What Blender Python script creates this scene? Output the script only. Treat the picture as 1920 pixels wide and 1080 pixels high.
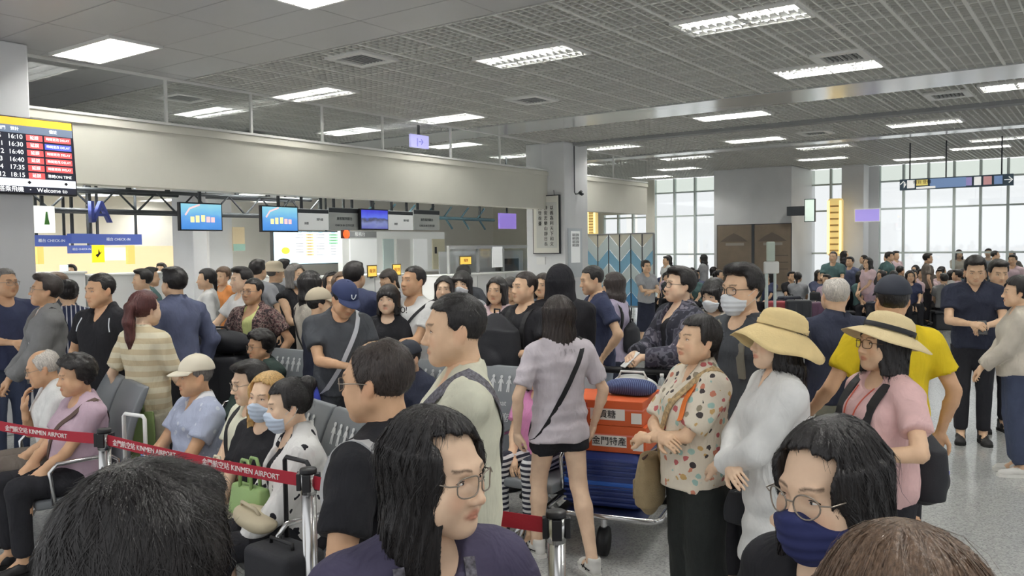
import bpy, bmesh, math, random
import numpy as np
from mathutils import Vector, Matrix, Euler

for o in list(bpy.data.objects):
    bpy.data.objects.remove(o, do_unlink=True)
scene = bpy.context.scene
COL = scene.collection

# ------------------------------------------------------------------ camera, sky, exposure
F_PX = 1580.0; PITCH = math.atan(75 / 1580.0); ROLL = math.radians(0.75); CAM_H = 1.9
TH = math.radians(35.6)                      # the hall runs 35.6 degrees to the right of the view
cam_d = bpy.data.cameras.new('camera'); cam = bpy.data.objects.new('camera', cam_d); COL.objects.link(cam)
cam_d.sensor_width = 36.0; cam_d.lens = 36.0 * F_PX / 1920.0; cam_d.clip_start = 0.05; cam_d.clip_end = 300
cam.matrix_world = (Matrix.Translation((0, 0, CAM_H)) @ Matrix.Rotation(math.radians(90) - PITCH, 4, 'X')
                    @ Matrix.Rotation(-ROLL, 4, 'Z'))
scene.camera = cam
world = bpy.data.worlds.new('sky'); scene.world = world; world.use_nodes = True
wn = world.node_tree.nodes; wn['Background'].inputs[0].default_value = (0.97, 0.985, 1.0, 1)
wn['Background'].inputs[1].default_value = 0.92
vs = scene.view_settings
vs.view_transform = 'Standard'; vs.look = 'None'; vs.gamma = 1.0; vs.use_curve_mapping = False
vs.exposure = 0.22
LAMP_STRENGTH = 95.0

# ------------------------------------------------------------------ helpers
def ray(px, py):
    x = (px - 960) / F_PX; y = -(py - 540) / F_PX
    c, s = math.cos(ROLL), math.sin(ROLL)
    x, y = c * x + s * y, -s * x + c * y
    cp, sp = math.cos(PITCH), math.sin(PITCH)
    return Vector((x, cp + y * sp, -sp + y * cp))
def at(px, py, Y):
    d = ray(px, py); return Vector((0, 0, CAM_H)) + d * (Y / d.y)
BU = Vector((math.sin(TH), math.cos(TH), 0)); AV = Vector((-math.cos(TH), math.sin(TH), 0))
ROOM_ROT = math.radians(90) - TH
def W(u, v, z=0.0):
    return Vector((u * BU.x + v * AV.x, u * BU.y + v * AV.y, z))
def on_v(px, py, v):       # pixel -> (u, z) on the plane v = const
    d = ray(px, py); t = v / (d.x * AV.x + d.y * AV.y)
    return (d.x * BU.x + d.y * BU.y) * t, CAM_H + d.z * t
def on_u(px, py, u):       # pixel -> (v, z) on the plane u = const
    d = ray(px, py); t = u / (d.x * BU.x + d.y * BU.y)
    return (d.x * AV.x + d.y * AV.y) * t, CAM_H + d.z * t

def srgb(r, g=None, b=None):
    if g is None: g = b = r
    f = lambda c: (c / 255 / 12.92) if c / 255 <= 0.04045 else ((c / 255 + 0.055) / 1.055) ** 2.4
    return (f(r), f(g), f(b), 1.0)

MATS = {}
def mat(name, col=(0.8, 0.8, 0.8, 1), rough=0.6, metal=0.0, emit=None, estr=1.0, noise=0.0, nscale=8.0, bump=0.0,
        bscale=60.0, trans=0.0, ior=1.45, alpha=1.0, spec=0.5, stretch=None):
    if name in MATS: return MATS[name]
    m = bpy.data.materials.new(name); m.use_nodes = True; nt = m.node_tree; N = nt.nodes; L = nt.links
    b = N['Principled BSDF']; b.inputs['Roughness'].default_value = rough; b.inputs['Metallic'].default_value = metal
    b.inputs['Base Color'].default_value = col; b.inputs['Specular IOR Level'].default_value = spec
    b.inputs['IOR'].default_value = ior
    if trans: b.inputs['Transmission Weight'].default_value = trans
    if alpha < 1: b.inputs['Alpha'].default_value = alpha
    if emit is not None:
        b.inputs['Emission Color'].default_value = emit; b.inputs['Emission Strength'].default_value = estr
    if noise or bump:
        tc = N.new('ShaderNodeTexCoord'); mp = N.new('ShaderNodeMapping'); L.new(tc.outputs['Object'], mp.inputs[0])
        if stretch: mp.inputs['Scale'].default_value = stretch
    if noise:
        t = N.new('ShaderNodeTexNoise'); t.inputs['Scale'].default_value = nscale; t.inputs['Detail'].default_value = 5
        L.new(mp.outputs[0], t.inputs['Vector'])
        r = N.new('ShaderNodeValToRGB'); r.color_ramp.elements[0].position = 0.3; r.color_ramp.elements[1].position = 0.7
        a = [max(0, c * (1 - noise)) for c in col[:3]] + [1]; z = [min(1, c * (1 + noise)) for c in col[:3]] + [1]
        r.color_ramp.elements[0].color = a; r.color_ramp.elements[1].color = z
        L.new(t.outputs[0], r.inputs[0]); L.new(r.outputs[0], b.inputs['Base Color'])
    if bump:
        t2 = N.new('ShaderNodeTexNoise'); t2.inputs['Scale'].default_value = bscale; t2.inputs['Detail'].default_value = 3
        L.new(mp.outputs[0], t2.inputs['Vector'])
        bp = N.new('ShaderNodeBump'); bp.inputs['Strength'].default_value = bump; bp.inputs['Distance'].default_value = 0.01
        L.new(t2.outputs[0], bp.inputs['Height']); L.new(bp.outputs[0], b.inputs['Normal'])
    MATS[name] = m
    return m

def tag(o, label=None, cat=None, group=None, kind=None):
    if label: o['label'] = label
    if cat: o['category'] = cat
    if group: o['group'] = group
    if kind: o['kind'] = kind
    return o
def empty(name, loc=(0, 0, 0), rz=0.0, parent=None):
    o = bpy.data.objects.new(name, None); COL.objects.link(o); o.empty_display_size = 0.1
    o.location = loc; o.rotation_euler = (0, 0, rz)
    if parent: o.parent = parent
    return o
def link_mesh(name, me, m=None, parent=None, loc=None, rot=None):
    o = bpy.data.objects.new(name, me); COL.objects.link(o)
    if m is not None:
        if not me.materials: me.materials.append(None if False else m)
        o.material_slots[0].link = 'OBJECT'; o.material_slots[0].material = m
    if parent: o.parent = parent
    if loc is not None: o.location = loc
    if rot is not None: o.rotation_euler = rot
    return o

class MB:
    """collects vertices and faces in a local frame and links them as ONE mesh"""
    def __init__(s): s.v = []; s.f = []
    def box(s, x0, x1, y0, y1, z0, z1):
        n = len(s.v)
        s.v += [(x0, y0, z0), (x1, y0, z0), (x1, y1, z0), (x0, y1, z0), (x0, y0, z1), (x1, y0, z1), (x1, y1, z1), (x0, y1, z1)]
        s.f += [tuple(n + i for i in q) for q in ((0, 3, 2, 1), (4, 5, 6, 7), (0, 1, 5, 4), (1, 2, 6, 5), (2, 3, 7, 6), (3, 0, 4, 7))]
        return s
    def poly(s, pts, y0, y1):           # outline in x,z extruded along y
        n = len(s.v); k = len(pts)
        s.v += [(p[0], y0, p[1]) for p in pts] + [(p[0], y1, p[1]) for p in pts]
        s.f += [tuple(n + i for i in range(k)), tuple(n + k + i for i in reversed(range(k)))]
        for i in range(k):
            j = (i + 1) % k; s.f.append((n + i, n + k + i, n + k + j, n + j))
        return s
    def tube(s, pts, r, seg=8, closed=False, flat=None):
        """tube along a poly-line; r number or list; flat=(w,t,up) makes a ribbon section"""
        pts = [Vector(p) for p in pts]; n0 = len(s.v); k = len(pts); up0 = None
        for i, p in enumerate(pts):
            a = pts[i - 1] if (i > 0 or closed) else pts[i]; b = pts[(i + 1) % k] if (i < k - 1 or closed) else pts[i]
            t = (b - a); t = t.normalized() if t.length > 1e-9 else Vector((0, 0, 1))
            if up0 is None:
                up0 = Vector((0, 0, 1)) if abs(t.z) < 0.9 else Vector((1, 0, 0))
            x = up0 - t * up0.dot(t)
            x = x.normalized() if x.length > 1e-6 else t.orthogonal().normalized()
            y = t.cross(x); up0 = x
            rr = r[i] if isinstance(r, (list, tuple)) else r
            for j in range(seg):
                an = 2 * math.pi * j / seg
                s.v.append(tuple(p + x * (math.cos(an) * rr) + y * (math.sin(an) * rr)))
        m = k if closed else k - 1
        for i in range(m):
            for j in range(seg):
                a = n0 + i * seg; b = n0 + ((i + 1) % k) * seg; j2 = (j + 1) % seg
                s.f.append((a + j, a + j2, b + j2, b + j))
        if not closed:
            s.f.append(tuple(n0 + j for j in reversed(range(seg)))); e = n0 + (k - 1) * seg
            s.f.append(tuple(e + j for j in range(seg)))
        return s
    def ribbon(s, pts, nrm, w, t):
        """band: pts centre line, nrm outward normals, width w, thickness t"""
        n0 = len(s.v); k = len(pts); pts = [Vector(p) for p in pts]; nrm = [Vector(q).normalized() for q in nrm]
        for i in range(k):
            a = pts[max(0, i - 1)]; b = pts[min(k - 1, i + 1)]; d = (b - a).normalized()
            sd = d.cross(nrm[i]).normalized() * (w / 2)
            o = nrm[i] * t
            s.v += [tuple(pts[i] - sd), tuple(pts[i] + sd), tuple(pts[i] + sd + o), tuple(pts[i] - sd + o)]
        for i in range(k - 1):
            a = n0 + 4 * i; b = a + 4
            for j in range(4):
                j2 = (j + 1) % 4; s.f.append((a + j, b + j, b + j2, a + j2))
        s.f.append((n0 + 3, n0 + 2, n0 + 1, n0)); e = n0 + 4 * (k - 1); s.f.append((e, e + 1, e + 2, e + 3))
        return s
    def lathe(s, prof, seg=24, cx=0, cy=0, sx=1.0, sy=1.0, cap=True):
        n0 = len(s.v)
        for (r, z) in prof:
            for j in range(seg):
                a = 2 * math.pi * j / seg
                s.v.append((cx + r * sx * math.cos(a), cy + r * sy * math.sin(a), z))
        for i in range(len(prof) - 1):
            for j in range(seg):
                j2 = (j + 1) % seg; a = n0 + i * seg; b = a + seg
                s.f.append((a + j, a + j2, b + j2, b + j))
        if cap:
            s.f.append(tuple(n0 + j for j in reversed(range(seg)))); e = n0 + (len(prof) - 1) * seg
            s.f.append(tuple(e + j for j in range(seg)))
        return s
    def mesh(s, name, smooth=False, bevel=0.0, bseg=2):
        me = bpy.data.meshes.new(name); me.from_pydata(s.v, [], s.f); me.update()
        bm = bmesh.new(); bm.from_mesh(me)
        bmesh.ops.recalc_face_normals(bm, faces=bm.faces)
        if bevel > 0:
            ed = [e for e in bm.edges if len(e.link_faces) == 2 and e.calc_face_angle(0) > 0.5]
            bmesh.ops.bevel(bm, geom=ed, offset=bevel, segments=bseg, profile=0.5, affect='EDGES', clamp_overlap=True)
        bm.to_mesh(me); bm.free()
        if smooth: me.polygons.foreach_set('use_smooth', [True] * len(me.polygons))
        return me
    def build(s, name, m, parent=None, loc=None, rot=None, smooth=False, bevel=0.0, bseg=2):
        return link_mesh(name, s.mesh(name, smooth, bevel, bseg), m, parent, loc, rot)

def rbox(name, m, u0, u1, v0, v1, z0, z1, parent=None, bevel=0.0, base=None):
    """box given in hall coordinates (u along the hall, v across); its frame is turned with the hall"""
    c = W((u0 + u1) / 2, (v0 + v1) / 2, (z0 + z1) / 2)
    a, b, d = abs(u1 - u0) / 2, abs(v1 - v0) / 2, abs(z1 - z0) / 2
    me = MB().box(-a, a, -b, b, -d, d).mesh(name, bevel=bevel)
    o = bpy.data.objects.new(name, me); COL.objects.link(o); me.materials.append(m)
    if parent is None:
        o.location = c; o.rotation_euler = (0, 0, ROOM_ROT)
    else:                               # parent is an unscaled empty/mesh: keep the world placing
        o.parent = parent
        o.matrix_parent_inverse = parent.matrix_basis.inverted() if parent.parent is None else (parent.parent.matrix_basis @ parent.matrix_parent_inverse @ parent.matrix_basis).inverted()
        o.location = c; o.rotation_euler = (0, 0, ROOM_ROT)
    return o
def hall_root(name, u, v, z=0.0):
    return empty(name, W(u, v, z), ROOM_ROT)

FONT_CACHE = {}
def text_mesh(txt, size, depth=0.0015):
    key = (txt, size)
    if key in FONT_CACHE: return FONT_CACHE[key]
    c = bpy.data.curves.new('lettering', 'FONT'); c.body = txt; c.size = size; c.align_x = 'CENTER'; c.align_y = 'CENTER'
    c.extrude = depth; c.resolution_u = 2
    o = bpy.data.objects.new('lettering', c); COL.objects.link(o)
    dg = bpy.context.evaluated_depsgraph_get(); me = bpy.data.meshes.new_from_object(o.evaluated_get(dg))
    bpy.data.objects.remove(o, do_unlink=True); bpy.data.curves.remove(c)
    me.name = 'lettering'; FONT_CACHE[key] = me
    return me
def lettering(txt, size, m, parent, loc, rot=(math.radians(90), 0, 0), name='lettering', sx=1.0):
    me = text_mesh(txt, size)
    o = bpy.data.objects.new(name, me); COL.objects.link(o)
    if not me.materials: me.materials.append(m)
    o.material_slots[0].link = 'OBJECT'; o.material_slots[0].material = m
    o.parent = parent; o.location = loc; o.rotation_euler = rot; o.scale = (sx, 1, 1)
    return o
# ------------------------------------------------------------------ materials of the hall
def floor_material():
    m = bpy.data.materials.new('terrazzo floor'); m.use_nodes = True; nt = m.node_tree; N = nt.nodes; L = nt.links
    b = N['Principled BSDF']; tc = N.new('ShaderNodeTexCoord')
    v = N.new('ShaderNodeTexVoronoi'); v.inputs['Scale'].default_value = 95; L.new(tc.outputs['Object'], v.inputs['Vector'])
    r = N.new('ShaderNodeValToRGB'); r.color_ramp.interpolation = 'LINEAR'
    e = r.color_ramp.elements; e[0].position = 0.0; e[0].color = srgb(164, 165, 164); e[1].position = 1.0; e[1].color = srgb(206, 207, 204)
    x = e.new(0.35); x.color = srgb(186, 187, 185)
    sep = N.new('ShaderNodeSeparateColor'); L.new(v.outputs['Color'], sep.inputs[0]); L.new(sep.outputs[0], r.inputs[0])
    n = N.new('ShaderNodeTexNoise'); n.inputs['Scale'].default_value = 0.7; n.inputs['Detail'].default_value = 6
    L.new(tc.outputs['Object'], n.inputs['Vector'])
    mx = N.new('ShaderNodeMix'); mx.data_type = 'RGBA'; mx.blend_type = 'MULTIPLY'; mx.inputs[0].default_value = 0.22
    L.new(r.outputs[0], mx.inputs[6]); L.new(n.outputs[0], mx.inputs[7]); L.new(mx.outputs[2], b.inputs['Base Color'])
    mr = N.new('ShaderNodeMapRange'); mr.inputs[3].default_value = 0.09; mr.inputs[4].default_value = 0.20
    L.new(n.outputs[0], mr.inputs[0]); L.new(mr.outputs[0], b.inputs['Roughness'])
    b.inputs['Specular IOR Level'].default_value = 0.6
    return m
M_FLOOR = floor_material()
M_WALL = mat('cream plaster', srgb(224, 222, 210), 0.75, noise=0.03, nscale=1.5)
M_COLM = mat('grey column cladding', srgb(226, 227, 228), 0.45, noise=0.03, nscale=2)
M_PANEL = mat('metal ceiling panel', srgb(190, 189, 189), 0.34, metal=0.25, noise=0.02, nscale=1)
M_BAR = mat('ceiling grid bar', srgb(222, 222, 216), 0.5)
M_TBAR = mat('ceiling grid tee bar', srgb(234, 234, 228), 0.45)
M_PLEN = mat('ceiling void', srgb(98, 96, 91), 0.9)
M_WHITE = mat('white powder coat', srgb(232, 232, 228), 0.4)
M_RAIL = mat('white rail', srgb(240, 240, 236), 0.4)
def glass_mat(name, tint=(0.98, 0.99, 0.99, 1), gloss=0.08, rough=0.03):
    m = bpy.data.materials.new(name); m.use_nodes = True; nt = m.node_tree; N = nt.nodes; L = nt.links
    N.remove(N['Principled BSDF']); o = N['Material Output']
    t = N.new('ShaderNodeBsdfTransparent'); t.inputs[0].default_value = tint
    g = N.new('ShaderNodeBsdfGlossy'); g.inputs['Roughness'].default_value = rough
    x = N.new('ShaderNodeMixShader'); x.inputs[0].default_value = gloss
    L.new(t.outputs[0], x.inputs[1]); L.new(g.outputs[0], x.inputs[2]); L.new(x.outputs[0], o.inputs[0])
    MATS[name] = m; return m
M_GLASS = glass_mat('clear glass')
M_GREY = mat('mid grey paint', srgb(150, 152, 152), 0.6)
M_DARK = mat('dark grey metal', srgb(62, 66, 70), 0.5, metal=0.2)
M_BLACK = mat('black plastic', srgb(28, 28, 31), 0.45)
M_TUBE = mat('fluorescent tube', (1, 1, 1, 1), 0.5, emit=(1.0, 0.99, 0.95, 1), estr=LAMP_STRENGTH)
M_REFL = mat('lamp reflector', srgb(245, 245, 242), 0.25, metal=0.3, emit=(1, 1, 0.97, 1), estr=0.9)
M_LOUV = mat('lamp louvre', srgb(205, 206, 206), 0.35, metal=0.4)
M_MULL = mat('window mullion', srgb(206, 216, 212), 0.5)
M_CHROME = mat('brushed steel', srgb(205, 205, 205), 0.22, metal=1.0)
CEIL = 4.12
U_ROT = ROOM_ROT - math.radians(90)

def vroot(name, u, v, z=0.0): return empty(name, W(u, v, z), ROOM_ROT)      # x along hall, faces -y
def uroot(name, u, v, z=0.0): return empty(name, W(u, v, z), U_ROT)         # x to the right (minus v), y along hall
def struct(o): o['kind'] = 'structure'; return o

# floor
fl = struct(MB().box(-6, 27.5, -16, 20, -0.12, 0).build('floor', M_FLOOR, None, W(0, 0, 0), (0, 0, ROOM_ROT)))

# ceiling: solid panels, then two fields of open grid with a smooth band between
ceil = struct(empty('ceiling', W(0, 0, CEIL), ROOM_ROT))
MB().box(-0.2, 26.2, -12, 19.5, 0.55, 0.6).build('void_deck', M_PLEN, ceil)
pm = MB().box(-0.3, 0.3, -0.6, 0.6, 0.0, 0.02).mesh('panel', bevel=0.004, bseg=1)
def lampspot(u, v):
    for (a, b) in LAMPS:
        if a - 0.1 < u < a + 0.62 and b - 0.1 < v < b + 1.3: return True
    return False
LAMPS = [(4.72, 8.39), (4.72, 4.79), (4.72, 1.19), (7.88, 2.42), (7.88, 4.92), (7.88, 8.66), (7.88, 11.05), (10.8, 2.38), (10.8, 8.62), (10.8, 11.0),
         (13.72, 4.75), (13.72, 10.9), (16.3, 8.5), (16.3, 11.1), (13.72, 0.4), (16.9, 2.3), (19.6, 4.8), (19.6, 8.2), (22.2, 2.0), (22.2, 9.6), (7.88, -0.4), (10.8, -0.4), (1.72, 3.59), (1.72, -1.21), (4.72, -2.41), (7.88, -3.6), (20.6, 1.4), (22.2, 5.6), (17.2, 5.6), (24.0, 3.6), (24.2, 11.4), (19.4, 11.2), (22.0, 13.4)]  # closing far-field fixtures are extras, added to brighten the far hall
VENTS = [(6.75, 6.85), (10.25, 6.85), (10.25, 2.38), (13.95, 1.78), (6.9, 10.6), (17.0, 4.6), (9.7, 12.7)]
for i in range(11):
    for j in range(-5, 12):
        u = 0.2 + 0.6 * i; v = 0.6 + 1.2 * j
        if any(abs(u - (a + 0.28)) < 0.1 and abs(v - (b + 0.61)) < 0.1 for a, b in LAMPS if a < 6.5): continue
        link_mesh('panel', pm, M_PANEL, ceil, (u, v, 0), None).scale = (0.985, 0.993, 1)
# lamps in the solid field hang a little proud
U1, U2, U3, U4 = 6.53, 12.3, 13.36, 25.9
barB = MB().box(U1, U2, -0.008, 0.008, 0.0, 0.07).mesh('bar'); teeB = MB().box(U1, U2, -0.017, 0.017, -0.006, 0.07).mesh('tee_bar')
barA = MB().box(-0.005, 0.005, -7, 14.2, 0.004, 0.07).mesh('bar'); teeA = MB().box(-0.012, 0.012, -7, 14.2, 0.002, 0.07).mesh('tee_bar')
nb = 0
for k in range(-72, 138):
    v = 1.17 + k * 0.1022
    if v > 14.1 or v < -6.9: continue
    tee = (k % 6 == 0); nb += 1
    link_mesh('tee_bar' if tee else 'bar', teeB if tee else barB, M_TBAR if tee else M_BAR, ceil, (0, v, 0))
for k in range(0, 57):
    u = U1 + 0.02 + k * 0.1022; tee = (k % 6 == 0)
    link_mesh('tee_bar' if tee else 'bar', teeA if tee else barA, M_TBAR if tee else M_BAR, ceil, (u, 0, 0))
g2 = MB()
for k in range(-72, 180):
    v = 1.17 + k * 0.1022; w = 0.017 if k % 6 == 0 else 0.008
    g2.box(U3, U4, v - w, v + w, -0.005 if k % 6 == 0 else 0, 0.05)
for k in range(0, 62):
    u = U3 + k * 0.2044; w = 0.011 if k % 3 == 0 else 0.004
    g2.box(u - w, u + w, -7, 19.4, 0, 0.05)
tag(g2.build('grid_far', M_BAR, ceil), kind='stuff')
M_BAND = mat('polished ceiling band', srgb(226, 228, 226), 0.18, metal=0.55)
MB().box(U2, U3, -7, 19.4, -0.02, 0.02).build('smooth_band', M_BAND, ceil)
MB().box(15.45, 15.7, -7, 9.85, -0.06, 0.02).build('cross_rail', M_GREY, ceil)
MB().box(18.6, 19.1, -7, 19.4, -0.03, 0.02).build('smooth_band', M_BAND, ceil)

# fluorescent lamps
def lamp_proto():
    r = empty('ceiling_light', (0, 0, 0))
    MB().box(0, 0.56, 0, 1.22, 0.07, 0.08).build('reflector', M_REFL, r)
    fr = MB(); fr.box(-0.02, 0.58, -0.02, 0.01, -0.012, 0.08).box(-0.02, 0.58, 1.21, 1.24, -0.012, 0.08)
    fr.box(-0.02, 0.01, 0.01, 1.21, -0.012, 0.08).box(0.55, 0.58, 0.01, 1.21, -0.012, 0.08); fr.build('frame', M_WHITE, r)
    tm = MB().tube([(0, 0.03, 0), (0, 1.19, 0)], 0.016, 8).mesh('tube', True)
    for x in (0.1, 0.28, 0.46): link_mesh('tube', tm, M_TUBE, r, (x, 0, 0.045))
    dm = MB().box(-0.006, 0.006, 0.01, 1.21, -0.01, 0.04).mesh('divider')
    for x in (0.19, 0.37): link_mesh('divider', dm, M_LOUV, r, (x, 0, 0))
    bl = MB().box(0.01, 0.55, -0.003, 0.003, -0.008, 0.03).mesh('louvre')
    for k in range(13): link_mesh('louvre', bl, M_LOUV, r, (0, 0.07 + k * 0.09, 0))
    return r
def copy_tree(o, parent=None):
    c = o.copy(); COL.objects.link(c); c.parent = parent
    for ch in list(o.children): copy_tree(ch, c)
    return c
lp = lamp_proto()
for i, (u, v) in enumerate(LAMPS):
    o = lp if i == 0 else copy_tree(lp)
    o.location = W(u, v, CEIL - 0.015); o.rotation_euler = (0, 0, ROOM_ROT)
    where = 'behind the glass strip over the bulkhead' if v > 9.9 else 'set among the solid metal ceiling panels' if u < U1 else 'in the open grid before the smooth ceiling band' if u < U2 else 'in the far grid just past the smooth ceiling band' if u < 18 else 'in the farthest ceiling grid near the windows'
    tag(o, 'fluorescent louvre light ' + where, 'light', 'ceiling lights ' + where)
# air vents
def vent_proto():
    r = empty('ceiling_vent', (0, 0, 0)); f = MB()
    f.box(0, 0.6, 0, 0.09, -0.012, 0.03).box(0, 0.6, 0.51, 0.6, -0.012, 0.03).box(0, 0.09, 0.09, 0.51, -0.012, 0.03).box(0.51, 0.6, 0.09, 0.51, -0.012, 0.03)
    f.build('frame', M_WHITE, r)
    sm = MB().box(0.09, 0.51, -0.004, 0.02, 0.0, 0.025).mesh('slat')
    for k in range(7): link_mesh('slat', sm, M_GREY, r, (0, 0.12 + 0.055 * k, 0))
    MB().box(0.05, 0.55, 0.05, 0.55, 0.03, 0.05).build('backing', M_DARK, r)
    return r
vp = vent_proto()
for i, (u, v) in enumerate(VENTS):
    o = vp if i == 0 else copy_tree(vp); o.location = W(u, v, CEIL - 0.012); o.rotation_euler = (0, 0, ROOM_ROT)
    where = 'behind the glass strip over the bulkhead' if v > 9.9 else 'at the edge of the solid ceiling panels' if u < 7 else 'in the open grid before the smooth ceiling band' if u < U2 else 'in the grid past the smooth ceiling band'
    tag(o, 'square white air vent ' + where, 'vent', 'ceiling vents ' + where)

# bulkhead above the check-in side, glazed strip above it
VW = 9.85
wl = struct(MB().box(4.3, 19.8, 0, 0.25, 2.72, 3.52).build('wall_left', M_WALL, None, W(0, VW, 0), (0, 0, ROOM_ROT)))
struct(MB().box(4.3, 19.8, -0.03, 0.0, 3.42, 3.5).build('trim_1', M_WALL, None, W(0, VW, 0), (0, 0, ROOM_ROT)))
gl = struct(empty('window_1', W(0, VW, 0), ROOM_ROT))
MB().box(4.3, 19.8, -0.03, 0.01, 3.52, 3.55).build('sill_rail', M_RAIL, gl)
MB().box(4.3, 19.8, -0.02, 0.02, CEIL - 0.03, CEIL).build('head_rail', M_RAIL, gl)
for a, b in [(4.32, 6.25), (6.25, 7.55), (7.55, 8.85), (8.85, 10.15), (10.15, 11.9), (11.9, 13.4), (13.4, 14.9), (16.2, 18.0), (18.0, 19.8)]:
    MB().box(a + 0.015, b - 0.015, -0.004, 0.004, 3.55, CEIL - 0.03).build('pane', M_GLASS, gl)
    MB().box(a - 0.015, a + 0.015, -0.018, 0.018, 3.55, CEIL - 0.03).build('mullion', M_RAIL, gl)
# columns
def column(n, u0, u1, v0, v1):
    o = struct(MB().box(u0, u1, v0, v1, 0, CEIL).build(n, M_COLM, None, W(0, 0, 0), (0, 0, ROOM_ROT), bevel=0.015)); return o
column('wall_column_1', 3.38, 4.39, 9.42, 10.4)
column('wall_column_2', 15.1, 16.05, 9.42, 10.4)
column('wall_column_3', 25.0, 25.6, 5.75, 6.35)
blk = column('wall_block', 24.0, 26.3, 7.45, 9.75)

# far glazed wall
FW = 26.0
def glazed(n, va, vb, step, z0=0.0, z1=CEIL, trans=(1.2, 2.9), low=1.62, zfrost=3.72):
    g = struct(empty(n, W(FW, 0, 0), U_ROT))
    xa, xb = -vb, -va; k = max(1, round((xb - xa) / step)); st = (xb - xa) / k
    for i in range(k + 1):
        MB().box(xa + i * st - 0.032, xa + i * st + 0.032, -0.05, 0.07, z0, z1).build('mullion', M_MULL, g)
    zs = [z0, low, 2.88, 3.66, z1]
    for z in zs[1:-1]: MB().box(xa, xb, -0.03, 0.05, z - 0.025, z + 0.025).build('transom', M_MULL, g)
    M_FROST = MATS.get('frosted upper glass') or glass_mat('frosted upper glass', srgb(243, 247, 242), 0.10, 0.5)
    for i in range(k):
        for a, b in zip(zs[:-1], zs[1:]):
            MB().box(xa + i * st + 0.03, xa + (i + 1) * st - 0.03, -0.006, 0.006, a + 0.02, b - 0.02).build('pane', M_FROST if a > 3.5 else M_GLASS, g)
    return g
glazed('window_2', -6.0, 5.55, 0.64)
glazed('window_3', 6.3, 7.5, 0.6)
glazed('window_4', 9.75, 12.65, 0.71)
glazed('window_5', 12.9, 14.6, 0.55, trans=())
struct(MB().box(14.6, 20, -0.05, 0.2, 0, CEIL).build('wall_far', M_WALL, None, W(FW, 0, 0), (0, 0, ROOM_ROT)).copy()) if False else None
struct(rbox('wall_far_1', M_WALL, FW - 0.1, FW + 0.1, 12.62, 12.93, 0, CEIL))
struct(rbox('wall_far_2', M_WALL, FW - 0.1, FW + 0.1, 14.6, 19.6, 0, CEIL))
struct(rbox('wall_far_3', M_COLM, FW - 0.1, FW + 0.1, 5.55, 6.3, 0, CEIL))
struct(rbox('wall_far_4', M_WALL, FW - 0.12, FW - 0.02, 12.9, 15.0, 3.0, CEIL))
struct(rbox('wall_back', mat('check-in back wall', srgb(232, 230, 222), 0.7), 0, 26, 19.4, 19.6, 0, CEIL))
# lower soffit above the check-in desks
struct(rbox('ceiling_checkin', mat('soffit metal', srgb(206, 208, 208), 0.35, metal=0.2), 2, 15.0, 10.9, 19.4, 3.25, 3.3))
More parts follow.
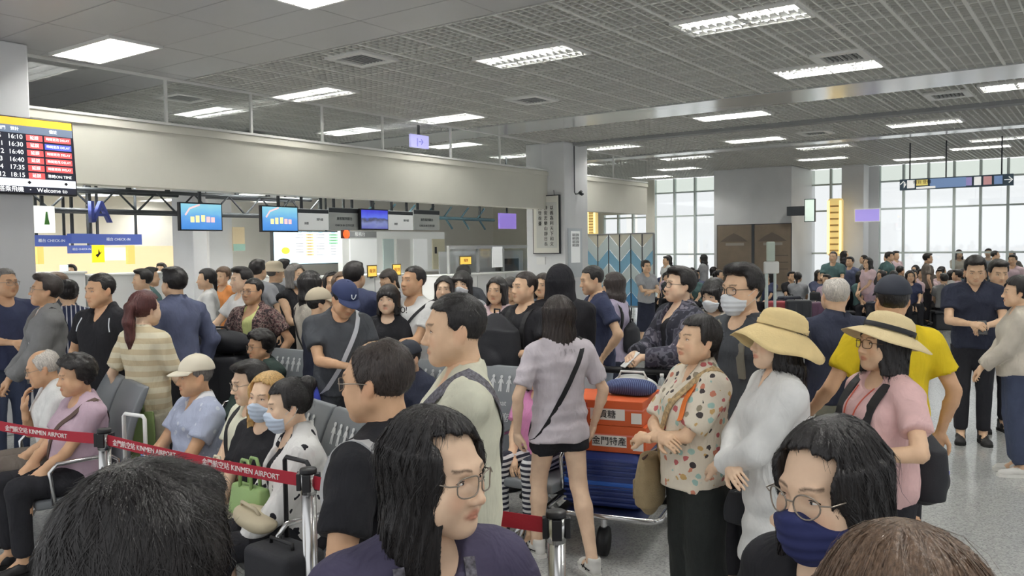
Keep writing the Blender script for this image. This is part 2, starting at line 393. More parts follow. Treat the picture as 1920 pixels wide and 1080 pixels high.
# ------------------------------------------------------------------ signed distance modelling, meshed by surface nets
class Field:
    def __init__(s, lo, hi, h):
        s.h = h; s.lo = np.array(lo, np.float32) - 2 * h
        n = np.ceil((np.array(hi) - s.lo) / h).astype(int) + 3; s.n = n
        s.d = np.full(n, 0.12, np.float32)
        s.ax = [s.lo[i] + h * np.arange(n[i], dtype=np.float32) for i in range(3)]
    def sub(s, lo, hi, m):
        sl = []
        for i in range(3):
            a = int(np.clip(np.floor((lo[i] - m - s.lo[i]) / s.h), 0, s.n[i])); b = int(np.clip(np.ceil((hi[i] + m - s.lo[i]) / s.h) + 1, 0, s.n[i]))
            sl.append(slice(a, b))
        sl = tuple(sl)
        return sl, s.ax[0][sl[0]][:, None, None], s.ax[1][sl[1]][None, :, None], s.ax[2][sl[2]][None, None, :]
    def join(s, sl, e, k, mode='add'):
        d = s.d[sl]
        if d.size == 0: return
        if mode == 'add':
            if k > 0:
                q = np.maximum(k - np.abs(d - e), 0) / k; s.d[sl] = np.minimum(d, e) - q * q * k * 0.25
            else: s.d[sl] = np.minimum(d, e)
        else:           # cut: keep outside of e
            e = -e
            if k > 0:
                q = np.maximum(k - np.abs(d - e), 0) / k; s.d[sl] = np.maximum(d, e) + q * q * k * 0.25
            else: s.d[sl] = np.maximum(d, e)
    def cone(s, a, b, ra, rb, k=0.02, flat=1.0, mode='add', cut=None):
        a = np.array(a, float); b = np.array(b, float); r = max(ra, rb)
        lo = np.minimum(a, b) - r; hi = np.maximum(a, b) + r
        sl, X, Y, Z = s.sub(lo, hi, k + 0.035)
        ba = b - a; l2 = float(ba @ ba) + 1e-12
        px, py, pz = X - a[0], Y - a[1], Z - a[2]
        t = np.clip((px * ba[0] + py * ba[1] + pz * ba[2]) / l2, 0, 1)
        e = np.sqrt((px - ba[0] * t) ** 2 + ((py - ba[1] * t) / flat) ** 2 + (pz - ba[2] * t) ** 2) - (ra + (rb - ra) * t)
        if flat < 1: e = e * (0.5 + 0.5 * flat)
        if cut is not None:
            bn = ba / math.sqrt(l2); e = np.maximum(e, px * bn[0] + py * bn[1] + pz * bn[2] - math.sqrt(l2) * cut)
        s.join(sl, e.astype(np.float32), k, mode)
    def ell(s, c, r, k=0.02, R=None, mode='add'):
        c = np.array(c, float); r = np.array(r, float); m = r.max() if R is not None else r
        sl, X, Y, Z = s.sub(c - m, c + m, k + 0.035)
        px, py, pz = X - c[0], Y - c[1], Z - c[2]
        if R is not None:
            R = np.array(R); px, py, pz = (R[0, 0] * px + R[1, 0] * py + R[2, 0] * pz, R[0, 1] * px + R[1, 1] * py + R[2, 1] * pz,
                                           R[0, 2] * px + R[1, 2] * py + R[2, 2] * pz)
        k0 = np.sqrt((px / r[0]) ** 2 + (py / r[1]) ** 2 + (pz / r[2]) ** 2)
        k1 = np.sqrt((px / r[0] ** 2) ** 2 + (py / r[1] ** 2) ** 2 + (pz / r[2] ** 2) ** 2) + 1e-9
        s.join(sl, (k0 * (k0 - 1) / k1).astype(np.float32), k, mode)
    def tcone(s, c0, c1, r0, r1, k=0.02, mode='add'):
        """upright elliptic cone between two (x,y,z) centres with radii (rx,ry)"""
        z0, z1 = c0[2], c1[2]
        if z0 > z1: c0, c1, r0, r1, z0, z1 = c1, c0, r1, r0, z1, z0
        rx = max(r0[0], r1[0]); ry = max(r0[1], r1[1])
        lo = (min(c0[0], c1[0]) - rx, min(c0[1], c1[1]) - ry, z0); hi = (max(c0[0], c1[0]) + rx, max(c0[1], c1[1]) + ry, z1)
        sl, X, Y, Z = s.sub(lo, hi, k + 0.035)
        t = np.clip((Z - z0) / (z1 - z0), 0, 1); ax = r0[0] + (r1[0] - r0[0]) * t; ay = r0[1] + (r1[1] - r0[1]) * t
        px = (X - c0[0] - (c1[0] - c0[0]) * t) / ax; py = (Y - c0[1] - (c1[1] - c0[1]) * t) / ay
        e = (np.sqrt(px * px + py * py) - 1) * np.minimum(ax, ay)
        e = np.maximum(e, np.maximum(z0 - Z, Z - z1)); s.join(sl, e.astype(np.float32), k, mode)
    def all(s): return s.ax[0][:, None, None], s.ax[1][None, :, None], s.ax[2][None, None, :]
    def keep(s, e, k=0.0):     # intersect with e < 0 everywhere
        if k > 0:
            q = np.maximum(k - np.abs(s.d - e), 0) / k; s.d = (np.maximum(s.d, e) + q * q * k * 0.25).astype(np.float32)
        else: s.d = np.maximum(s.d, e).astype(np.float32)
    def at(s, P):
        q = (np.asarray(P, float) - s.lo) / s.h; q = np.clip(q, 0, s.n - 1.001); i = q.astype(int); f = q - i; r = 0
        for a in (0, 1):
            for b in (0, 1):
                for c in (0, 1):
                    w = (f[..., 0] if a else 1 - f[..., 0]) * (f[..., 1] if b else 1 - f[..., 1]) * (f[..., 2] if c else 1 - f[..., 2])
                    r = r + w * s.d[i[..., 0] + a, i[..., 1] + b, i[..., 2] + c]
        return r
    def net(s):
        d = s.d; ins = d < 0; nx, ny, nz = d.shape
        cnt = np.zeros((nx - 1, ny - 1, nz - 1), np.int8)
        for a in (0, 1):
            for b in (0, 1):
                for c in (0, 1): cnt += ins[a:nx - 1 + a, b:ny - 1 + b, c:nz - 1 + c]
        act = (cnt > 0) & (cnt < 8); I = np.argwhere(act)
        if len(I) == 0: return np.zeros((0, 3)), np.zeros((0, 4), int)
        idx = np.full(act.shape, -1, np.int32); idx[act] = np.arange(len(I))
        pos = np.zeros((len(I), 3)); w = np.zeros(len(I))
        cor = [(0, 0, 0), (1, 0, 0), (0, 1, 0), (1, 1, 0), (0, 0, 1), (1, 0, 1), (0, 1, 1), (1, 1, 1)]
        val = [d[I[:, 0] + c[0], I[:, 1] + c[1], I[:, 2] + c[2]] for c in cor]
        for (p, q) in [(0, 1), (2, 3), (4, 5), (6, 7), (0, 2), (1, 3), (4, 6), (5, 7), (0, 4), (1, 5), (2, 6), (3, 7)]:
            m = (val[p] < 0) != (val[q] < 0); dv = np.where(m, val[p] - val[q], 1.0)
            t = np.where(m, val[p] / dv, 0)
            for a in range(3):
                pos[:, a] += np.where(m, cor[p][a] + (cor[q][a] - cor[p][a]) * t, 0)
            w += m
        V = (I + pos / w[:, None]) * s.h + s.lo
        Fs = []
        for ax in range(3):
            o1, o2 = (ax + 1) % 3, (ax + 2) % 3
            a = [slice(None)] * 3; b = [slice(None)] * 3
            a[ax] = slice(0, d.shape[ax] - 1); b[ax] = slice(1, d.shape[ax])
            A = ins[tuple(a)]; B = ins[tuple(b)]; E = np.argwhere(A != B)
            E = E[(E[:, o1] > 0) & (E[:, o2] > 0) & (E[:, o1] < d.shape[o1] - 1) & (E[:, o2] < d.shape[o2] - 1)]
            if len(E) == 0: continue
            fl = A[E[:, 0], E[:, 1], E[:, 2]]
            c = []
            for (p, q) in ((0, 0), (1, 0), (1, 1), (0, 1)):
                G = E.copy(); G[:, o1] -= p; G[:, o2] -= q; c.append(idx[G[:, 0], G[:, 1], G[:, 2]])
            Q = np.stack(c, 1); Q[~fl] = Q[~fl][:, ::-1]; Fs.append(Q)
        return V, np.concatenate(Fs)

def np_mesh(name, V, Fc, mats=None, midx=None, col=None):
    """V (n,3), Fc list of quad arrays"""
    me = bpy.data.meshes.new(name); V = np.asarray(V, np.float32); Fc = np.asarray(Fc, np.int32)
    me.vertices.add(len(V)); me.vertices.foreach_set('co', V.ravel())
    me.loops.add(Fc.size); me.loops.foreach_set('vertex_index', Fc.ravel())
    me.polygons.add(len(Fc)); me.polygons.foreach_set('loop_start', np.arange(len(Fc), dtype=np.int32) * 4)
    me.polygons.foreach_set('loop_total', np.full(len(Fc), 4, np.int32))
    me.polygons.foreach_set('use_smooth', np.ones(len(Fc), bool))
    if midx is not None: me.polygons.foreach_set('material_index', np.asarray(midx, np.int32))
    for m in (mats or []): me.materials.append(m)
    me.update(calc_edges=True)
    if col is not None:
        ca = me.color_attributes.new('tint', 'FLOAT_COLOR', 'POINT'); ca.data.foreach_set('color', np.asarray(col, np.float32).ravel())
    me.validate()
    return me
def wob(X, Y, Z, seed, f, n=5):
    r = np.random.RandomState(seed); o = 0
    for i in range(n):
        k = r.normal(size=3); k = k / np.linalg.norm(k) * f * (0.6 + 0.8 * r.rand()); o = o + np.sin(k[0] * X + k[1] * Y + k[2] * Z + r.rand() * 6.28)
    return o / n

# ---- heads (eye level at the origin, facing -y)
def head_field(h, female=0.0, chub=0.0, lo=None, hi=None):
    f = Field((-0.1, -0.13, -0.23), (0.1, 0.12, 0.13), h)
    c = chub; w = 1 - 0.03 * female
    f.ell((0, 0.012, 0.03), (0.077 * w, 0.095, 0.088), 0)
    f.ell((0, -0.034, -0.035), ((0.061 + 0.008 * c) * w, 0.060, 0.083), 0.035)
    for s in (-1, 1):
        f.cone((s * (0.052 + 0.008 * c) * w, 0.0, -0.052), (s * 0.016, -0.064, -0.097), 0.022 + 0.006 * c, 0.018, 0.03)
        f.ell((s * 0.044 * w, -0.060, -0.028), (0.024 + 0.004 * c, 0.020, 0.022 + 0.005 * c), 0.025)
        f.ell((s * (0.044 + 0.004 * c), -0.052, -0.060), (0.022 + 0.008 * c, 0.022, 0.026 + 0.004 * c), 0.03)
    f.ell((0, -0.068, -0.095), (0.023, 0.021, 0.019), 0.025)
    f.cone((-0.034, -0.080, 0.022), (0.034, -0.080, 0.022), 0.012 - 0.003 * female, 0.012 - 0.003 * female, 0.02)
    f.ell((0, -0.086, 0.02), (0.012, 0.008, 0.012), 0.012)
    for s in (-1, 1):
        f.ell((s * 0.032, -0.1005, 0.0), (0.020, 0.014, 0.0105), 0.012, mode='cut')
        f.ell((s * 0.032, -0.0755, 0.0005), (0.0155, 0.0105, 0.0095), 0.006)
    f.cone((0, -0.086, 0.006), (0, -0.108, -0.034), 0.0072, 0.0098, 0.012)
    f.ell((0, -0.108, -0.037), (0.0115, 0.0095, 0.0085), 0.008)
    for s in (-1, 1): f.ell((s * 0.0125, -0.098, -0.0405), (0.0085, 0.011, 0.0075), 0.007)
    f.cone((-0.018, -0.089, -0.0655), (0.018, -0.089, -0.0655), 0.0055, 0.0055, 0.008)
    f.ell((0, -0.0945, -0.0650), (0.014, 0.0065, 0.0042), 0.004); f.ell((0, -0.0935, -0.0735), (0.0135, 0.0070, 0.0048), 0.004)
    f.ell((0, -0.101, -0.0692), (0.022, 0.008, 0.0012), 0.002, mode='cut')
    for s in (-1, 1):
        R = Matrix.Rotation(s * -0.32, 3, 'Z') @ Matrix.Rotation(-0.18, 3, 'X')
        f.ell((s * 0.0775 * w, 0.014, -0.012), (0.0085, 0.0185, 0.031), 0.008, R)
        f.ell((s * 0.088 * w, 0.006, -0.008), (0.008, 0.0095, 0.017), 0.005, R, mode='cut')
    f.cone((0, 0.018, -0.05), (0, 0.043, -0.20), 0.053 - 0.006 * female + 0.005 * c, 0.055 - 0.006 * female + 0.006 * c, 0.03)
    return f
HEADS = {}
def head_geo(h, female, chub):
    key = (h, female, chub)
    if key in HEADS: return HEADS[key]
    f = head_field(h, female, chub); V, Q = f.net()
    V = V[:]; col = np.ones((len(V), 4), np.float32)
    x, y, z = V[:, 0], V[:, 1], V[:, 2]; fr = y < -0.055
    def paint(m, c, amt):
        m = np.clip(m, 0, 1)[:, None] * amt; col[:, :3] = col[:, :3] * (1 - m) + np.array(c) * m
    for s in (-1, 1):
        t = (x * s - 0.013) / 0.034                                  # brow
        arch = 0.0215 + 0.005 * np.sin(np.clip(t, 0, 1) * 2.4)
        paint(fr * (t > -0.02) * (t < 1.05) * np.clip(1.6 - np.abs(z - arch) / (0.0036 - 0.001 * female), 0, 1), (0.10, 0.08, 0.07), 0.85)
        paint(fr * np.clip(1.3 - np.hypot((x * s - 0.032) / 0.019, (z - 0.001) / 0.0095), 0, 1), (0.72, 0.58, 0.55), 0.55)
        paint(np.clip(1.4 - np.hypot(np.hypot((x * s - 0.045) / 0.022, (z + 0.035) / 0.02), np.where(fr, 0, 9)), 0, 1), (1.0, 0.80, 0.76), 0.5)
        paint(np.clip(1.4 - np.hypot((x * s - 0.085) / 0.02, (z + 0.01) / 0.035), 0, 1) * (np.abs(y - 0.014) < 0.03), (1.0, 0.80, 0.76), 0.5)
    lp = np.clip(1.5 - np.hypot(x / (0.020), (z + 0.0690) / (0.0085)), 0, 1) * (y < -0.085)
    paint(lp * 1.6, (0.78, 0.46, 0.44) if female else (0.80, 0.60, 0.57), 0.9)
    paint(np.clip(1.2 - np.hypot(x / 0.013, (z + 0.038) / 0.010), 0, 1) * fr, (1.0, 0.83, 0.79), 0.6)
    mi = np.zeros(len(Q), int)
    # eyes: white almond with dark iris, dark lash line
    extraV = [V]; extraQ = [Q]; extraM = [mi]; extraC = [col]; n = len(V)
    def add(Vn, Qn, m):
        nonlocal n
        extraV.append(Vn); extraQ.append(Qn + n); extraM.append(np.full(len(Qn), m)); extraC.append(np.ones((len(Vn), 4), np.float32)); n += len(Vn)
    def eball(c, r, nu=12, nv=7):
        th = np.linspace(0.15, math.pi - 0.15, nv); ph = np.linspace(0, 2 * math.pi, nu, endpoint=False); out = []
        for t in th:
            for p in ph: out.append((c[0] + r[0] * math.sin(t) * math.cos(p), c[1] - r[1] * math.cos(t), c[2] + r[2] * math.sin(t) * math.sin(p)))
        q = [(i * nu + j, i * nu + (j + 1) % nu, (i + 1) * nu + (j + 1) % nu, (i + 1) * nu + j) for i in range(nv - 1) for j in range(nu)]
        q += [(0, 1, 2, 3)]
        return np.array(out), np.array(q)
    for s in (-1, 1):
        add(*eball((s * 0.032, -0.0795, -0.0005), (0.0128, 0.0078, 0.0046)), 1)
        add(*eball((s * 0.0315, -0.0825, -0.0002), (0.0052, 0.0056, 0.0046)), 2)
        pts = []; k = 9
        for i in range(k):
            t = -1 + 2 * i / (k - 1); cx = s * 0.032 + 0.0155 * t; cz = 0.0050 * (1 - t * t) ** 0.8 - 0.0015 * (s * t < 0) * abs(t); cy = -0.0868 + 0.007 * t * t
            pts.append((cx, cy, cz))
        mb = MB().tube(pts, 0.0012, 4); add(np.array(mb.v), np.array([q for q in mb.f if len(q) == 4]), 2)
    HEADS[key] = (np.concatenate(extraV), np.concatenate(extraQ), np.concatenate(extraM), np.concatenate(extraC))
    return HEADS[key]

# ---- hair in the head's frame
HAIRS = {}
def hair_mesh(style, h):
    key = (style, h)
    if key in HAIRS: return HAIRS[key]
    lo, hi = (-0.13, -0.14, -0.15), (0.13, 0.17, 0.17); hatted = style.endswith('+hat'); style = style.replace('+hat', '')
    if style in ('long', 'long_back', 'ponytail', 'long_bangs'): lo, hi = (-0.14, -0.13, -0.42), (0.14, 0.20, 0.16)
    if style in ('bob', 'bob_bangs', 'bob_side'): lo, hi = (-0.14, -0.14, -0.24), (0.14, 0.15, 0.16)
    f = Field(lo, hi, h); X, Y, Z = f.all(); jag = 0.0035 * wob(X, Y, Z * 0.5, 51, 330, 5) + 0.003 * wob(X, Y, Z, 52, 120, 4)
    men = style in ('short', 'crew', 'quiff', 'balding', 'ring', 'grey_short')
    th = {'crew': 0.006, 'short': 0.015, 'quiff': 0.017, 'balding': 0.010, 'ring': 0.007, 'curly': 0.026, 'short_f': 0.020}.get(style, 0.015)
    f.ell((0, 0.014, 0.032), (0.077 + th, 0.096 + th, 0.088 + th), 0)
    if style in ('quiff', 'short'):
        f.ell((0.01, -0.05, 0.105), (0.062, 0.048, 0.028 if style == 'quiff' else 0.020), 0.03)
    if style == 'curly': f.ell((0, 0.0, 0.065), (0.100, 0.105, 0.078), 0.03)
    if style == 'short_f': f.ell((0, 0.03, 0.06), (0.094, 0.098, 0.080), 0.03)
    # boundary of the cap: behind the temple line, above the nape line
    if style in ('crew', 'short', 'quiff', 'grey_short'):
        h1 = -(Y + 0.012) * 0.72 - (Z - 0.000) * 0.69 + 0.0; h2 = -(Z + 0.055) * 0.94 - (Y - 0.05) * 0.34
        fr = -(Z - 0.074) * 0.9 - (Y + 0.07) * 0.3
        front = np.maximum(np.minimum(h1, 1), -1)
        f.keep(front + jag, 0.008); f.keep(h2 + jag, 0.008); f.keep(np.where(Y < -0.03, fr + jag + 1.2 * X * X, -1), 0.004)
    elif style in ('balding', 'ring'):
        h2 = -(Z + 0.055) * 0.94 - (Y - 0.05) * 0.34
        f.keep(h2 + 0 * X, 0.008); f.keep(-(Y + 0.025) * 0.9 - (Z) * 0.25 + 0 * X, 0.008)
        top = (0.052 if style == 'balding' else 0.038) - np.hypot(X / 0.9, (Y + (0.035 if style == 'balding' else 0.02)) / 1.35)
        f.keep(np.where(Z > 0.03, top + (0.02 if style == 'ring' else 0.0), -1), 0.01)
    elif style in ('curly', 'short_f'):
        f.keep(-(Y + 0.03) * 0.80 - (Z - 0.015) * 0.60 + 0 * X, 0.012); f.keep(-(Z + 0.065) * 0.95 - (Y - 0.05) * 0.30 + 0 * X, 0.01)
        f.keep(np.where(Y < -0.02, -(Z - 0.060) + jag * 1.5, -1), 0.006)
    if men or style in ('short_f',):
        for s in (-1, 1): f.ell((s * 0.088, 0.008, -0.022), (0.022, 0.022, 0.030), 0.006, mode='cut')
    if style in ('bob', 'bob_bangs', 'bob_side'):
        zb = {'bob': -0.135, 'bob_bangs': -0.13, 'bob_side': -0.185}[style]
        f.tcone((0, 0.016, zb), (0, 0.012, 0.05), (0.104, 0.098), (0.093, 0.108), 0.03)
        if style == 'bob_side':
            for sx_ in (-1, 1): f.cone((sx_ * 0.082, 0.03, -0.10), (sx_ * 0.088, 0.012, zb + 0.005), 0.024, 0.014, 0.02)
    if style in ('long', 'long_back', 'long_bangs'):
        f.tcone((0, 0.030, -0.12), (0, 0.012, 0.05), (0.102, 0.090), (0.093, 0.108), 0.03)
        f.tcone((0, 0.138 if style == 'long_back' else 0.066, -0.38), (0, 0.055 if style == 'long_back' else 0.045, -0.10), (0.085, 0.042 if style == 'long_back' else 0.038), (0.098, 0.074), 0.04)
        if style == 'long':
            for s in (-1, 1): f.cone((s * 0.083, -0.01, -0.08), (s * 0.085, -0.03, -0.30), 0.026, 0.016, 0.03)
    if style in ('ponytail', 'bun', 'tied'):
        f.keep(-(Y + 0.03) * 0.70 - (Z - 0.004) * 0.71 + 0 * X, 0.008); f.keep(-(Z + 0.06) * 0.85 - (Y - 0.05) * 0.5 + 0 * X, 0.008)
        f.keep(np.where(Y < -0.03, -(Z - 0.072), -1) + 0 * X, 0.004)
        for s in (-1, 1): f.ell((s * 0.090, 0.010, -0.018), (0.018, 0.018, 0.026), 0.006, mode='cut')
        if style == 'ponytail':
            P = [(0, 0.105, 0.045), (0, 0.135, 0.02), (0, 0.145, -0.08), (0.005, 0.125, -0.20), (0.008, 0.105, -0.34)]; R = [0.022, 0.030, 0.038, 0.034, 0.012]
            for a, b, ra, rb in zip(P[:-1], P[1:], R[:-1], R[1:]): f.cone(a, b, ra, rb, 0.02)
        elif style == 'bun':
            f.ell((0, 0.108, 0.085), (0.044, 0.040, 0.042), 0.012)
        else: f.cone((0, 0.095, -0.03), (0, 0.105, -0.14), 0.03, 0.016, 0.02)
    if style in ('bob', 'bob_bangs', 'bob_side', 'long', 'long_back', 'long_bangs'):
        # open the face
        wv = 0.063
        zt = (0.090 if style in ('long', 'bob_side') else 0.078) if 'bangs' not in style else 0.032
        e = np.maximum(np.maximum(np.abs(X) - wv - 0.012 * np.clip((Z) / 0.06, -1, 1) * 0, Y + 0.022), Z - zt + (5 if style in ('long', 'bob_side') else 8) * X * X + (0.25 * X if style == 'bob_side' else 0))
        f.keep(-e + jag * (2.0 if 'bangs' in style else 1.0), 0.010)
        e2 = np.maximum(np.hypot(X, (Y + 0.01)) - 0.066, Z + 0.05); f.keep(np.where(Y < 0.055, -e2, -1), 0.01)   # clear the neck
    # strands
    ph = np.arctan2(X, Y - 0.02 + 0 * X); rad = np.hypot(X, Y)
    if style == 'curly': f.d += (0.006 * wob(X, Y, Z, 3, 160, 6) + 0.004 * wob(X, Y, Z, 5, 300, 5)).astype(np.float32)
    elif men: f.d += (0.0022 * wob(X * 1.0, Y * 0.5, Z * 0.7, 7, 420, 6) + 0.0020 * wob(X, Y, Z, 8, 150, 5)).astype(np.float32)
    else:
        w1 = np.sin(ph * 23 + 3 * np.sin(Z * 22 + ph * 2)) + 0.7 * np.sin(ph * 41 + 2 * np.sin(Z * 17 + 1))
        f.d += (0.0020 * w1 * np.clip(rad / 0.06, 0, 1) + 0.0035 * wob(X, Y, Z * 0.3, 9, 70, 5)).astype(np.float32)
    if hatted: f.keep((Z - 0.050 + 0 * X + 0 * Y).astype(np.float32), 0.004)
    V, Q = f.net()
    if h < 0.007:
        V, Q = strands(f, V, Q, style, 4800 if h < 0.005 else 1900 if h < 0.006 else 700, men)
    me = np_mesh('hair', V, Q)
    HAIRS[key] = me
    return me
def grad(f, P):
    e = f.h * 0.9; g = np.stack([f.at(P + np.eye(3)[a] * e) - f.at(P - np.eye(3)[a] * e) for a in range(3)], 1)
    return g / (np.linalg.norm(g, axis=1, keepdims=True) + 1e-9)
def strands(f, V, Q, style, n, men):
    r = np.random.RandomState(len(style) * 7 + 1); Fq = V[Q]; ar = np.linalg.norm(np.cross(Fq[:, 2] - Fq[:, 0], Fq[:, 3] - Fq[:, 1]), axis=1)
    long_ = style in ('long', 'long_back', 'long_bangs', 'ponytail', 'bob_side'); n = int(n * (1.7 if long_ else 1.0))
    pick = r.choice(len(Q), n, p=ar / ar.sum()); w = r.dirichlet((1, 1, 1, 1), n); P = (Fq[pick] * w[:, :, None]).sum(1)
    N = grad(f, P); ok = ~((N[:, 2] < -0.75)); P, N = P[ok], N[ok]; n = len(P)
    L = {'crew': 0.014, 'ring': 0.016, 'balding': 0.026, 'short': 0.032, 'quiff': 0.034, 'curly': 0.03, 'short_f': 0.04}.get(style, 0.07) * r.uniform(0.6, 1.3, n)
    lift = (0.0015 + 0.004 * r.rand(n) ** 3) * (1.6 if men else 0.45)
    wh = np.array((0.01, 0.045, 0.13)) if men or style in ('curly', 'short_f') else np.array((0.0, -0.01, 0.15)); tie = np.array((0, 0.12, 0.03))
    if not men: L = np.where((P[:, 1] < -0.035) & (P[:, 2] > 0.02), L * 0.3, L); L = np.where((P[:, 1] < -0.02) & (P[:, 2] < 0.02) & (np.abs(P[:, 0]) < 0.075), L * 0.4, L)
    steps = 3; pts = [P + N * 0.0006]; p = P.copy()
    rd = r.normal(size=(n, 3)) * (0.9 if style == 'curly' else 0.26 if men or style == 'short_f' else 0.045)
    for k in range(steps):
        if style in ('bun', 'tied') or (style == 'ponytail'):
            d = np.where((p[:, 1] < 0.10)[:, None], tie - p, np.array((0, 0.05, -1.0)))
        elif men or style in ('curly', 'short_f'):
            d = (p - wh) * np.array((1, 1, 0.9)); d[:, 1] -= 0.03 * (p[:, 1] < 0.05); d[:, 2] -= 0.02
        else:
            d = np.stack([p[:, 0] * 1.2, (p[:, 1]) * 0.7, -0.10 - 0 * p[:, 2]], 1); d[:, 2] -= np.clip(-p[:, 2], 0, 0.1)
        d = d / (np.linalg.norm(d, axis=1, keepdims=True) + 1e-9) + rd; N = grad(f, p); d = d - N * (d * N).sum(1, keepdims=True); d /= np.linalg.norm(d, axis=1, keepdims=True) + 1e-9
        p = p + d * (L / steps)[:, None]; q = p.copy(); dv = np.clip(f.at(p), -0.004, 0.004)
        near = np.abs(f.at(p)) < 0.02
        p = np.where(near[:, None], p - N * dv[:, None], p); pts.append(p + N * (lift * (k + 1) / steps)[:, None])
    side = np.cross(d, N); side /= np.linalg.norm(side, axis=1, keepdims=True) + 1e-9; wd = (0.00045 + 0.00045 * r.rand(n)) * (1.1 if f.h < 0.005 else 1.6 if f.h < 0.006 else 2.2)
    VV = []; 
    for k, q in enumerate(pts):
        s_ = (side * (wd * (1 - 0.8 * k / steps))[:, None]); VV += [q - s_, q + s_]
    VV = np.stack(VV, 1).reshape(-1, 3); base = len(V) + np.arange(n) * 2 * (steps + 1); QQ = []
    for k in range(steps): QQ.append(np.stack([base + 2 * k, base + 2 * k + 1, base + 2 * k + 3, base + 2 * k + 2], 1))
    return np.concatenate([V, VV]), np.concatenate([Q] + QQ)
def hair_mat(name, c, rough=0.42):
    if name in MATS: return MATS[name]
    m = bpy.data.materials.new(name); m.use_nodes = True; nt = m.node_tree; N = nt.nodes; L = nt.links; b = N['Principled BSDF']
    tc = N.new('ShaderNodeTexCoord'); mp = N.new('ShaderNodeMapping'); mp.inputs['Scale'].default_value = (230, 230, 14); L.new(tc.outputs['Object'], mp.inputs[0])
    n = N.new('ShaderNodeTexNoise'); n.inputs['Scale'].default_value = 1.0; n.inputs['Detail'].default_value = 4; L.new(mp.outputs[0], n.inputs['Vector'])
    r = N.new('ShaderNodeValToRGB'); r.color_ramp.elements[0].position = 0.3; r.color_ramp.elements[1].position = 0.75
    r.color_ramp.elements[0].color = [k * 0.6 for k in c[:3]] + [1]; r.color_ramp.elements[1].color = [min(1, k * 1.6) for k in c[:3]] + [1]
    L.new(n.outputs[0], r.inputs[0]); L.new(r.outputs[0], b.inputs['Base Color'])
    bp = N.new('ShaderNodeBump'); bp.inputs['Strength'].default_value = 0.55; bp.inputs['Distance'].default_value = 0.004
    L.new(n.outputs[0], bp.inputs['Height']); L.new(bp.outputs[0], b.inputs['Normal'])
    b.inputs['Roughness'].default_value = rough; b.inputs['Specular IOR Level'].default_value = 0.45
    MATS[name] = m; return m
HAIR = {'black': hair_mat('black hair', srgb(30, 27, 27)), 'dark': hair_mat('dark brown hair', srgb(48, 40, 37)), 'brown': hair_mat('brown hair', srgb(98, 78, 62)),
        'auburn': hair_mat('auburn hair', srgb(86, 50, 48)), 'grey': hair_mat('grey hair', srgb(120, 116, 112)), 'white': hair_mat('white hair', srgb(196, 190, 182)),
        'blonde': hair_mat('blonde dyed hair', srgb(196, 160, 104)), 'thin': hair_mat('thinning dark hair', srgb(58, 50, 46))}
def skin_mat(name, c):
    m = bpy.data.materials.new(name); m.use_nodes = True; nt = m.node_tree; N = nt.nodes; L = nt.links; b = N['Principled BSDF']
    a = N.new('ShaderNodeAttribute'); a.attribute_name = 'tint'
    tc = N.new('ShaderNodeTexCoord'); n = N.new('ShaderNodeTexNoise'); n.inputs['Scale'].default_value = 14; n.inputs['Detail'].default_value = 4; L.new(tc.outputs['Object'], n.inputs['Vector'])
    r = N.new('ShaderNodeValToRGB'); r.color_ramp.elements[0].position = 0.3; r.color_ramp.elements[1].position = 0.7
    r.color_ramp.elements[0].color = (c[0] * 0.90, c[1] * 0.86, c[2] * 0.84, 1); r.color_ramp.elements[1].color = (min(1, c[0] * 1.06), c[1] * 1.06, c[2] * 1.06, 1)
    L.new(n.outputs[0], r.inputs[0])
    mx = N.new('ShaderNodeMix'); mx.data_type = 'RGBA'; mx.blend_type = 'MULTIPLY'; mx.inputs[0].default_value = 1.0
    L.new(r.outputs[0], mx.inputs[6]); L.new(a.outputs['Color'], mx.inputs[7]); L.new(mx.outputs[2], b.inputs['Base Color'])
    b.inputs['Roughness'].default_value = 0.50; b.inputs['Specular IOR Level'].default_value = 0.4
    b.inputs['Subsurface Weight'].default_value = 0.0
    return m
SKIN = {'fair': skin_mat('fair skin', srgb(236, 204, 174)), 'mid': skin_mat('light tan skin', srgb(228, 192, 158)), 'tan': skin_mat('tan skin', srgb(214, 172, 136))}
M_EYE = mat('eye white', srgb(232, 228, 222), 0.25); M_IRIS = mat('dark iris', srgb(34, 24, 20), 0.15)

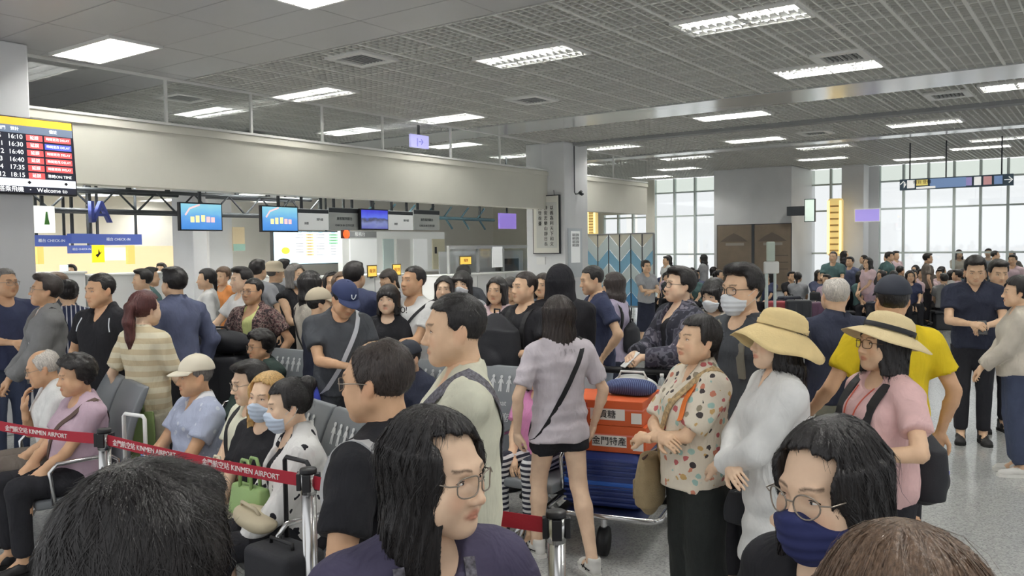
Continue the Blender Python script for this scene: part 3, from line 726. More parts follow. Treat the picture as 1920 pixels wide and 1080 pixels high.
# ---- hands (wrist at the origin, fingers along +z, palm facing -y, thumb on +x)
HANDS = {}
def hand_geo(style, h):
    key = (style, h)
    if key in HANDS: return HANDS[key]
    f = Field((-0.075, -0.10, -0.06), (0.085, 0.04, 0.21), h)
    f.cone((0, 0, -0.05), (0, 0, 0.02), 0.027, 0.026, 0.01, flat=0.8)
    f.cone((-0.024, 0, 0.03), (-0.028, -0.002, 0.085), 0.0155, 0.0135, 0.012); f.cone((0.020, 0, 0.025), (0.026, -0.002, 0.085), 0.0175, 0.0135, 0.012)
    f.cone((0, 0.002, 0.02), (0, 0.002, 0.085), 0.019, 0.0145, 0.016)
    curl = {'relaxed': (0.30, 0.45, 0.35), 'grip': (1.15, 1.25, 0.9), 'flat': (0.06, 0.08, 0.06), 'hold': (0.75, 0.85, 0.55), 'point': (1.2, 1.35, 0.9)}[style]
    for i, (x, L, r) in enumerate(((0.0285, 0.92, 0.0088), (0.0095, 1.0, 0.0092), (-0.0095, 0.95, 0.0088), (-0.0275, 0.78, 0.0078))):
        p = np.array([x, -0.001, 0.088 - 0.004 * abs(i - 1)]); a = 0
        cu = (0.05, 0.08, 0.05) if (style == 'point' and i == 0) else curl
        for j, (l, c) in enumerate(zip((0.043, 0.027, 0.022), cu)):
            a += c + 0.05 * i * (style == 'relaxed')
            q = p + np.array([(x * 0.6) * l, -math.sin(a) * l * L, math.cos(a) * l * L])
            f.cone(p, q, r * (1 - 0.07 * j), r * (1 - 0.07 * (j + 1)), 0.003); p = q
    if style in ('grip', 'hold', 'point'): T = [(0.026, -0.006, 0.028), (0.043, -0.030, 0.052), (0.034, -0.046, 0.078), (0.018, -0.052, 0.094)]
    else: T = [(0.026, -0.004, 0.026), (0.052, -0.018, 0.055), (0.060, -0.026, 0.086), (0.058, -0.034, 0.108)]
    for a, b, ra, rb in zip(T[:-1], T[1:], (0.0165, 0.0115, 0.0098), (0.0115, 0.0098, 0.0078)): f.cone(a, b, ra, rb, 0.008)
    V, Q = f.net(); HANDS[key] = (V, Q)
    return HANDS[key]

# ---- clothing materials
def cloth(name, c, kind='plain', c2=None, scale=1.0, rough=0.85, extra=None):
    if name in MATS: return MATS[name]
    m = bpy.data.materials.new(name); m.use_nodes = True; nt = m.node_tree; N = nt.nodes; L = nt.links; b = N['Principled BSDF']
    b.inputs['Roughness'].default_value = rough; b.inputs['Specular IOR Level'].default_value = 0.25
    b.inputs['Sheen Weight'].default_value = 0.0
    tc = N.new('ShaderNodeTexCoord')
    n = N.new('ShaderNodeTexNoise'); n.inputs['Scale'].default_value = 9; n.inputs['Detail'].default_value = 5; L.new(tc.outputs['Object'], n.inputs['Vector'])
    def ramp(src, els, const=False):
        r = N.new('ShaderNodeValToRGB'); r.color_ramp.interpolation = 'CONSTANT' if const else 'LINEAR'
        e = r.color_ramp.elements
        while len(e) < len(els): e.new(0.5)
        for q, (p, cc) in zip(e, els): q.position = p; q.color = cc
        L.new(src, r.inputs[0]); return r.outputs[0]
    if kind == 'plain':
        out = ramp(n.outputs[0], [(0.3, [k * 0.88 for k in c[:3]] + [1]), (0.7, [min(1, k * 1.08) for k in c[:3]] + [1])])
    elif kind in ('hstripe', 'vstripe'):
        w = N.new('ShaderNodeTexWave'); w.wave_type = 'BANDS'; w.bands_direction = 'Z' if kind == 'hstripe' else 'X'
        w.inputs['Scale'].default_value = scale; w.inputs['Distortion'].default_value = 0.25; L.new(tc.outputs['Object'], w.inputs['Vector'])
        out = ramp(w.outputs[0], [(0.0, c), (0.5, c2)] if extra is None else [(0.0, c), (extra, c2)], True)
    elif kind in ('print', 'camo', 'sparse', 'dots'):
        v = N.new('ShaderNodeTexVoronoi'); v.inputs['Scale'].default_value = scale; L.new(tc.outputs['Object'], v.inputs['Vector'])
        nn = N.new('ShaderNodeTexNoise'); nn.inputs['Scale'].default_value = scale * 1.6; L.new(tc.outputs['Object'], nn.inputs['Vector'])
        if kind == 'print':                        # coloured motifs on a pale ground
            sp = N.new('ShaderNodeSeparateColor'); L.new(v.outputs['Color'], sp.inputs[0])
            motif = ramp(sp.outputs[0], extra, True)
            ad = N.new('ShaderNodeMath'); ad.operation = 'ADD'; L.new(v.outputs['Distance'], ad.inputs[0])
            sc = N.new('ShaderNodeMath'); sc.operation = 'MULTIPLY'; sc.inputs[1].default_value = 0.5; L.new(nn.outputs[0], sc.inputs[0]); L.new(sc.outputs[0], ad.inputs[1])
            k = ramp(ad.outputs[0], [(0.0, (1, 1, 1, 1)), (0.60, (0, 0, 0, 1))], True)
            mx = N.new('ShaderNodeMix'); mx.data_type = 'RGBA'; L.new(k, mx.inputs[0]); mx.inputs[6].default_value = c; L.new(motif, mx.inputs[7]); out = mx.outputs[2]
        elif kind == 'camo': out = ramp(nn.outputs[0], extra, True)
        elif kind == 'dots': out = ramp(v.outputs['Distance'], [(0.0, c2), (0.22, c)], True)
        else:
            ad = N.new('ShaderNodeMath'); ad.operation = 'ADD'; L.new(v.outputs['Distance'], ad.inputs[0]); L.new(nn.outputs[0], ad.inputs[1])
            out = ramp(ad.outputs[0], [(0.0, c2), (0.70, c)], True)
    L.new(out, b.inputs['Base Color'])
    bp = N.new('ShaderNodeBump'); bp.inputs['Strength'].default_value = 0.5; bp.inputs['Distance'].default_value = 0.03
    n2 = N.new('ShaderNodeTexNoise'); n2.inputs['Scale'].default_value = 11; n2.inputs['Detail'].default_value = 3; n2.inputs['Distortion'].default_value = 1.2
    mp = N.new('ShaderNodeMapping'); mp.inputs['Scale'].default_value = (1, 1, 0.45); L.new(tc.outputs['Object'], mp.inputs[0]); L.new(mp.outputs[0], n2.inputs['Vector'])
    L.new(n2.outputs[0], bp.inputs['Height']); L.new(bp.outputs[0], b.inputs['Normal'])
    MATS[name] = m; return m

# ---- arm poses: wrist targets in the torso frame (right, left) for a 1.70 m figure, hand styles
ARMS = {
    'down': ((-0.27, -0.05, -0.07), (0.27, -0.05, -0.07), 'relaxed', 'relaxed'),
    'crossed': ((0.055, -0.19, 0.185), (-0.055, -0.225, 0.155), 'relaxed', 'relaxed'),
    'crossed_low': ((0.05, -0.20, 0.10), (-0.05, -0.235, 0.07), 'relaxed', 'relaxed'),
    'phone': ((-0.05, -0.33, 0.17), (0.06, -0.32, 0.16), 'hold', 'hold'),
    'phone_right': ((-0.05, -0.33, 0.20), (0.27, -0.05, -0.07), 'hold', 'relaxed'),
    'clasp': ((-0.045, -0.24, 0.00), (0.045, -0.25, 0.0), 'relaxed', 'relaxed'),
    'lap': ((-0.07, -0.30, 0.04), (0.08, -0.31, 0.035), 'relaxed', 'relaxed'),
    'knees': ((-0.15, -0.36, 0.06), (0.15, -0.36, 0.06), 'relaxed', 'relaxed'),
    'strap_left': ((-0.27, -0.05, -0.07), (0.10, -0.20, 0.235), 'relaxed', 'grip'),
    'strap_right': ((-0.10, -0.20, 0.235), (0.27, -0.05, -0.07), 'grip', 'relaxed'),
    'handle': ((-0.22, -0.38, 0.06), (0.22, -0.38, 0.06), 'grip', 'grip'),
}
def v3(*a): return np.array(a, float)
def ik(S, Wt, L1, L2, pole):
    d = Wt - S; D = np.linalg.norm(d); mx = (L1 + L2) * 0.985
    if D > mx: Wt = S + d / D * mx; d = Wt - S; D = mx
    a = (L1 * L1 - L2 * L2 + D * D) / (2 * D); hh = math.sqrt(max(0, L1 * L1 - a * a)); n = d / D
    p = pole - n * (pole @ n); p = p / (np.linalg.norm(p) + 1e-9)
    return S + n * a + p * hh, Wt

PEOPLE = []
def person(label, px, py, Y, face, sex='m', pose='stand', arms='down', arms_kw=None, top=None, topkind='tee', bottom=None, botkind='trousers', hair='short',
           hc='black', skin='mid', head=(0, 0, 0), lean=0.0, side=0.0, twist=0.0, build=0.0, shoe='dark', height=None, group=None, collar=None, chub=0.0,
           inner=None, q=None, spread=0.09, step=None, hem=None, sleeve=None, hat_drop=0.0, tors_h=None, cat='person'):
    """crown of the head at pixel (px,py) at distance Y; face 0 = to the viewer, 90 = to the right of the picture"""
    P = at(px, py, Y); zc = P.z + hat_drop * -1
    sit = pose == 'sit'
    fem = 1.0 if sex == 'f' else 0.0
    s = height / 1.70 if height else (zc / 1.70 if not sit else min(1.06, max(0.82, (zc - 0.50) / 0.80)))
    # resolution by distance
    if q is None: q = 0 if Y < 3.3 else 1 if Y < 5.9 else 2 if Y < 8.8 else 3
    ql = 0 if Y < 2.1 else q + 1
    hs = (0.011, 0.0125, 0.0155, 0.020, 0.026)[ql]; hb = (0.019, 0.022, 0.026, 0.029, 0.034)[ql]; hh = (0.0038, 0.0054, 0.0078, 0.0108, 0.015)[ql]; hd = (0.0046, 0.0062, 0.0082, 0.0105, 0.013)[ql]
    root = empty('person', (P.x, P.y, 0)); root['label'] = label; root['category'] = cat
    if group: root['group'] = group
    # put the crown over the pixel: the torso may lean
    pelz = 0.93 * s if not sit else 0.50
    T = Matrix.Translation((0, 0, pelz)) @ Euler((math.radians(lean), math.radians(side), math.radians(twist)), 'XYZ').to_matrix().to_4x4() @ Matrix.Scale(s, 4)
    if sit: T = Matrix.Translation((0, 0, pelz)) @ Euler((math.radians(lean), math.radians(side), math.radians(twist)), 'XYZ').to_matrix().to_4x4() @ Matrix.Scale(s, 4)
    hy, hp, hr = [math.radians(a) for a in head]
    neck = T @ Vector((0, 0.022, 0.50))
    HR = (T.to_3x3() @ Matrix.Scale(1 / s, 3)).to_4x4() @ Euler((hp * 1.0, hr, hy), 'XYZ').to_matrix().to_4x4()
    hsz = s ** 0.6
    HM = Matrix.Translation(neck) @ HR @ Matrix.Translation((0, -0.028, 0.152 * hsz)) @ Matrix.Scale(hsz, 4)
    ra = math.radians(face); root.rotation_euler = (0, 0, ra)
    # shift the root so that the crown meets the pixel
    cr = HM @ Vector((0, 0.01, 0.122 if hair in ('crew', 'ring', 'balding', None) else 0.134)); off = Vector((cr.x * math.cos(ra) - cr.y * math.sin(ra), cr.x * math.sin(ra) + cr.y * math.cos(ra), 0))
    root.location = (P.x - off.x, P.y - off.y, 0)
    tp = lambda p: np.array(T @ Vector(p))
    b = build
    # joints
    SH = [tp((-0.178 - 0.012 * (1 - fem), 0.012, 0.425)), tp((0.178 + 0.012 * (1 - fem), 0.012, 0.425))]
    A = ARMS[arms] if isinstance(arms, str) else arms
    kw = arms_kw or {}; named = arms if isinstance(arms, str) else ''
    fwd = (0.045 * b + 0.018 * fem) if named in ('crossed', 'crossed_low', 'clasp', 'lap', 'phone', 'strap_left', 'strap_right') else 0.0
    tgt = [tp((A[i][0], A[i][1] - fwd, A[i][2])) for i in (0, 1)]; EL = []; WR = []
    for i, sg in ((0, -1), (1, 1)):
        pole = np.array(T.to_3x3() @ Vector(kw.get('pole%d' % i, (sg * 0.85, -0.18, -0.62) if named.startswith('crossed') else (sg * 0.75, 0.35, -0.75))))
        e, w = ik(SH[i], tgt[i], 0.285 * s, 0.255 * s, pole); EL.append(e); WR.append(w)
    hx = 0.088 * s
    if not sit:
        HIP = [v3(-hx, 0, pelz - 0.02 * s), v3(hx, 0, pelz - 0.02 * s)]
        st = step or (0.0, 0.0)
        AN = [v3(-spread * s, 0.03 + st[0], 0.085 * s), v3(spread * s, 0.03 + st[1], 0.085 * s)]
        KN = []
        for i in (0, 1): KN.append((HIP[i] + AN[i]) / 2 + v3(0, -0.02 - abs(st[i]) * 0.12, 0.02))
    else:
        ft = step or (0.0, 0.0)
        HIP = [v3(-hx, -0.01, pelz), v3(hx, -0.01, pelz)]; KN = [v3(-spread * 1.25, -0.42 * s, pelz + 0.02), v3(spread * 1.25, -0.42 * s, pelz + 0.02)]
        AN = [v3(-spread * 1.2, -0.40 * s + ft[0], 0.085), v3(spread * 1.2, -0.40 * s + ft[1], 0.085)]
    allp = SH + EL + WR + KN + AN + [np.array(neck)]
    # ---- body
    lo = np.min(allp, 0) - 0.13; hi = np.max(allp, 0) + 0.13; hi[2] = max(np.array(neck)[2] + 0.06, max(w[2] for w in EL + WR) + 0.05); lo[2] = 0.0
    f = Field(lo, hi, hb)
    def torso(f, g, k):
        TR = T.to_3x3() @ Matrix.Scale(1 / s, 3)
        def E(c, r): f.ell(tp(c), np.array(r) * s + g, k, TR)
        E((0, 0.005, 0.03), (0.158 + 0.012 * fem + 0.02 * b, 0.108 + 0.015 * b, 0.125)); E((0, 0.0, 0.18), (0.132 - 0.008 * fem + 0.03 * b, 0.094 + 0.03 * b, 0.15)); E((0, 0.004, 0.33), (0.155 - 0.012 * fem + 0.012 * b, 0.103 + 0.01 * b, 0.165))
        if b > 0: E((0, -0.045 * b, 0.14), (0.125 + 0.02 * b, 0.105 + 0.02 * b, 0.12))
        f.cone(tp((-0.145, 0.012, 0.43)), tp((0.145, 0.012, 0.43)), 0.056 * s + g, 0.056 * s + g, k)
        for sg in (-1, 1):
            f.cone(tp((0, 0.03, 0.50)), tp((sg * 0.13, 0.016, 0.44)), 0.050 * s + g * 0.6, 0.045 * s + g, k)
            f.ell(tp((sg * 0.07, 0.045, 0.36)), np.array((0.075, 0.065, 0.10)) * s + g, k, TR)
            if fem: f.ell(tp((sg * 0.072, -0.072, 0.315)), np.array((0.066, 0.058, 0.062)) * s + g, k + 0.015, TR)
            else: f.ell(tp((sg * 0.07, -0.055, 0.35)), np.array((0.08, 0.055, 0.075)) * s + g, k, TR)
    torso(f, 0.0, 0.05)
    am = 0.90 if fem else 1.0
    for i in (0, 1):
        f.cone(SH[i], EL[i], (0.050 + 0.008 * b) * s * am, 0.039 * s * am, 0.03); mid = EL[i] * 0.72 + WR[i] * 0.28
        f.cone(EL[i], mid, 0.038 * s * am, 0.040 * s * am, 0.015); f.cone(mid, WR[i], 0.040 * s * am, 0.0265 * s, 0.015)
        f.cone(HIP[i], KN[i], (0.086 + 0.01 * b) * s, 0.056 * s, 0.03); md = KN[i] * 0.7 + AN[i] * 0.3 + v3(0, 0.015 * s, 0)
        f.cone(KN[i], md, 0.054 * s, 0.056 * s, 0.02); f.cone(md, AN[i], 0.056 * s, 0.036 * s, 0.02)
        f.cone(AN[i], AN[i] + v3(0, -0.10, -0.045) * s, 0.034 * s, 0.026 * s, 0.02); f.cone(AN[i] + v3(0, 0.03, -0.03) * s, AN[i] + v3(0, -0.11, -0.055) * s, 0.028 * s, 0.022 * s, 0.02)
    hb0 = HM @ Vector((0, 0.02, -0.07)); f.cone(tp((0, 0.03, 0.44)), np.array(hb0), 0.05 * s, 0.044 * s, 0.03)
    V, Q = f.net(); C = np.ones((len(V), 4), np.float32); Mi = np.zeros(len(Q), int)
    parts = [(V, Q, Mi, C)]
    hv, hq, hm, hc_ = head_geo(hh, fem, chub); Mx = np.array(HM)
    parts.append((hv @ Mx[:3, :3].T + Mx[:3, 3], hq, hm, hc_))
    HF = []
    for i in (0, 1):
        sty = A[2 + i]; gv, gq = hand_geo(sty, hd)
        z = WR[i] - EL[i]; z = z / np.linalg.norm(z)
        hdv = kw.get('dir%d' % i)
        if hdv is None and isinstance(arms, str) and arms.startswith('crossed'): hdv = (1, 0.30, 0.02) if i == 0 else (-1, 0.30, 0.0)
        if hdv is not None:
            z2 = np.array(T.to_3x3() @ Vector(hdv)); z2 = z2 / np.linalg.norm(z2); z = z * (0.55 if 'dir%d' % i not in kw else 0.15) + z2 * (0.45 if 'dir%d' % i not in kw else 0.85); z = z / np.linalg.norm(z)
        pn = kw.get('palm%d' % i)
        if pn is None:
            if isinstance(arms, str) and arms in ('down', 'phone_right', 'strap_left', 'strap_right') and abs(z[2]) > 0.7: pn = (1 if i == 0 else -1, -0.2, 0)
            else: pn = (0.15 if i == 0 else -0.15, 0.6, -0.75)
        pn = np.array(T.to_3x3() @ Vector(pn)); pn = pn - z * (pn @ z); pn /= np.linalg.norm(pn) + 1e-9
        y = -pn; x = np.cross(y, z)          # right handed frame, palm to -y
        sx = 1 if i == 1 else -1             # thumb side is mirrored on the right hand
        g = gv * s * (0.95 if fem else 1.03); xs = g[:, 0] * sx
        HV = WR[i] + np.outer(xs, x) + np.outer(g[:, 1], y) + np.outer(g[:, 2], z)
        gq2 = gq if sx == 1 else gq[:, ::-1]
        parts.append((HV, gq2, np.zeros(len(gq2), int), np.ones((len(HV), 4), np.float32)))
        HF.append((WR[i], x * sx, y, z))
    n = 0; VV = []; QQ = []; MM = []; CC = []
    for (a_, q_, m_, c_) in parts:
        VV.append(a_); QQ.append(q_ + n); MM.append(m_); CC.append(c_); n += len(a_)
    me = np_mesh('body', np.concatenate(VV), np.concatenate(QQ), [SKIN[skin], M_EYE, M_IRIS], np.concatenate(MM), np.concatenate(CC))
    ob = bpy.data.objects.new('body', me); COL.objects.link(ob); ob.parent = root
    # ---- upper garment
    sl = sleeve if sleeve is not None else {'tee': 0.62, 'polo': 0.62, 'shirt': 0.66, 'long': 1.93, 'jacket': 1.93, 'vest': 0.02, 'hoodie': 1.93, 'half': 1.05}[topkind]
    g = {'tee': 0.013, 'polo': 0.014, 'shirt': 0.018, 'long': 0.016, 'jacket': 0.026, 'vest': 0.010, 'hoodie': 0.028, 'half': 0.018}[topkind]
    hz = hem if hem is not None else (-0.07 if not sit else -0.02)
    shirt_field = None
    def garment(g, sl, hz, name, m, collar, cutfront=None, seed=1):
        pts = SH + EL + WR + [np.array(neck), tp((0, 0, hz))]
        lo = np.min(pts, 0) - 0.14; hi = np.max(pts, 0) + 0.14; lo[2] = min(tp((0, 0, hz))[2] - 0.05, lo[2]); hi[2] = max(np.array(neck)[2] + 0.09, hi[2])
        if sit: lo[1] -= 0.05
        f = Field(lo, hi, hs); torso(f, g, 0.05)
        TR = T.to_3x3() @ Matrix.Scale(1 / s, 3)
        # hanging body of the garment
        for k in range(7):
            t0 = 0.33 + (hz - 0.10 - 0.33) * k / 6; 
            wx = 0.148 - 0.008 * fem + 0.018 * b + 0.012 * (k / 5) + g; wy = 0.098 + 0.03 * b + 0.016 * fem + 0.008 * (k / 5) + g
            f.ell(tp((0, -0.012 * fem - 0.02 * b, t0)), (wx * s, wy * s, 0.10 * s), 0.05, TR)
        if hz < -0.12:
            f.ell(tp((0, 0, hz)), ((0.19 + g) * s, (0.14 + g) * s, 0.16 * s), 0.05, TR)
        for i in (0, 1):
            r0, r1, r2 = (0.056 + 0.008 * b) * s * am + g, 0.052 * s * am + g, 0.036 * s + g
            if sl <= 1.0:
                e = SH[i] + (EL[i] - SH[i]) * max(sl, 0.05); f.cone(SH[i], e + (e - SH[i]) * 0.25, r0, (r0 + (r1 - r0) * sl) * 1.05, 0.03, cut=1 / 1.25)
            else:
                t = sl - 1.0; e = EL[i] + (WR[i] - EL[i]) * t
                f.cone(SH[i], EL[i], r0, r1, 0.03); d = e - EL[i]; f.cone(EL[i], e + d * 0.12, r1, r1 + (r2 - r1) * t, 0.02, cut=1 / 1.12)
        X, Y_, Z = f.all()
        iT = np.array(T.inverted())
        lx = iT[0, 0] * X + iT[0, 1] * Y_ + iT[0, 2] * Z + iT[0, 3]; ly = iT[1, 0] * X + iT[1, 1] * Y_ + iT[1, 2] * Z + iT[1, 3]; lz = iT[2, 0] * X + iT[2, 1] * Y_ + iT[2, 2] * Z + iT[2, 3]
        amp = {'tee': 0.0065, 'jacket': 0.0085, 'long': 0.008, 'shirt': 0.0075}.get(topkind, 0.0065)
        lf = 0.35 if hz < -0.2 else 1.25; amp = amp * (0.45 if hz < -0.2 else 1.0)
        f.d += (amp * (1.9 * np.abs(wob(lx * 0.8, ly * 0.8, lz * lf, seed * 7 + 3, 30, 4)) - 0.6) + amp * 0.5 * wob(lx, ly, lz, seed * 11 + 5, 75, 5)).astype(np.float32)
        # hem: cut below hz but spare the sleeves
        near = np.hypot(lx, ly * 1.2) < 0.26
        cutz = (hz - lz) * s + 0.004 * np.sin(lx * 25 + seed) ; f.keep(np.where(near, cutz, -1).astype(np.float32), 0.004)
        # neck opening
        nk = tp((0, 0.028, 0.44)); top_ = np.array(HM @ Vector((0, 0.015, -0.09)))
        nr = 0.060 * s - 0.004 * fem * s
        f.cone(nk + (top_ - nk) * 0.15, top_ + (top_ - nk) * 1.0, nr, nr * 1.12, 0.004, mode='cut')
        if collar is None or collar == 'scoop': f.ell(tp((0, -0.055, 0.50)), np.array((0.062, 0.062, 0.055 if collar is None else 0.075)) * s, 0.006, TR, mode='cut')
        if collar == 'vee': f.cone(tp((0, -0.12, 0.405)), tp((0, -0.05, 0.53)), 0.008 * s, 0.058 * s, 0.004, mode='cut')
        if cutfront:
            wdt, zt = cutfront; e = np.maximum(np.abs(lx) - wdt * np.clip((lz - hz) / (0.5 - hz), 0.35, 1), ly + 0.02); f.keep((-e * s).astype(np.float32), 0.006)
        V, Q = f.net(); me = np_mesh(name, V, Q, [m]); o = bpy.data.objects.new(name, me); COL.objects.link(o); o.parent = root
        return f, o
    if inner is not None: garment(0.003, 0.5, -0.03, 'inner_shirt', inner, None, seed=2)
    tn = {'jacket': 'jacket', 'hoodie': 'hoodie', 'polo': 'polo_shirt', 'vest': 'vest', 'tee': 't_shirt'}.get(topkind, 'shirt')
    shirt_field, tob = garment(g, sl, hz, tn, top, 'vee' if (collar in ('polo', 'open', 'shirt')) else collar, cutfront=(0.075, 0.5) if inner is not None else None, seed=abs(hash(label)) % 50 if False else (len(PEOPLE) % 50))
    # collar / neck band as a part
    nb0 = tp((0, 0.022, 0.462)); cmb = MB(); ring = []; nrm = []
    if collar in ('polo', 'open', 'shirt'):
        lo_r, hi_r = [], []
        def topz(x, y):
            tt = np.linspace(0.66, 0.30, 120); v = shirt_field.at(np.array([tp((x, y, z_)) for z_ in tt])); j = np.where(v < 0)[0]
            return tt[j[0]] if len(j) else 0.44
        for k in range(25):
            a = -math.pi / 2 + 0.20 + (2 * math.pi - 0.40) * k / 24; fr = max(0, -math.sin(a))
            x1, y1 = 0.094 * math.cos(a) * (1 + 0.10 * fr), 0.026 + 0.088 * math.sin(a) * (1 + 0.16 * fr); x0, y0 = 0.069 * math.cos(a), 0.026 + 0.066 * math.sin(a)
            lo_r.append(tp((x1, y1, topz(x1, y1) + 0.003))); hi_r.append(tp((x0, y0, max(topz(x0, y0), topz(x1, y1)) + 0.022 - 0.008 * fr)))
        k = len(lo_r); cmb.v = [tuple(p) for p in lo_r] + [tuple(p) for p in hi_r] + [tuple(np.array(p) * 1.0 + (np.array(tp((0, 0.024, 0.47))) - np.array(p)) * 0.08) for p in lo_r]
        for i in range(k - 1):
            cmb.f.append((i, i + 1, k + i + 1, k + i)); cmb.f.append((2 * k + i + 1, 2 * k + i, k + i, k + i + 1))
        cmb.build('collar', top if collar != 'polo' else (kw.get('collar_mat') or top), root, smooth=True)
    # ---- lower garment
    if bottom is not None:
        lo = np.min(HIP + KN + AN, 0) - 0.2; hi = np.max(HIP + KN + AN, 0) + 0.2; lo[2] = 0.0; hi[2] = pelz + 0.2 * s
        f = Field(lo, hi, hb); TR = T.to_3x3() @ Matrix.Scale(1 / s, 3)
        gg = {'trousers': 0.012, 'wide': 0.030, 'shorts': 0.022, 'skirt': 0.01, 'jeans': 0.012, 'culottes': 0.04, 'longskirt': 0.01}[botkind]
        f.ell(tp((0, 0.005, 0.0)), np.array((0.162 + 0.012 * fem + 0.02 * b, 0.115 + 0.02 * b, 0.13)) * s + 0.008, 0.03, TR)
        f.ell(tp((0, 0.0, 0.08)), np.array((0.148 + 0.02 * b, 0.105 + 0.02 * b, 0.11)) * s + 0.006, 0.04, TR)
        if botkind in ('skirt', 'longskirt'):
            zb = (0.46 if botkind == 'skirt' else 0.30) * s
            f.tcone((0, 0.0, zb), (0, 0, pelz), (0.21 * s, 0.17 * s), (0.175 * s, 0.125 * s), 0.05)
        else:
            end = {'shorts': 0.48, 'culottes': 1.62}.get(botkind, 1.93)
            for i in (0, 1):
                r0 = (0.090 + 0.01 * b) * s + gg * 0.6; r1 = 0.058 * s + gg; r2 = (0.046 * s + gg)
                if end <= 1: e = HIP[i] + (KN[i] - HIP[i]) * end; f.cone(HIP[i], e + (e - HIP[i]) * 0.3, r0, r1 * 1.12, 0.03, cut=1 / 1.3)
                else:
                    f.cone(HIP[i], KN[i], r0, r1, 0.04); e = KN[i] + (AN[i] - KN[i]) * (end - 1); d = e - KN[i]; f.cone(KN[i], e + d * 0.1, r1, r2 * (1.25 if botkind == 'culottes' else 1), 0.02, cut=1 / 1.1)
        X, Y_, Z = f.all(); f.d += (0.0045 * wob(X, Y_, Z * 0.8, 21 + len(PEOPLE), 40, 6) + 0 * X).astype(np.float32)
        iT = np.array(T.inverted()); lz = iT[2, 0] * X + iT[2, 1] * Y_ + iT[2, 2] * Z + iT[2, 3]
        f.keep(((lz - (0.13 if sit else min(0.13, hz + 0.03))) * s + 0 * X).astype(np.float32))
        V, Q = f.net(); nm = {'skirt': 'skirt', 'longskirt': 'skirt', 'shorts': 'shorts', 'jeans': 'jeans'}.get(botkind, 'trousers')
        o = bpy.data.objects.new(nm, np_mesh(nm, V, Q, [bottom])); COL.objects.link(o); o.parent = root
    # ---- shoes
    for i in (0, 1):
        so = link_mesh('shoe', SHOES[0], SHOE_M[shoe][0], root, tuple(AN[i] + v3(0, 0, -0.085 * s)) if not sit else tuple(AN[i] + v3(0, 0, -0.085)))
        so.rotation_euler = (0, 0, (-0.12 if i == 0 else 0.12)); so.scale = (s, s, s)
        sq = link_mesh('sole', SHOES[1], SHOE_M[shoe][1], so)
        if shoe == 'sneaker':
            link_mesh('stripe', SHOES[2], M_BLACK, so)
    # ---- hair
    if hair:
        ho = link_mesh('hair', hair_mesh(hair, (0.0046, 0.0056, 0.0066, 0.0085, 0.0115)[ql]), HAIR[hc], root); ho.matrix_local = HM
    rec = dict(root=root, T=T, HM=HM, s=s, shirt=shirt_field, WR=WR, EL=EL, HF=HF, SH=SH, tob=tob, q=q, pelz=pelz, face=face, AN=AN, KN=KN)
    PEOPLE.append(rec)
    return rec
def shoe_meshes():
    f = Field((-0.06, -0.20, 0.0), (0.06, 0.09, 0.13), 0.006)
    f.cone((0, 0.045, 0.045), (0, -0.02, 0.055), 0.034, 0.036, 0.02); f.cone((0, -0.03, 0.05), (0, -0.14, 0.03), 0.036, 0.030, 0.03)
    f.ell((0, -0.13, 0.03), (0.044, 0.055, 0.028), 0.02); f.cone((0, 0.03, 0.05), (0, 0.03, 0.10), 0.036, 0.042, 0.02)
    f.ell((0, 0.015, 0.12), (0.033, 0.045, 0.03), 0.008, mode='cut'); X, Y, Z = f.all(); f.keep((0.012 - Z + 0 * X + 0 * Y).astype(np.float32))
    V, Q = f.net(); up = np_mesh('shoe', V, Q)
    pts = [(-0.032, 0.075), (0.032, 0.075), (0.040, 0.03), (0.036, -0.05), (0.047, -0.12), (0.036, -0.18), (0, -0.197), (-0.036, -0.18), (-0.047, -0.12), (-0.036, -0.05), (-0.040, 0.03)]
    mb = MB(); k = len(pts); mb.v = [(x, y, 0.0) for x, y in pts] + [(x, y, 0.026) for x, y in pts]
    mb.f = [tuple(reversed(range(k))), tuple(range(k, 2 * k))] + [(i, (i + 1) % k, k + (i + 1) % k, k + i) for i in range(k)]
    st = MB()
    for sg in (-1, 1):
        st.ribbon([(sg * 0.043, -0.07, 0.03), (sg * 0.037, -0.04, 0.06), (sg * 0.025, -0.02, 0.085)], [(sg, 0, 0.5)] * 3, 0.010, 0.003)
        st.ribbon([(sg * 0.041, -0.015, 0.03), (sg * 0.037, -0.02, 0.06), (sg * 0.025, -0.05, 0.085)], [(sg, 0, 0.5)] * 3, 0.010, 0.003)
        st.ribbon([(sg * 0.040, 0.05, 0.05), (sg * 0.041, 0.0, 0.045), (sg * 0.044, -0.08, 0.042)], [(sg, 0, 0.3)] * 3, 0.007, 0.003)
    return up, mb.mesh('sole'), st.mesh('stripe')
SHOES = shoe_meshes()
SHOE_M = {'dark': (mat('black shoe leather', srgb(34, 33, 35), 0.5), mat('dark rubber sole', srgb(24, 24, 24), 0.8)), 'white': (mat('white shoe', srgb(222, 220, 214), 0.6), mat('white rubber sole', srgb(230, 228, 222), 0.7)),
          'grey': (mat('grey shoe', srgb(130, 130, 134), 0.7), mat('white rubber sole', srgb(230, 228, 222), 0.7))}
SHOE_M['sneaker'] = SHOE_M['white']

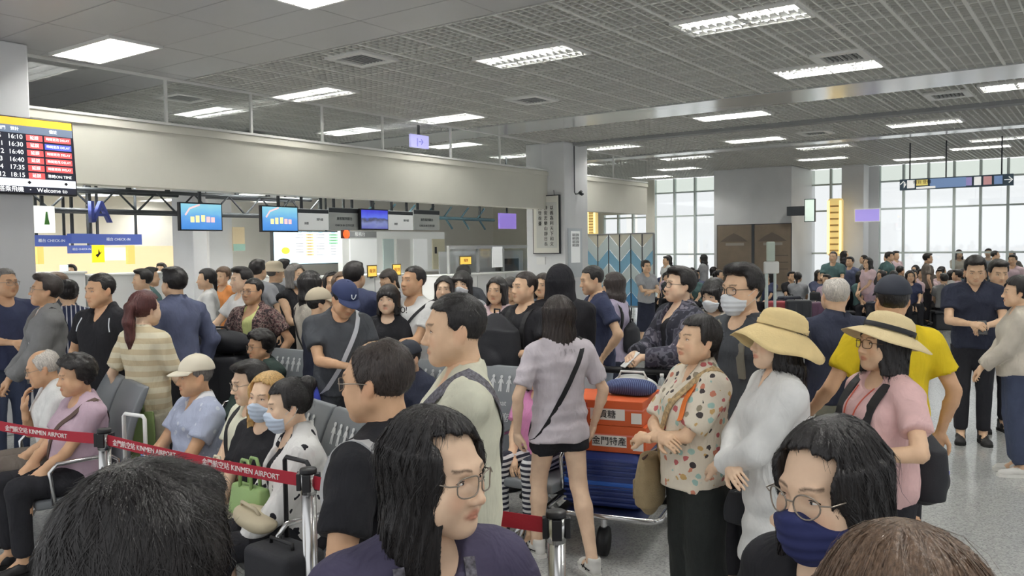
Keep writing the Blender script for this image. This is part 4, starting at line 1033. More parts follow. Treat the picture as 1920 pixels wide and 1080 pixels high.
# ---- things worn
def glasses(P, m=None, round_=False, w=0.026, hgt=0.019):
    g = empty('glasses', parent=P['root']); g.matrix_local = P['HM']
    m = m or M_BLACK; fr = MB()
    for s in (-1, 1):
        ring = []
        for k in range(20):
            a = 2 * math.pi * k / 20; p = 2.0 if round_ else 3.2
            cx = math.copysign(abs(math.cos(a)) ** (2 / p), math.cos(a)); sz = math.copysign(abs(math.sin(a)) ** (2 / p), math.sin(a))
            x = s * 0.033 + w * cx; ring.append((x, -0.1065 + 9 * max(0, abs(x) - 0.02) ** 2, -0.003 + hgt * sz))
        fr.tube(ring, 0.0016, 6, closed=True)
        lens = MB(); lens.v = [(p[0], p[1], p[2]) for p in ring]; lens.f = [tuple(range(20))]
        lens.build('lens', MATS.get('spectacle lens') or glass_mat('spectacle lens', (0.97, 0.98, 0.98, 1), 0.06), g)
        fr.tube([(s * (0.033 + w), -0.0965, 0.004), (s * 0.076, -0.085, 0.004), (s * 0.081, -0.02, 0.003), (s * 0.081, 0.012, 0.0), (s * 0.079, 0.03, -0.018)], 0.0015, 5)
    fr.tube([(-0.0075, -0.1065, 0.002), (0, -0.110, 0.004), (0.0075, -0.1065, 0.002)], 0.0015, 5)
    fr.build('frame', m, g, smooth=True)
    return g
MASKM = {}
def face_mask(P, m, loop=None):
    hh = 0.0046 if P['q'] < 2 else 0.007
    if hh not in MASKM:
        f = head_field(hh); f.ell((0, -0.075, -0.062), (0.042, 0.040, 0.046), 0.03); f.d -= 0.005
        X, Y, Z = f.all()
        e = np.maximum(np.maximum(-0.025 - Z * 1.0 - 0.118 + 0.2 * np.clip(np.abs(X) - 0.02, 0, 1), Z + 0.018 + 0.5 * np.clip(np.abs(X) - 0.01, 0, 1)), Y + 0.038 + 0.0 * X)
        f.d += (0.0016 * np.sin(Z * 260) * np.ones_like(f.d)).astype(np.float32)
        f.keep(e.astype(np.float32), 0.003)
        V, Q = f.net(); MASKM[hh] = np_mesh('face_mask', V, Q)
    o = link_mesh('face_mask', MASKM[hh], m, P['root']); o.matrix_local = P['HM']
    lp = MB()
    for s in (-1, 1):
        lp.tube([(s * 0.060, -0.040, -0.045), (s * 0.074, -0.012, -0.022), (s * 0.084, 0.020, 0.004), (s * 0.086, 0.034, -0.012), (s * 0.078, 0.012, -0.048), (s * 0.062, -0.036, -0.086)], 0.0014, 5)
    lp.build('ear_loop', loop or m, o, smooth=True)
    return o
def cap(P, m, back=False, logo=None, visor=True):
    f = Field((-0.11, -0.13, 0.02), (0.11, 0.14, 0.15), 0.006 if P['q'] < 2 else 0.009)
    f.ell((0, 0.014, 0.036), (0.094, 0.113, 0.106), 0); X, Y, Z = f.all(); f.keep((0.042 + 0.10 * (Y + 0) - Z - 0.06 * np.clip(Y, 0, 1) * 3 + 0 * X).astype(np.float32), 0.003)
    V, Q = f.net(); o = link_mesh('cap', np_mesh('cap', V, Q), m, P['root']); o.matrix_local = P['HM'] @ (Matrix.Rotation(math.pi, 4, 'Z') if back else Matrix())
    if visor:
        mb = MB(); n = 14; rows = 5
        for t in (0, 0.004):
            for r in range(rows):
                for k in range(n):
                    a = math.pi * (1.12 + 0.76 * k / (n - 1)); q = r / (rows - 1)
                    x = 0.088 * math.cos(a); y = 0.014 + 0.104 * math.sin(a); ln = 0.078 * max(0, math.sin(math.pi * (0.12 + 0.76 * k / (n - 1)))) ** 0.6
                    mb.v.append((x * (1 + 0.02 * q), y - ln * q, 0.040 - 0.020 * q * q - 30 * 0.02 * x * x * 0.6 + t))
        for t in (0, 1):
            for r in range(rows - 1):
                for k in range(n - 1):
                    a = t * rows * n + r * n + k; mb.f.append((a, a + 1, a + n + 1, a + n))
        for k in range(n - 1): a = (rows - 1) * n + k; mb.f.append((a, a + 1, a + 1 + rows * n, a + rows * n))
        mb.build('visor', m, o, smooth=True)
    MB().lathe([(0.0, 0.146), (0.008, 0.145), (0.009, 0.142), (0.0, 0.141)], 8, 0, 0.014, cap=False).build('button', m, o, smooth=True)
    if logo: 
        mb = MB().tube([(-0.018, -0.096, 0.095), (-0.012, -0.101, 0.070), (0.0, -0.104, 0.062), (0.012, -0.101, 0.070), (0.018, -0.096, 0.095)], 0.004, 6)
        mb.build('emblem', logo, o)
    return o
def brim_hat(P, m, band=None, brim=0.115, droop=0.045, crown=0.10, tilt=0.0, wave=0.006, ribbon=True):
    mb = MB(); prof = []; seg = 44
    rows = [(0.0, crown + 0.050), (0.35, crown + 0.048), (0.70, crown + 0.038), (0.90, crown + 0.020), (0.985, crown - 0.006), (1.0, crown - 0.05), (1.02, 0.040)]
    v = []
    for (r, z) in rows:
        for j in range(seg):
            a = 2 * math.pi * j / seg; v.append((0.094 * r * math.cos(a) * (1.0), 0.014 + 0.114 * r * math.sin(a), z))
    nb_ = 7
    for i in range(1, nb_ + 1):
        q = i / nb_
        for j in range(seg):
            a = 2 * math.pi * j / seg; r = 1.02 + q * brim / 0.1
            v.append((0.094 * r * math.cos(a), 0.014 + 0.110 * r * math.sin(a), 0.040 - droop * (q ** 1.3) * (0.75 + 0.5 * abs(math.cos(a))) + wave * q * math.sin(5 * a + 1)))
    n = len(rows) + nb_; mb.v = v
    for i in range(n - 1):
        for j in range(seg):
            j2 = (j + 1) % seg; mb.f.append((i * seg + j, i * seg + j2, (i + 1) * seg + j2, (i + 1) * seg + j))
    me = mb.mesh('sun_hat', True); o = link_mesh('sun_hat', me, m, P['root'])
    o.matrix_local = P['HM'] @ Matrix.Rotation(math.radians(tilt), 4, 'X') @ Matrix.Translation((0, 0, 0.018))
    md = o.modifiers.new('thick', 'SOLIDIFY'); md.thickness = 0.003
    if band:
        MB().lathe([(0.0965 * 1.0, 0.044), (0.0965, 0.066), (0.094, 0.066), (0.094, 0.044)], 40, 0, 0.014, 1.02, 1.235, cap=False).build('hat_band', band, o, smooth=True)
    return o
def bucket_hat(P, m):
    return brim_hat(P, m, None, brim=0.04, droop=0.03, crown=0.09, wave=0.002)
def surf(P, o, d, far=0.5):
    """outermost garment surface along a ray from the axis (root frame)"""
    t = np.linspace(0, far, 160); Pn = o[None, :] + d[None, :] * t[:, None]; v = P['shirt'].at(Pn); k = np.where(v < 0.0)[0]
    if len(k) == 0: return None
    out = np.where((v > 0.0) & (t > t[k[0]]))[0]; j = out[0] if len(out) else k[-1]
    return o + d * (t[j] + 0.002)
def sling(P, m, shoulder=1, width=0.035, hip=(-1, 0.0, -0.06), name='strap', back_only=False, front_only=False, lift=0.0):
    """a strap over one shoulder and down to the other hip, lying on the garment"""
    T = P['T']; tp = lambda p: np.array(T @ Vector(p))
    a = tp((shoulder * 0.085, 0.02, 0.47)); h = tp((hip[0] * 0.19, hip[1], hip[2])); c = (a + h) / 2
    c = tp((0, 0.01, 0.24)); up = a - h; up = up / np.linalg.norm(up); fw = np.array(T.to_3x3() @ Vector((0, -1, 0))); fw = fw - up * (fw @ up); fw /= np.linalg.norm(fw)
    pts = []; nr = []
    r = np.linspace(0, 2 * math.pi, 49)
    if front_only: r = np.linspace(-0.1, math.pi + 0.1, 27)
    for t in r:
        d = up * math.cos(t) + fw * math.sin(t); p = surf(P, c, d)
        if p is None: continue
        pts.append(p + d * lift); nr.append(d)
    # smooth the line
    pts = np.array(pts)
    for _ in range(2): pts[1:-1] = (pts[:-2] + 2 * pts[1:-1] + pts[2:]) / 4
    return MB().ribbon([tuple(p) for p in pts], [tuple(n) for n in nr], width, 0.004).build(name, m, P['root'], smooth=False)
def front_line(P, m, path, width=0.02, name='lanyard', t=0.003, from_back=False, parent=None, tex=None):
    """a band that follows the front (or back) of the garment; path of (x,z) in the torso frame"""
    T = P['T']; pts = []; nr = []; sg = 1 if from_back else -1
    dense = []
    for (x0, z0), (x1, z1) in zip(path[:-1], path[1:]):
        for k in range(8): dense.append((x0 + (x1 - x0) * k / 8, z0 + (z1 - z0) * k / 8))
    dense.append(path[-1])
    for (x, z) in dense:
        o = np.array(T @ Vector((x, 0.02, z))); d = np.array(T.to_3x3() @ Vector((0, sg, 0))); d /= np.linalg.norm(d)
        p = surf(P, o, d)
        if p is None: p = o + d * 0.06 * P['s']
        pts.append(p); nr.append(d)
    pts = np.array(pts)
    for _ in range(2): pts[1:-1] = (pts[:-2] + 2 * pts[1:-1] + pts[2:]) / 4
    return MB().ribbon([tuple(p) for p in pts], [tuple(n) for n in nr], width, t).build(name, m, parent or P['root'])
# ------------------------------------------------------------------ queue barriers
M_BELT = mat('red webbing', srgb(168, 34, 52), 0.7, bump=0.15, bscale=300)
M_BELTINK = mat('white print', srgb(236, 226, 224), 0.7)
def stanchion(p, label):
    r = empty('queue_post', (p[0], p[1], 0)); tag(r, label, 'barrier post', 'belt posts of the queue barrier')
    MB().lathe([(0.0, 0.0), (0.17, 0.0), (0.17, 0.012), (0.13, 0.028), (0.034, 0.042), (0.0, 0.044)], 28).build('base', M_CHROME, r, smooth=True)
    MB().lathe([(0.032, 0.03), (0.032, 0.86)], 24).build('tube', M_CHROME, r, smooth=True)
    h = MB().lathe([(0.034, 0.845), (0.035, 0.935)], 24); h.build('head', M_CHROME, r, smooth=True)
    MB().lathe([(0.036, 0.935), (0.037, 0.940), (0.037, 0.952), (0.033, 0.957), (0.0, 0.958)], 24).build('top_cap', M_BLACK, r, smooth=True)
    cl = MB(); cl.box(0.030, 0.050, -0.018, 0.018, 0.86, 0.935).box(-0.050, -0.030, -0.018, 0.018, 0.86, 0.935).box(-0.018, 0.018, 0.030, 0.048, 0.86, 0.935).box(-0.018, 0.018, -0.046, -0.030, 0.86, 0.935)
    cl.build('belt_clip', M_BLACK, r, bevel=0.003)
    return r
SA, SB, SC = at(195, 808, 4.5), at(578, 885, 3.62), at(1043, 966, 2.98)
pa = stanchion(SA, 'steel belt post beside the white telescopic suitcase handle')
pb = stanchion(SB, 'steel belt post behind the man in a black T-shirt')
pc = stanchion(SC, 'steel belt post in front of the walking woman in shorts')
SL = Vector((-3.1, 4.95, 0)); SD = Vector((1.9, 2.72, 0))
def belt(a, b, label, texts):
    d = Vector((b.x - a.x, b.y - a.y, 0)); L = d.length; rz = math.atan2(d.y, d.x)
    r = empty('barrier_belt', (a.x, a.y, 0), rz); tag(r, label, 'barrier belt', 'red belts of the queue barrier')
    n = 16; t = MB(); 
    pts = [(0.035 + (L - 0.07) * i / n, 0, 0.898 - 0.012 * math.sin(math.pi * i / n)) for i in range(n + 1)]
    for i, p in enumerate(pts): t.v += [(p[0], -0.0012, p[2] - 0.029), (p[0], -0.0012, p[2] + 0.029), (p[0], 0.0012, p[2] + 0.029), (p[0], 0.0012, p[2] - 0.029)]
    for i in range(n):
        q = 4 * i
        for j in range(4): j2 = (j + 1) % 4; t.f.append((q + j, q + 4 + j, q + 4 + j2, q + j2))
    w = t.build('webbing', M_BELT, r)
    for x in texts:
        z = 0.898 - 0.012 * math.sin(math.pi * x / L)
        lettering('金門航空站 KINMEN AIRPORT', 0.036, M_BELTINK, r, (x, -0.0025, z), sx=1.15)
    return r
belt(SL, SA, 'red belt running along the knees of the woman in a mauve T-shirt', [0.42])
belt(SA, SB, 'red belt with airport lettering in front of the man in a white cap', [0.36, 1.12])
belt(SB, SC, 'red belt passing behind the man in a cream T-shirt', [0.35])

# ------------------------------------------------------------------ waiting seats
M_LEATHER = mat('grey seat leather', srgb(122, 126, 130), 0.48, bump=0.08, bscale=200)
M_SEATD = mat('dark seat frame', srgb(52, 54, 58), 0.5)
M_PICTO = mat('white pictogram', srgb(214, 216, 216), 0.6)
def seat_meshes():
    b = MB(); n = 9
    for t in (0, 1):
        for i in range(n):
            q = i / (n - 1); z = 0.40 + 0.65 * q; y = 0.02 + 0.14 * q - 0.05 * math.sin(q * math.pi) + (0.055 if t else 0.0)
            if i == n - 1: y += 0.008 * (1 - 2 * t)
            b.v += [(-0.255, y, z), (0.255, y, z)]
    for i in range(n - 1):
        a = 2 * i; b.f.append((a, a + 1, a + 3, a + 2)); c = 2 * n + a; b.f.append((c, c + 2, c + 3, c + 1))
        b.f.append((a, a + 2, c + 2, c)); b.f.append((a + 1, c + 1, c + 3, a + 3))
    b.f.append((0, 2 * n, 2 * n + 1, 1)); e = 2 * (n - 1); b.f.append((e, e + 1, 2 * n + e + 1, 2 * n + e))
    back = b.mesh('backrest', True, bevel=0.012)
    s = MB().box(-0.255, 0.255, -0.46, 0.03, 0.375, 0.435).mesh('seat', True, bevel=0.02, bseg=3)
    ar = MB().tube([(0, 0.02, 0.36), (0, 0.0, 0.62), (0, -0.05, 0.655), (0, -0.34, 0.645), (0, -0.38, 0.60), (0, -0.36, 0.40)], 0.014, 8).mesh('armrest', True)
    beam = MB().box(-0.29, 0.29, -0.24, -0.16, 0.31, 0.36).mesh('beam', bevel=0.006)
    lg = MB().tube([(0, -0.2, 0.33), (0, -0.05, 0.20), (0, 0.16, 0.03)], 0.018, 8).tube([(0, -0.2, 0.33), (0, -0.33, 0.20), (0, -0.46, 0.03)], 0.018, 8).lathe([(0.0, 0), (0.03, 0), (0.03, 0.02), (0.0, 0.03)], 12, 0, 0.17).lathe([(0.0, 0), (0.03, 0), (0.03, 0.02), (0.0, 0.03)], 12, 0, -0.47).mesh('leg', True)
    o8 = [(0.012 * math.sin(k * math.pi / 4 + 0.39), 0.062 - 0.012 * math.cos(k * math.pi / 4 + 0.39)) for k in range(8)]
    pic = MB().poly([(0.004, 0.046)] + o8[1:7] + [(-0.004, 0.046), (-0.012, 0.042), (-0.024, 0.012), (-0.018, 0.010), (-0.010, 0.026), (-0.012, -0.045), (-0.003, -0.045), (0.0, -0.006), (0.005, -0.045), (0.014, -0.045), (0.010, 0.026), (0.020, 0.012), (0.025, 0.014), (0.012, 0.042)], -0.001, 0.001)
    return back, s, ar, beam, lg, pic.mesh('pictogram')
SEAT = seat_meshes()
def bench(label, seats, rz, signs):
    """seats: list of (x,y) pelvis positions; facing given by rz; one beam bench"""
    c = Vector((sum(p[0] for p in seats) / len(seats), sum(p[1] for p in seats) / len(seats), 0))
    r = empty('waiting_bench', (c.x, c.y, 0), rz); tag(r, label, 'bench')
    co, si = math.cos(-rz), math.sin(-rz); xs = []
    for i, p in enumerate(seats):
        x = (p[0] - c.x) * co - (p[1] - c.y) * si; y = (p[0] - c.x) * si + (p[1] - c.y) * co; xs.append((x, y))
    y0 = sum(y for _, y in xs) / len(xs) + 0.16
    for i, (x, y) in enumerate(xs):
        bk = link_mesh('backrest', SEAT[0], M_LEATHER, r, (x, y0, 0)); link_mesh('seat', SEAT[1], M_LEATHER, r, (x, y0, 0))
        link_mesh('beam', SEAT[3], M_SEATD, r, (x, y0, 0))
        if i in signs:
            [link_mesh('pictogram', SEAT[5], M_PICTO, bk, (-0.14 + 0.068 * j, 0.098, 0.92), (math.radians(-17), 0, 0)) for j in range(5)]
            lettering('Priority seat', 0.055, M_PICTO, bk, (0.0, 0.060, 0.80), (math.radians(90 - 15), 0, 0)); lettering('博愛專用席', 0.07, M_PICTO, bk, (0.0, 0.032, 0.70), (math.radians(90 - 12), 0, 0))
    X = sorted(x for x, _ in xs)
    for x in [X[0] - 0.27, X[-1] + 0.27]: link_mesh('armrest', SEAT[2], M_CHROME, r, (x, y0, 0))
    for a, b in zip(X[:-1], X[1:]): link_mesh('armrest', SEAT[2], M_CHROME, r, ((a + b) / 2, y0, 0))
    for x in ([X[0], X[-1]] if len(X) > 1 else X): link_mesh('leg', SEAT[4], M_CHROME, r, (x, y0, 0))
    return r
R1 = math.radians(-52); R2 = math.radians(-33)
d1 = Vector((-0.61, 0.79, 0)); s0 = Vector((-1.08, 4.15, 0))
bench('grey leather bench where the man in a white cap sits', [tuple((s0 + d1 * 0.54 * k)[:2]) for k in (0, 1, 2)], R1, (0, 1))
d2 = Vector((-0.84, 0.54, 0)); t0_ = Vector((0.02, 5.62, 0))
bench('grey leather bench behind the woman in a dark green jacket', [tuple((t0_ + d2 * 0.56 * k)[:2]) for k in (3.45, 4.45, 5.45)], R2, (0, 1))
bench('grey leather bench behind the man in a cream T-shirt', [tuple((t0_ + d2 * 0.56 * k)[:2]) for k in (-0.35, 0.65, 1.65)], R2, (0, 1, 2))
bench('grey leather bench where the old man rests his chin', [(-2.72, 5.33), (-3.14, 5.72)], R1, ())

# ------------------------------------------------------------------ luggage
def suitcase(loc, rz, label, m, size=(0.42, 0.26, 0.62), ridges=8, handle=0.0, group=None, stripe=None, hm=None, lay=False, name='suitcase'):
    w, d, h = size; r = empty(name, loc, rz); tag(r, label, 'suitcase', group)
    up = 0.06 if not lay else 0.0
    b = MB().box(-w / 2, w / 2, -d / 2, d / 2, up, up + h).build('shell', m, r, bevel=min(w, d, h) * 0.16, bseg=4, smooth=True)
    if ridges:
        rm = MB().box(-0.007, 0.007, -0.006, 0.004, up + h * 0.12, up + h * 0.88).mesh('ridge', bevel=0.003)
        for k in range(ridges): link_mesh('ridge', rm, m, r, (-w * 0.40 + w * 0.80 * k / max(1, ridges - 1), -d / 2, 0))
    MB().tube([(-0.08, -0.01, up + h - 0.005), (-0.08, -0.01, up + h + 0.025), (0.08, -0.01, up + h + 0.025), (0.08, -0.01, up + h - 0.005)], 0.009, 6).build('grip', M_BLACK, r, smooth=True)
    if stripe: MB().box(-w / 2 - 0.004, w / 2 + 0.004, -d / 2 - 0.006, d / 2 + 0.004, up + h * 0.36, up + h * 0.50).build('stripe', stripe, r, bevel=0.01)
    if up:
        for x in (-1, 1):
            for y in (-1, 1): MB().tube([(x * (w / 2 - 0.05) - 0.012, y * (d / 2 - 0.04), 0.028), (x * (w / 2 - 0.05) + 0.012, y * (d / 2 - 0.04), 0.028)], 0.028, 12).build('wheel', M_BLACK, r, smooth=True)
    if handle:
        hm = hm or M_CHROME
        MB().tube([(-0.09, d / 2 - 0.03, up + h - 0.02), (-0.09, d / 2 - 0.03, up + h + handle), (-0.075, d / 2 - 0.03, up + h + handle + 0.015), (0.075, d / 2 - 0.03, up + h + handle + 0.015), (0.09, d / 2 - 0.03, up + h + handle), (0.09, d / 2 - 0.03, up + h - 0.02)], 0.011, 8).build('pull_handle', hm, r, smooth=True)
    return r
M_BLUECASE = mat('blue polycarbonate', srgb(42, 58, 118), 0.35); M_BLUEL = mat('bright blue band', srgb(40, 98, 190), 0.4)
M_BLKFAB = mat('black nylon', srgb(36, 37, 42), 0.75, bump=0.2, bscale=250); M_NAVYCASE = mat('dark navy shell', srgb(34, 38, 54), 0.5)
M_WHITEP = mat('white plastic', srgb(232, 232, 230), 0.4)
p = at(226, 806, 4.55)
suitcase((p.x, p.y, 0), math.radians(-30), 'dark suitcase with a white pull handle standing at the belt post', M_NAVYCASE, (0.36, 0.23, 0.52), 5, 0.41, hm=M_WHITEP)
p = at(528, 880, 3.72)
suitcase((p.x, p.y, 0), math.radians(-40), 'small black trolley case in front of the woman in a white printed shirt', M_BLKFAB, (0.34, 0.22, 0.52), 0, 0.36, hm=M_BLACK)
lab = at(520, 1068, 3.6)

# trolley with the souvenir cartons
tr = at(1160, 940, 5.45); TRZ = math.radians(-22)
t = empty('luggage_trolley', (tr.x, tr.y, 0), TRZ); tag(t, 'steel luggage trolley carrying orange cartons and a blue suitcase', 'trolley')
MB().box(-0.29, 0.29, -0.42, 0.42, 0.255, 0.275).build('platform', M_CHROME, t, bevel=0.006)
MB().tube([(-0.33, -0.45, 0.27), (0.33, -0.45, 0.27), (0.36, -0.40, 0.27), (0.36, 0.42, 0.27), (-0.36, 0.42, 0.27), (-0.36, -0.40, 0.27)], 0.018, 8, closed=True).build('frame', M_CHROME, t, smooth=True)
for x, y in ((-0.30, 0.36), (0.30, 0.36)): MB().tube([(x - 0.025, y, 0.11), (x + 0.025, y, 0.11)], 0.11, 20).build('wheel', M_BLACK, t, smooth=True); MB().tube([(x, y, 0.11), (x, y, 0.26)], 0.02, 8).build('axle_leg', M_CHROME, t)
MB().tube([(-0.025, -0.36, 0.09), (0.025, -0.36, 0.09)], 0.09, 18).build('wheel', M_BLACK, t, smooth=True); MB().tube([(0, -0.36, 0.09), (0, -0.36, 0.26)], 0.02, 8).build('axle_leg', M_CHROME, t)
MB().tube([(-0.34, 0.42, 0.27), (-0.33, 0.50, 0.95), (-0.31, 0.52, 1.02), (0.31, 0.52, 1.02), (0.33, 0.50, 0.95), (0.34, 0.42, 0.27)], 0.018, 8).build('handle_frame', M_CHROME, t, smooth=True)
MB().tube([(-0.28, 0.52, 1.02), (0.28, 0.52, 1.02)], 0.024, 10).build('grip', M_BLACK, t, smooth=True)
MB().box(-0.30, 0.30, 0.34, 0.50, 0.80, 0.81).box(-0.30, 0.30, 0.34, 0.345, 0.80, 0.95).build('basket', M_WHITEP, t)
MB().tube([(-0.36, -0.38, 0.27), (-0.52, -0.50, 0.14), (-0.56, -0.52, 0.10)], 0.014, 8).build('brake_arm', M_CHROME, t, smooth=True)
sc = Vector((tr.x, tr.y, 0)); cz, sz_ = math.cos(TRZ), math.sin(TRZ)
def tl(x, y, z): return (tr.x + x * cz - y * sz_, tr.y + x * sz_ + y * cz, z)
c1 = suitcase(tl(-0.02, -0.02, 0.28), TRZ, 'ribbed blue suitcase lying on the luggage trolley', M_BLUECASE, (0.50, 0.62, 0.345), 0, stripe=M_BLUEL, lay=True)
rm = MB().box(-0.245, 0.245, -0.322, -0.312, -0.007, 0.007).mesh('ridge', bevel=0.003)
for k in range(9):
    if k not in (4,): link_mesh('ridge', rm, M_BLUECASE, c1, (0, 0, 0.04 + 0.033 * k))
M_ORANGE = mat('orange carton', srgb(206, 92, 44), 0.55, noise=0.06, nscale=6); M_PAPER = mat('white paper label', srgb(232, 228, 220), 0.6); M_RED = mat('red carton print', srgb(170, 52, 40), 0.6); M_INK = mat('black ink', srgb(34, 30, 30), 0.6)
def carton(z, label, txt, w=0.60, h=0.195, dx=0.0):
    r = empty('souvenir_carton', tl(dx, -0.04, z), TRZ); tag(r, label, 'box')
    MB().box(-w / 2, w / 2, -0.25, 0.25, 0, h).build('box', M_ORANGE, r, bevel=0.004)
    MB().box(-0.09, 0.13, -0.2535, -0.25, 0.035, 0.105).build('paper_label', M_PAPER, r)
    lettering(txt, 0.055, M_INK, r, (0.02, -0.2555, 0.068))
    MB().box(-w / 2 + 0.02, -0.11, -0.2532, -0.25, 0.02, h - 0.02).build('print_patch', M_RED, r)
    MB().box(0.17, 0.235, -0.2532, -0.25, 0.02, 0.085).build('print_mark', M_PAPER, r)
    MB().box(-w / 2 - 0.001, w / 2 + 0.001, -0.2525, 0.2525, h * 0.62, h * 0.68).build('packing_strap', mat('pink packing strap', srgb(222, 128, 110), 0.5), r)
    return r
carton(0.627, 'orange souvenir carton resting directly on the blue suitcase', '金門特產', 0.50, 0.165)
carton(0.794, 'orange souvenir carton stacked on top of another carton', '貢糖', 0.48, 0.155, -0.01)
# bag with blue pattern lying on the cartons
f = Field((-0.2, -0.14, -0.02), (0.2, 0.14, 0.14), 0.01); f.ell((0, 0, 0.05), (0.17, 0.10, 0.06), 0); X, Y_, Z = f.all(); f.d += (0.012 * wob(X, Y_, Z, 4, 40, 5)).astype(np.float32); f.keep((0.004 - Z + 0 * X + 0 * Y_).astype(np.float32))
V, Q = f.net(); o = link_mesh('cloth_bundle', np_mesh('cloth_bundle', V, Q), cloth('blue checked cloth', srgb(92, 104, 140), 'vstripe', srgb(58, 66, 100), 26), None, tl(0.10, -0.05, 0.951), (0, 0, TRZ)); tag(o, 'blue patterned cloth bundle lying on the upper orange carton', 'bundle')
# black bags waiting behind the seats
M_BLKCASE = mat('black hard case', srgb(40, 42, 48), 0.5)
p = at(392, 600, 7.6); suitcase((p.x, p.y, 0), math.radians(-20), 'tall black suitcase behind the seats next to a soft black bag', M_BLKFAB, (0.40, 0.28, 0.95), 0, 0.0, name='suitcase')
p = at(423, 600, 7.45); suitcase((p.x, p.y, 0), math.radians(-14), 'tall black trolley bag in front of the man in a white T-shirt', M_BLKFAB, (0.36, 0.28, 0.92), 3, 0.0)
def duffel(loc, rz, label, m, size=(0.24, 0.14, 0.13), name='duffel_bag'):
    r = empty(name, loc, rz); tag(r, label, 'bag')
    f = Field((-size[0] - 0.02, -size[1] - 0.02, -0.02), (size[0] + 0.02, size[1] + 0.02, size[2] * 2 + 0.02), 0.014); f.ell((0, 0, size[2]), size, 0); f.ell((size[0] * 0.4, 0, size[2] * 0.9), np.array(size) * 0.75, 0.03); f.ell((-size[0] * 0.4, 0, size[2] * 0.9), np.array(size) * 0.75, 0.03)
    X, Y_, Z = f.all(); f.d += (0.006 * wob(X, Y_, Z, 14, 45, 5)).astype(np.float32); f.keep((0.004 - Z + 0 * X + 0 * Y_).astype(np.float32)); V, Q = f.net()
    link_mesh('body', np_mesh('bag_body', V, Q), m, r)
    MB().tube([(-0.10, -0.02, size[2] * 1.7), (-0.08, -0.03, size[2] * 2.2), (0.08, -0.03, size[2] * 2.2), (0.10, -0.02, size[2] * 1.7)], 0.009, 6).build('handle', m, r, smooth=True)
    return r
p = at(413, 585, 7.5); duffel((p.x, p.y, 0.99), math.radians(-17), 'soft black bag lying on top of two upright suitcases', M_BLKFAB, (0.30, 0.15, 0.11))

# ------------------------------------------------------------------ flight board on the left column
M_SCR = mat('screen black', srgb(24, 26, 34), 0.3, emit=srgb(36, 38, 50), estr=0.9)
def lit(name, c, s=0.9): return mat('lit ' + name, c, 0.4, emit=c, estr=s)
ub, zt = on_v(143, 228, 9.25); _, zb = on_v(131, 368, 9.33)
fb = empty('flight_board', W(ub, 9.28, zb), ROOM_ROT); tag(fb, 'black flight information board with a yellow header on the column', 'screen')
fb.rotation_euler = (math.radians(-4), 0, ROOM_ROT)
BW, BH = 1.46, zt - zb
MB().box(-BW, 0, 0.0, 0.07, 0, BH).build('housing', M_BLACK, fb, bevel=0.006)
MB().box(-BW + 0.015, -0.015, -0.004, 0.001, 0.015, BH - 0.015).build('screen', M_SCR, fb)
MB().box(-BW + 0.015, -0.015, -0.006, -0.003, BH * 0.885, BH - 0.015).build('header_bar', lit('yellow', srgb(222, 178, 60)), fb)
MB().box(-BW + 0.015, -0.015, -0.006, -0.003, BH * 0.785, BH * 0.885).build('column_bar', lit('slate', srgb(98, 110, 128)), fb)
wt = lit('white text', srgb(240, 240, 240), 1.0)
rows = [('15:50', '5', '16:10', 'r', 'r'), ('16:30', '11', '16:30', 'r', 'b'), ('16:40', '12', '16:40', 'r', 'r'), ('16:40', '3', '16:40', 'r', 'r'), ('17:35', '4', '17:35', 'r', 'r'), ('18:15', '12', '18:15', 'r', '')]
M_SR = lit('red', srgb(212, 84, 84)); M_SB = lit('blue', srgb(80, 92, 196))
for i, (a, b_, c, k1, k2) in enumerate(rows):
    z = BH * (0.735 - i * 0.0985)
    for tx, x, sz in ((a, -0.96, 0.068), (b_, -0.79, 0.068), (c, -0.64, 0.068)): lettering(tx, sz, wt, fb, (x + 0.03, -0.006, z))
    MB().box(-0.50, -0.335, -0.006, -0.003, z - 0.031, z + 0.031).build('status_box', M_SR, fb); lettering('延誤', 0.045, wt, fb, (-0.42, -0.0075, z))
    if k2: MB().box(-0.315, -0.035, -0.006, -0.003, z - 0.031, z + 0.031).build('status_box', M_SR if k2 == 'r' else M_SB, fb); lettering('時間更改 DELAY', 0.034, wt, fb, (-0.175, -0.0075, z))
    else: lettering('準時ON TIME', 0.042, wt, fb, (-0.18, -0.006, z))
    lettering('金門', 0.05, wt, fb, (-1.22, -0.006, z))
for tx, x in (('時間', -0.93), ('登機門', -0.76), ('預計', -0.61), ('備註', -0.22)): lettering(tx, 0.042, wt, fb, (x, -0.0075, BH * 0.835))
MB().box(-BW + 0.015, -0.015, -0.006, -0.003, BH * 0.10, BH * 0.20).build('footer_bar', lit('pale', srgb(214, 218, 224)), fb)
for x in (-0.9, -0.5, -0.12): lettering('◆', 0.04, M_INK, fb, (x, -0.0075, BH * 0.15))
lettering('歡迎搭乘飛機  ・  Welcome to', 0.062, wt, fb, (-0.52, -0.006, BH * 0.055))

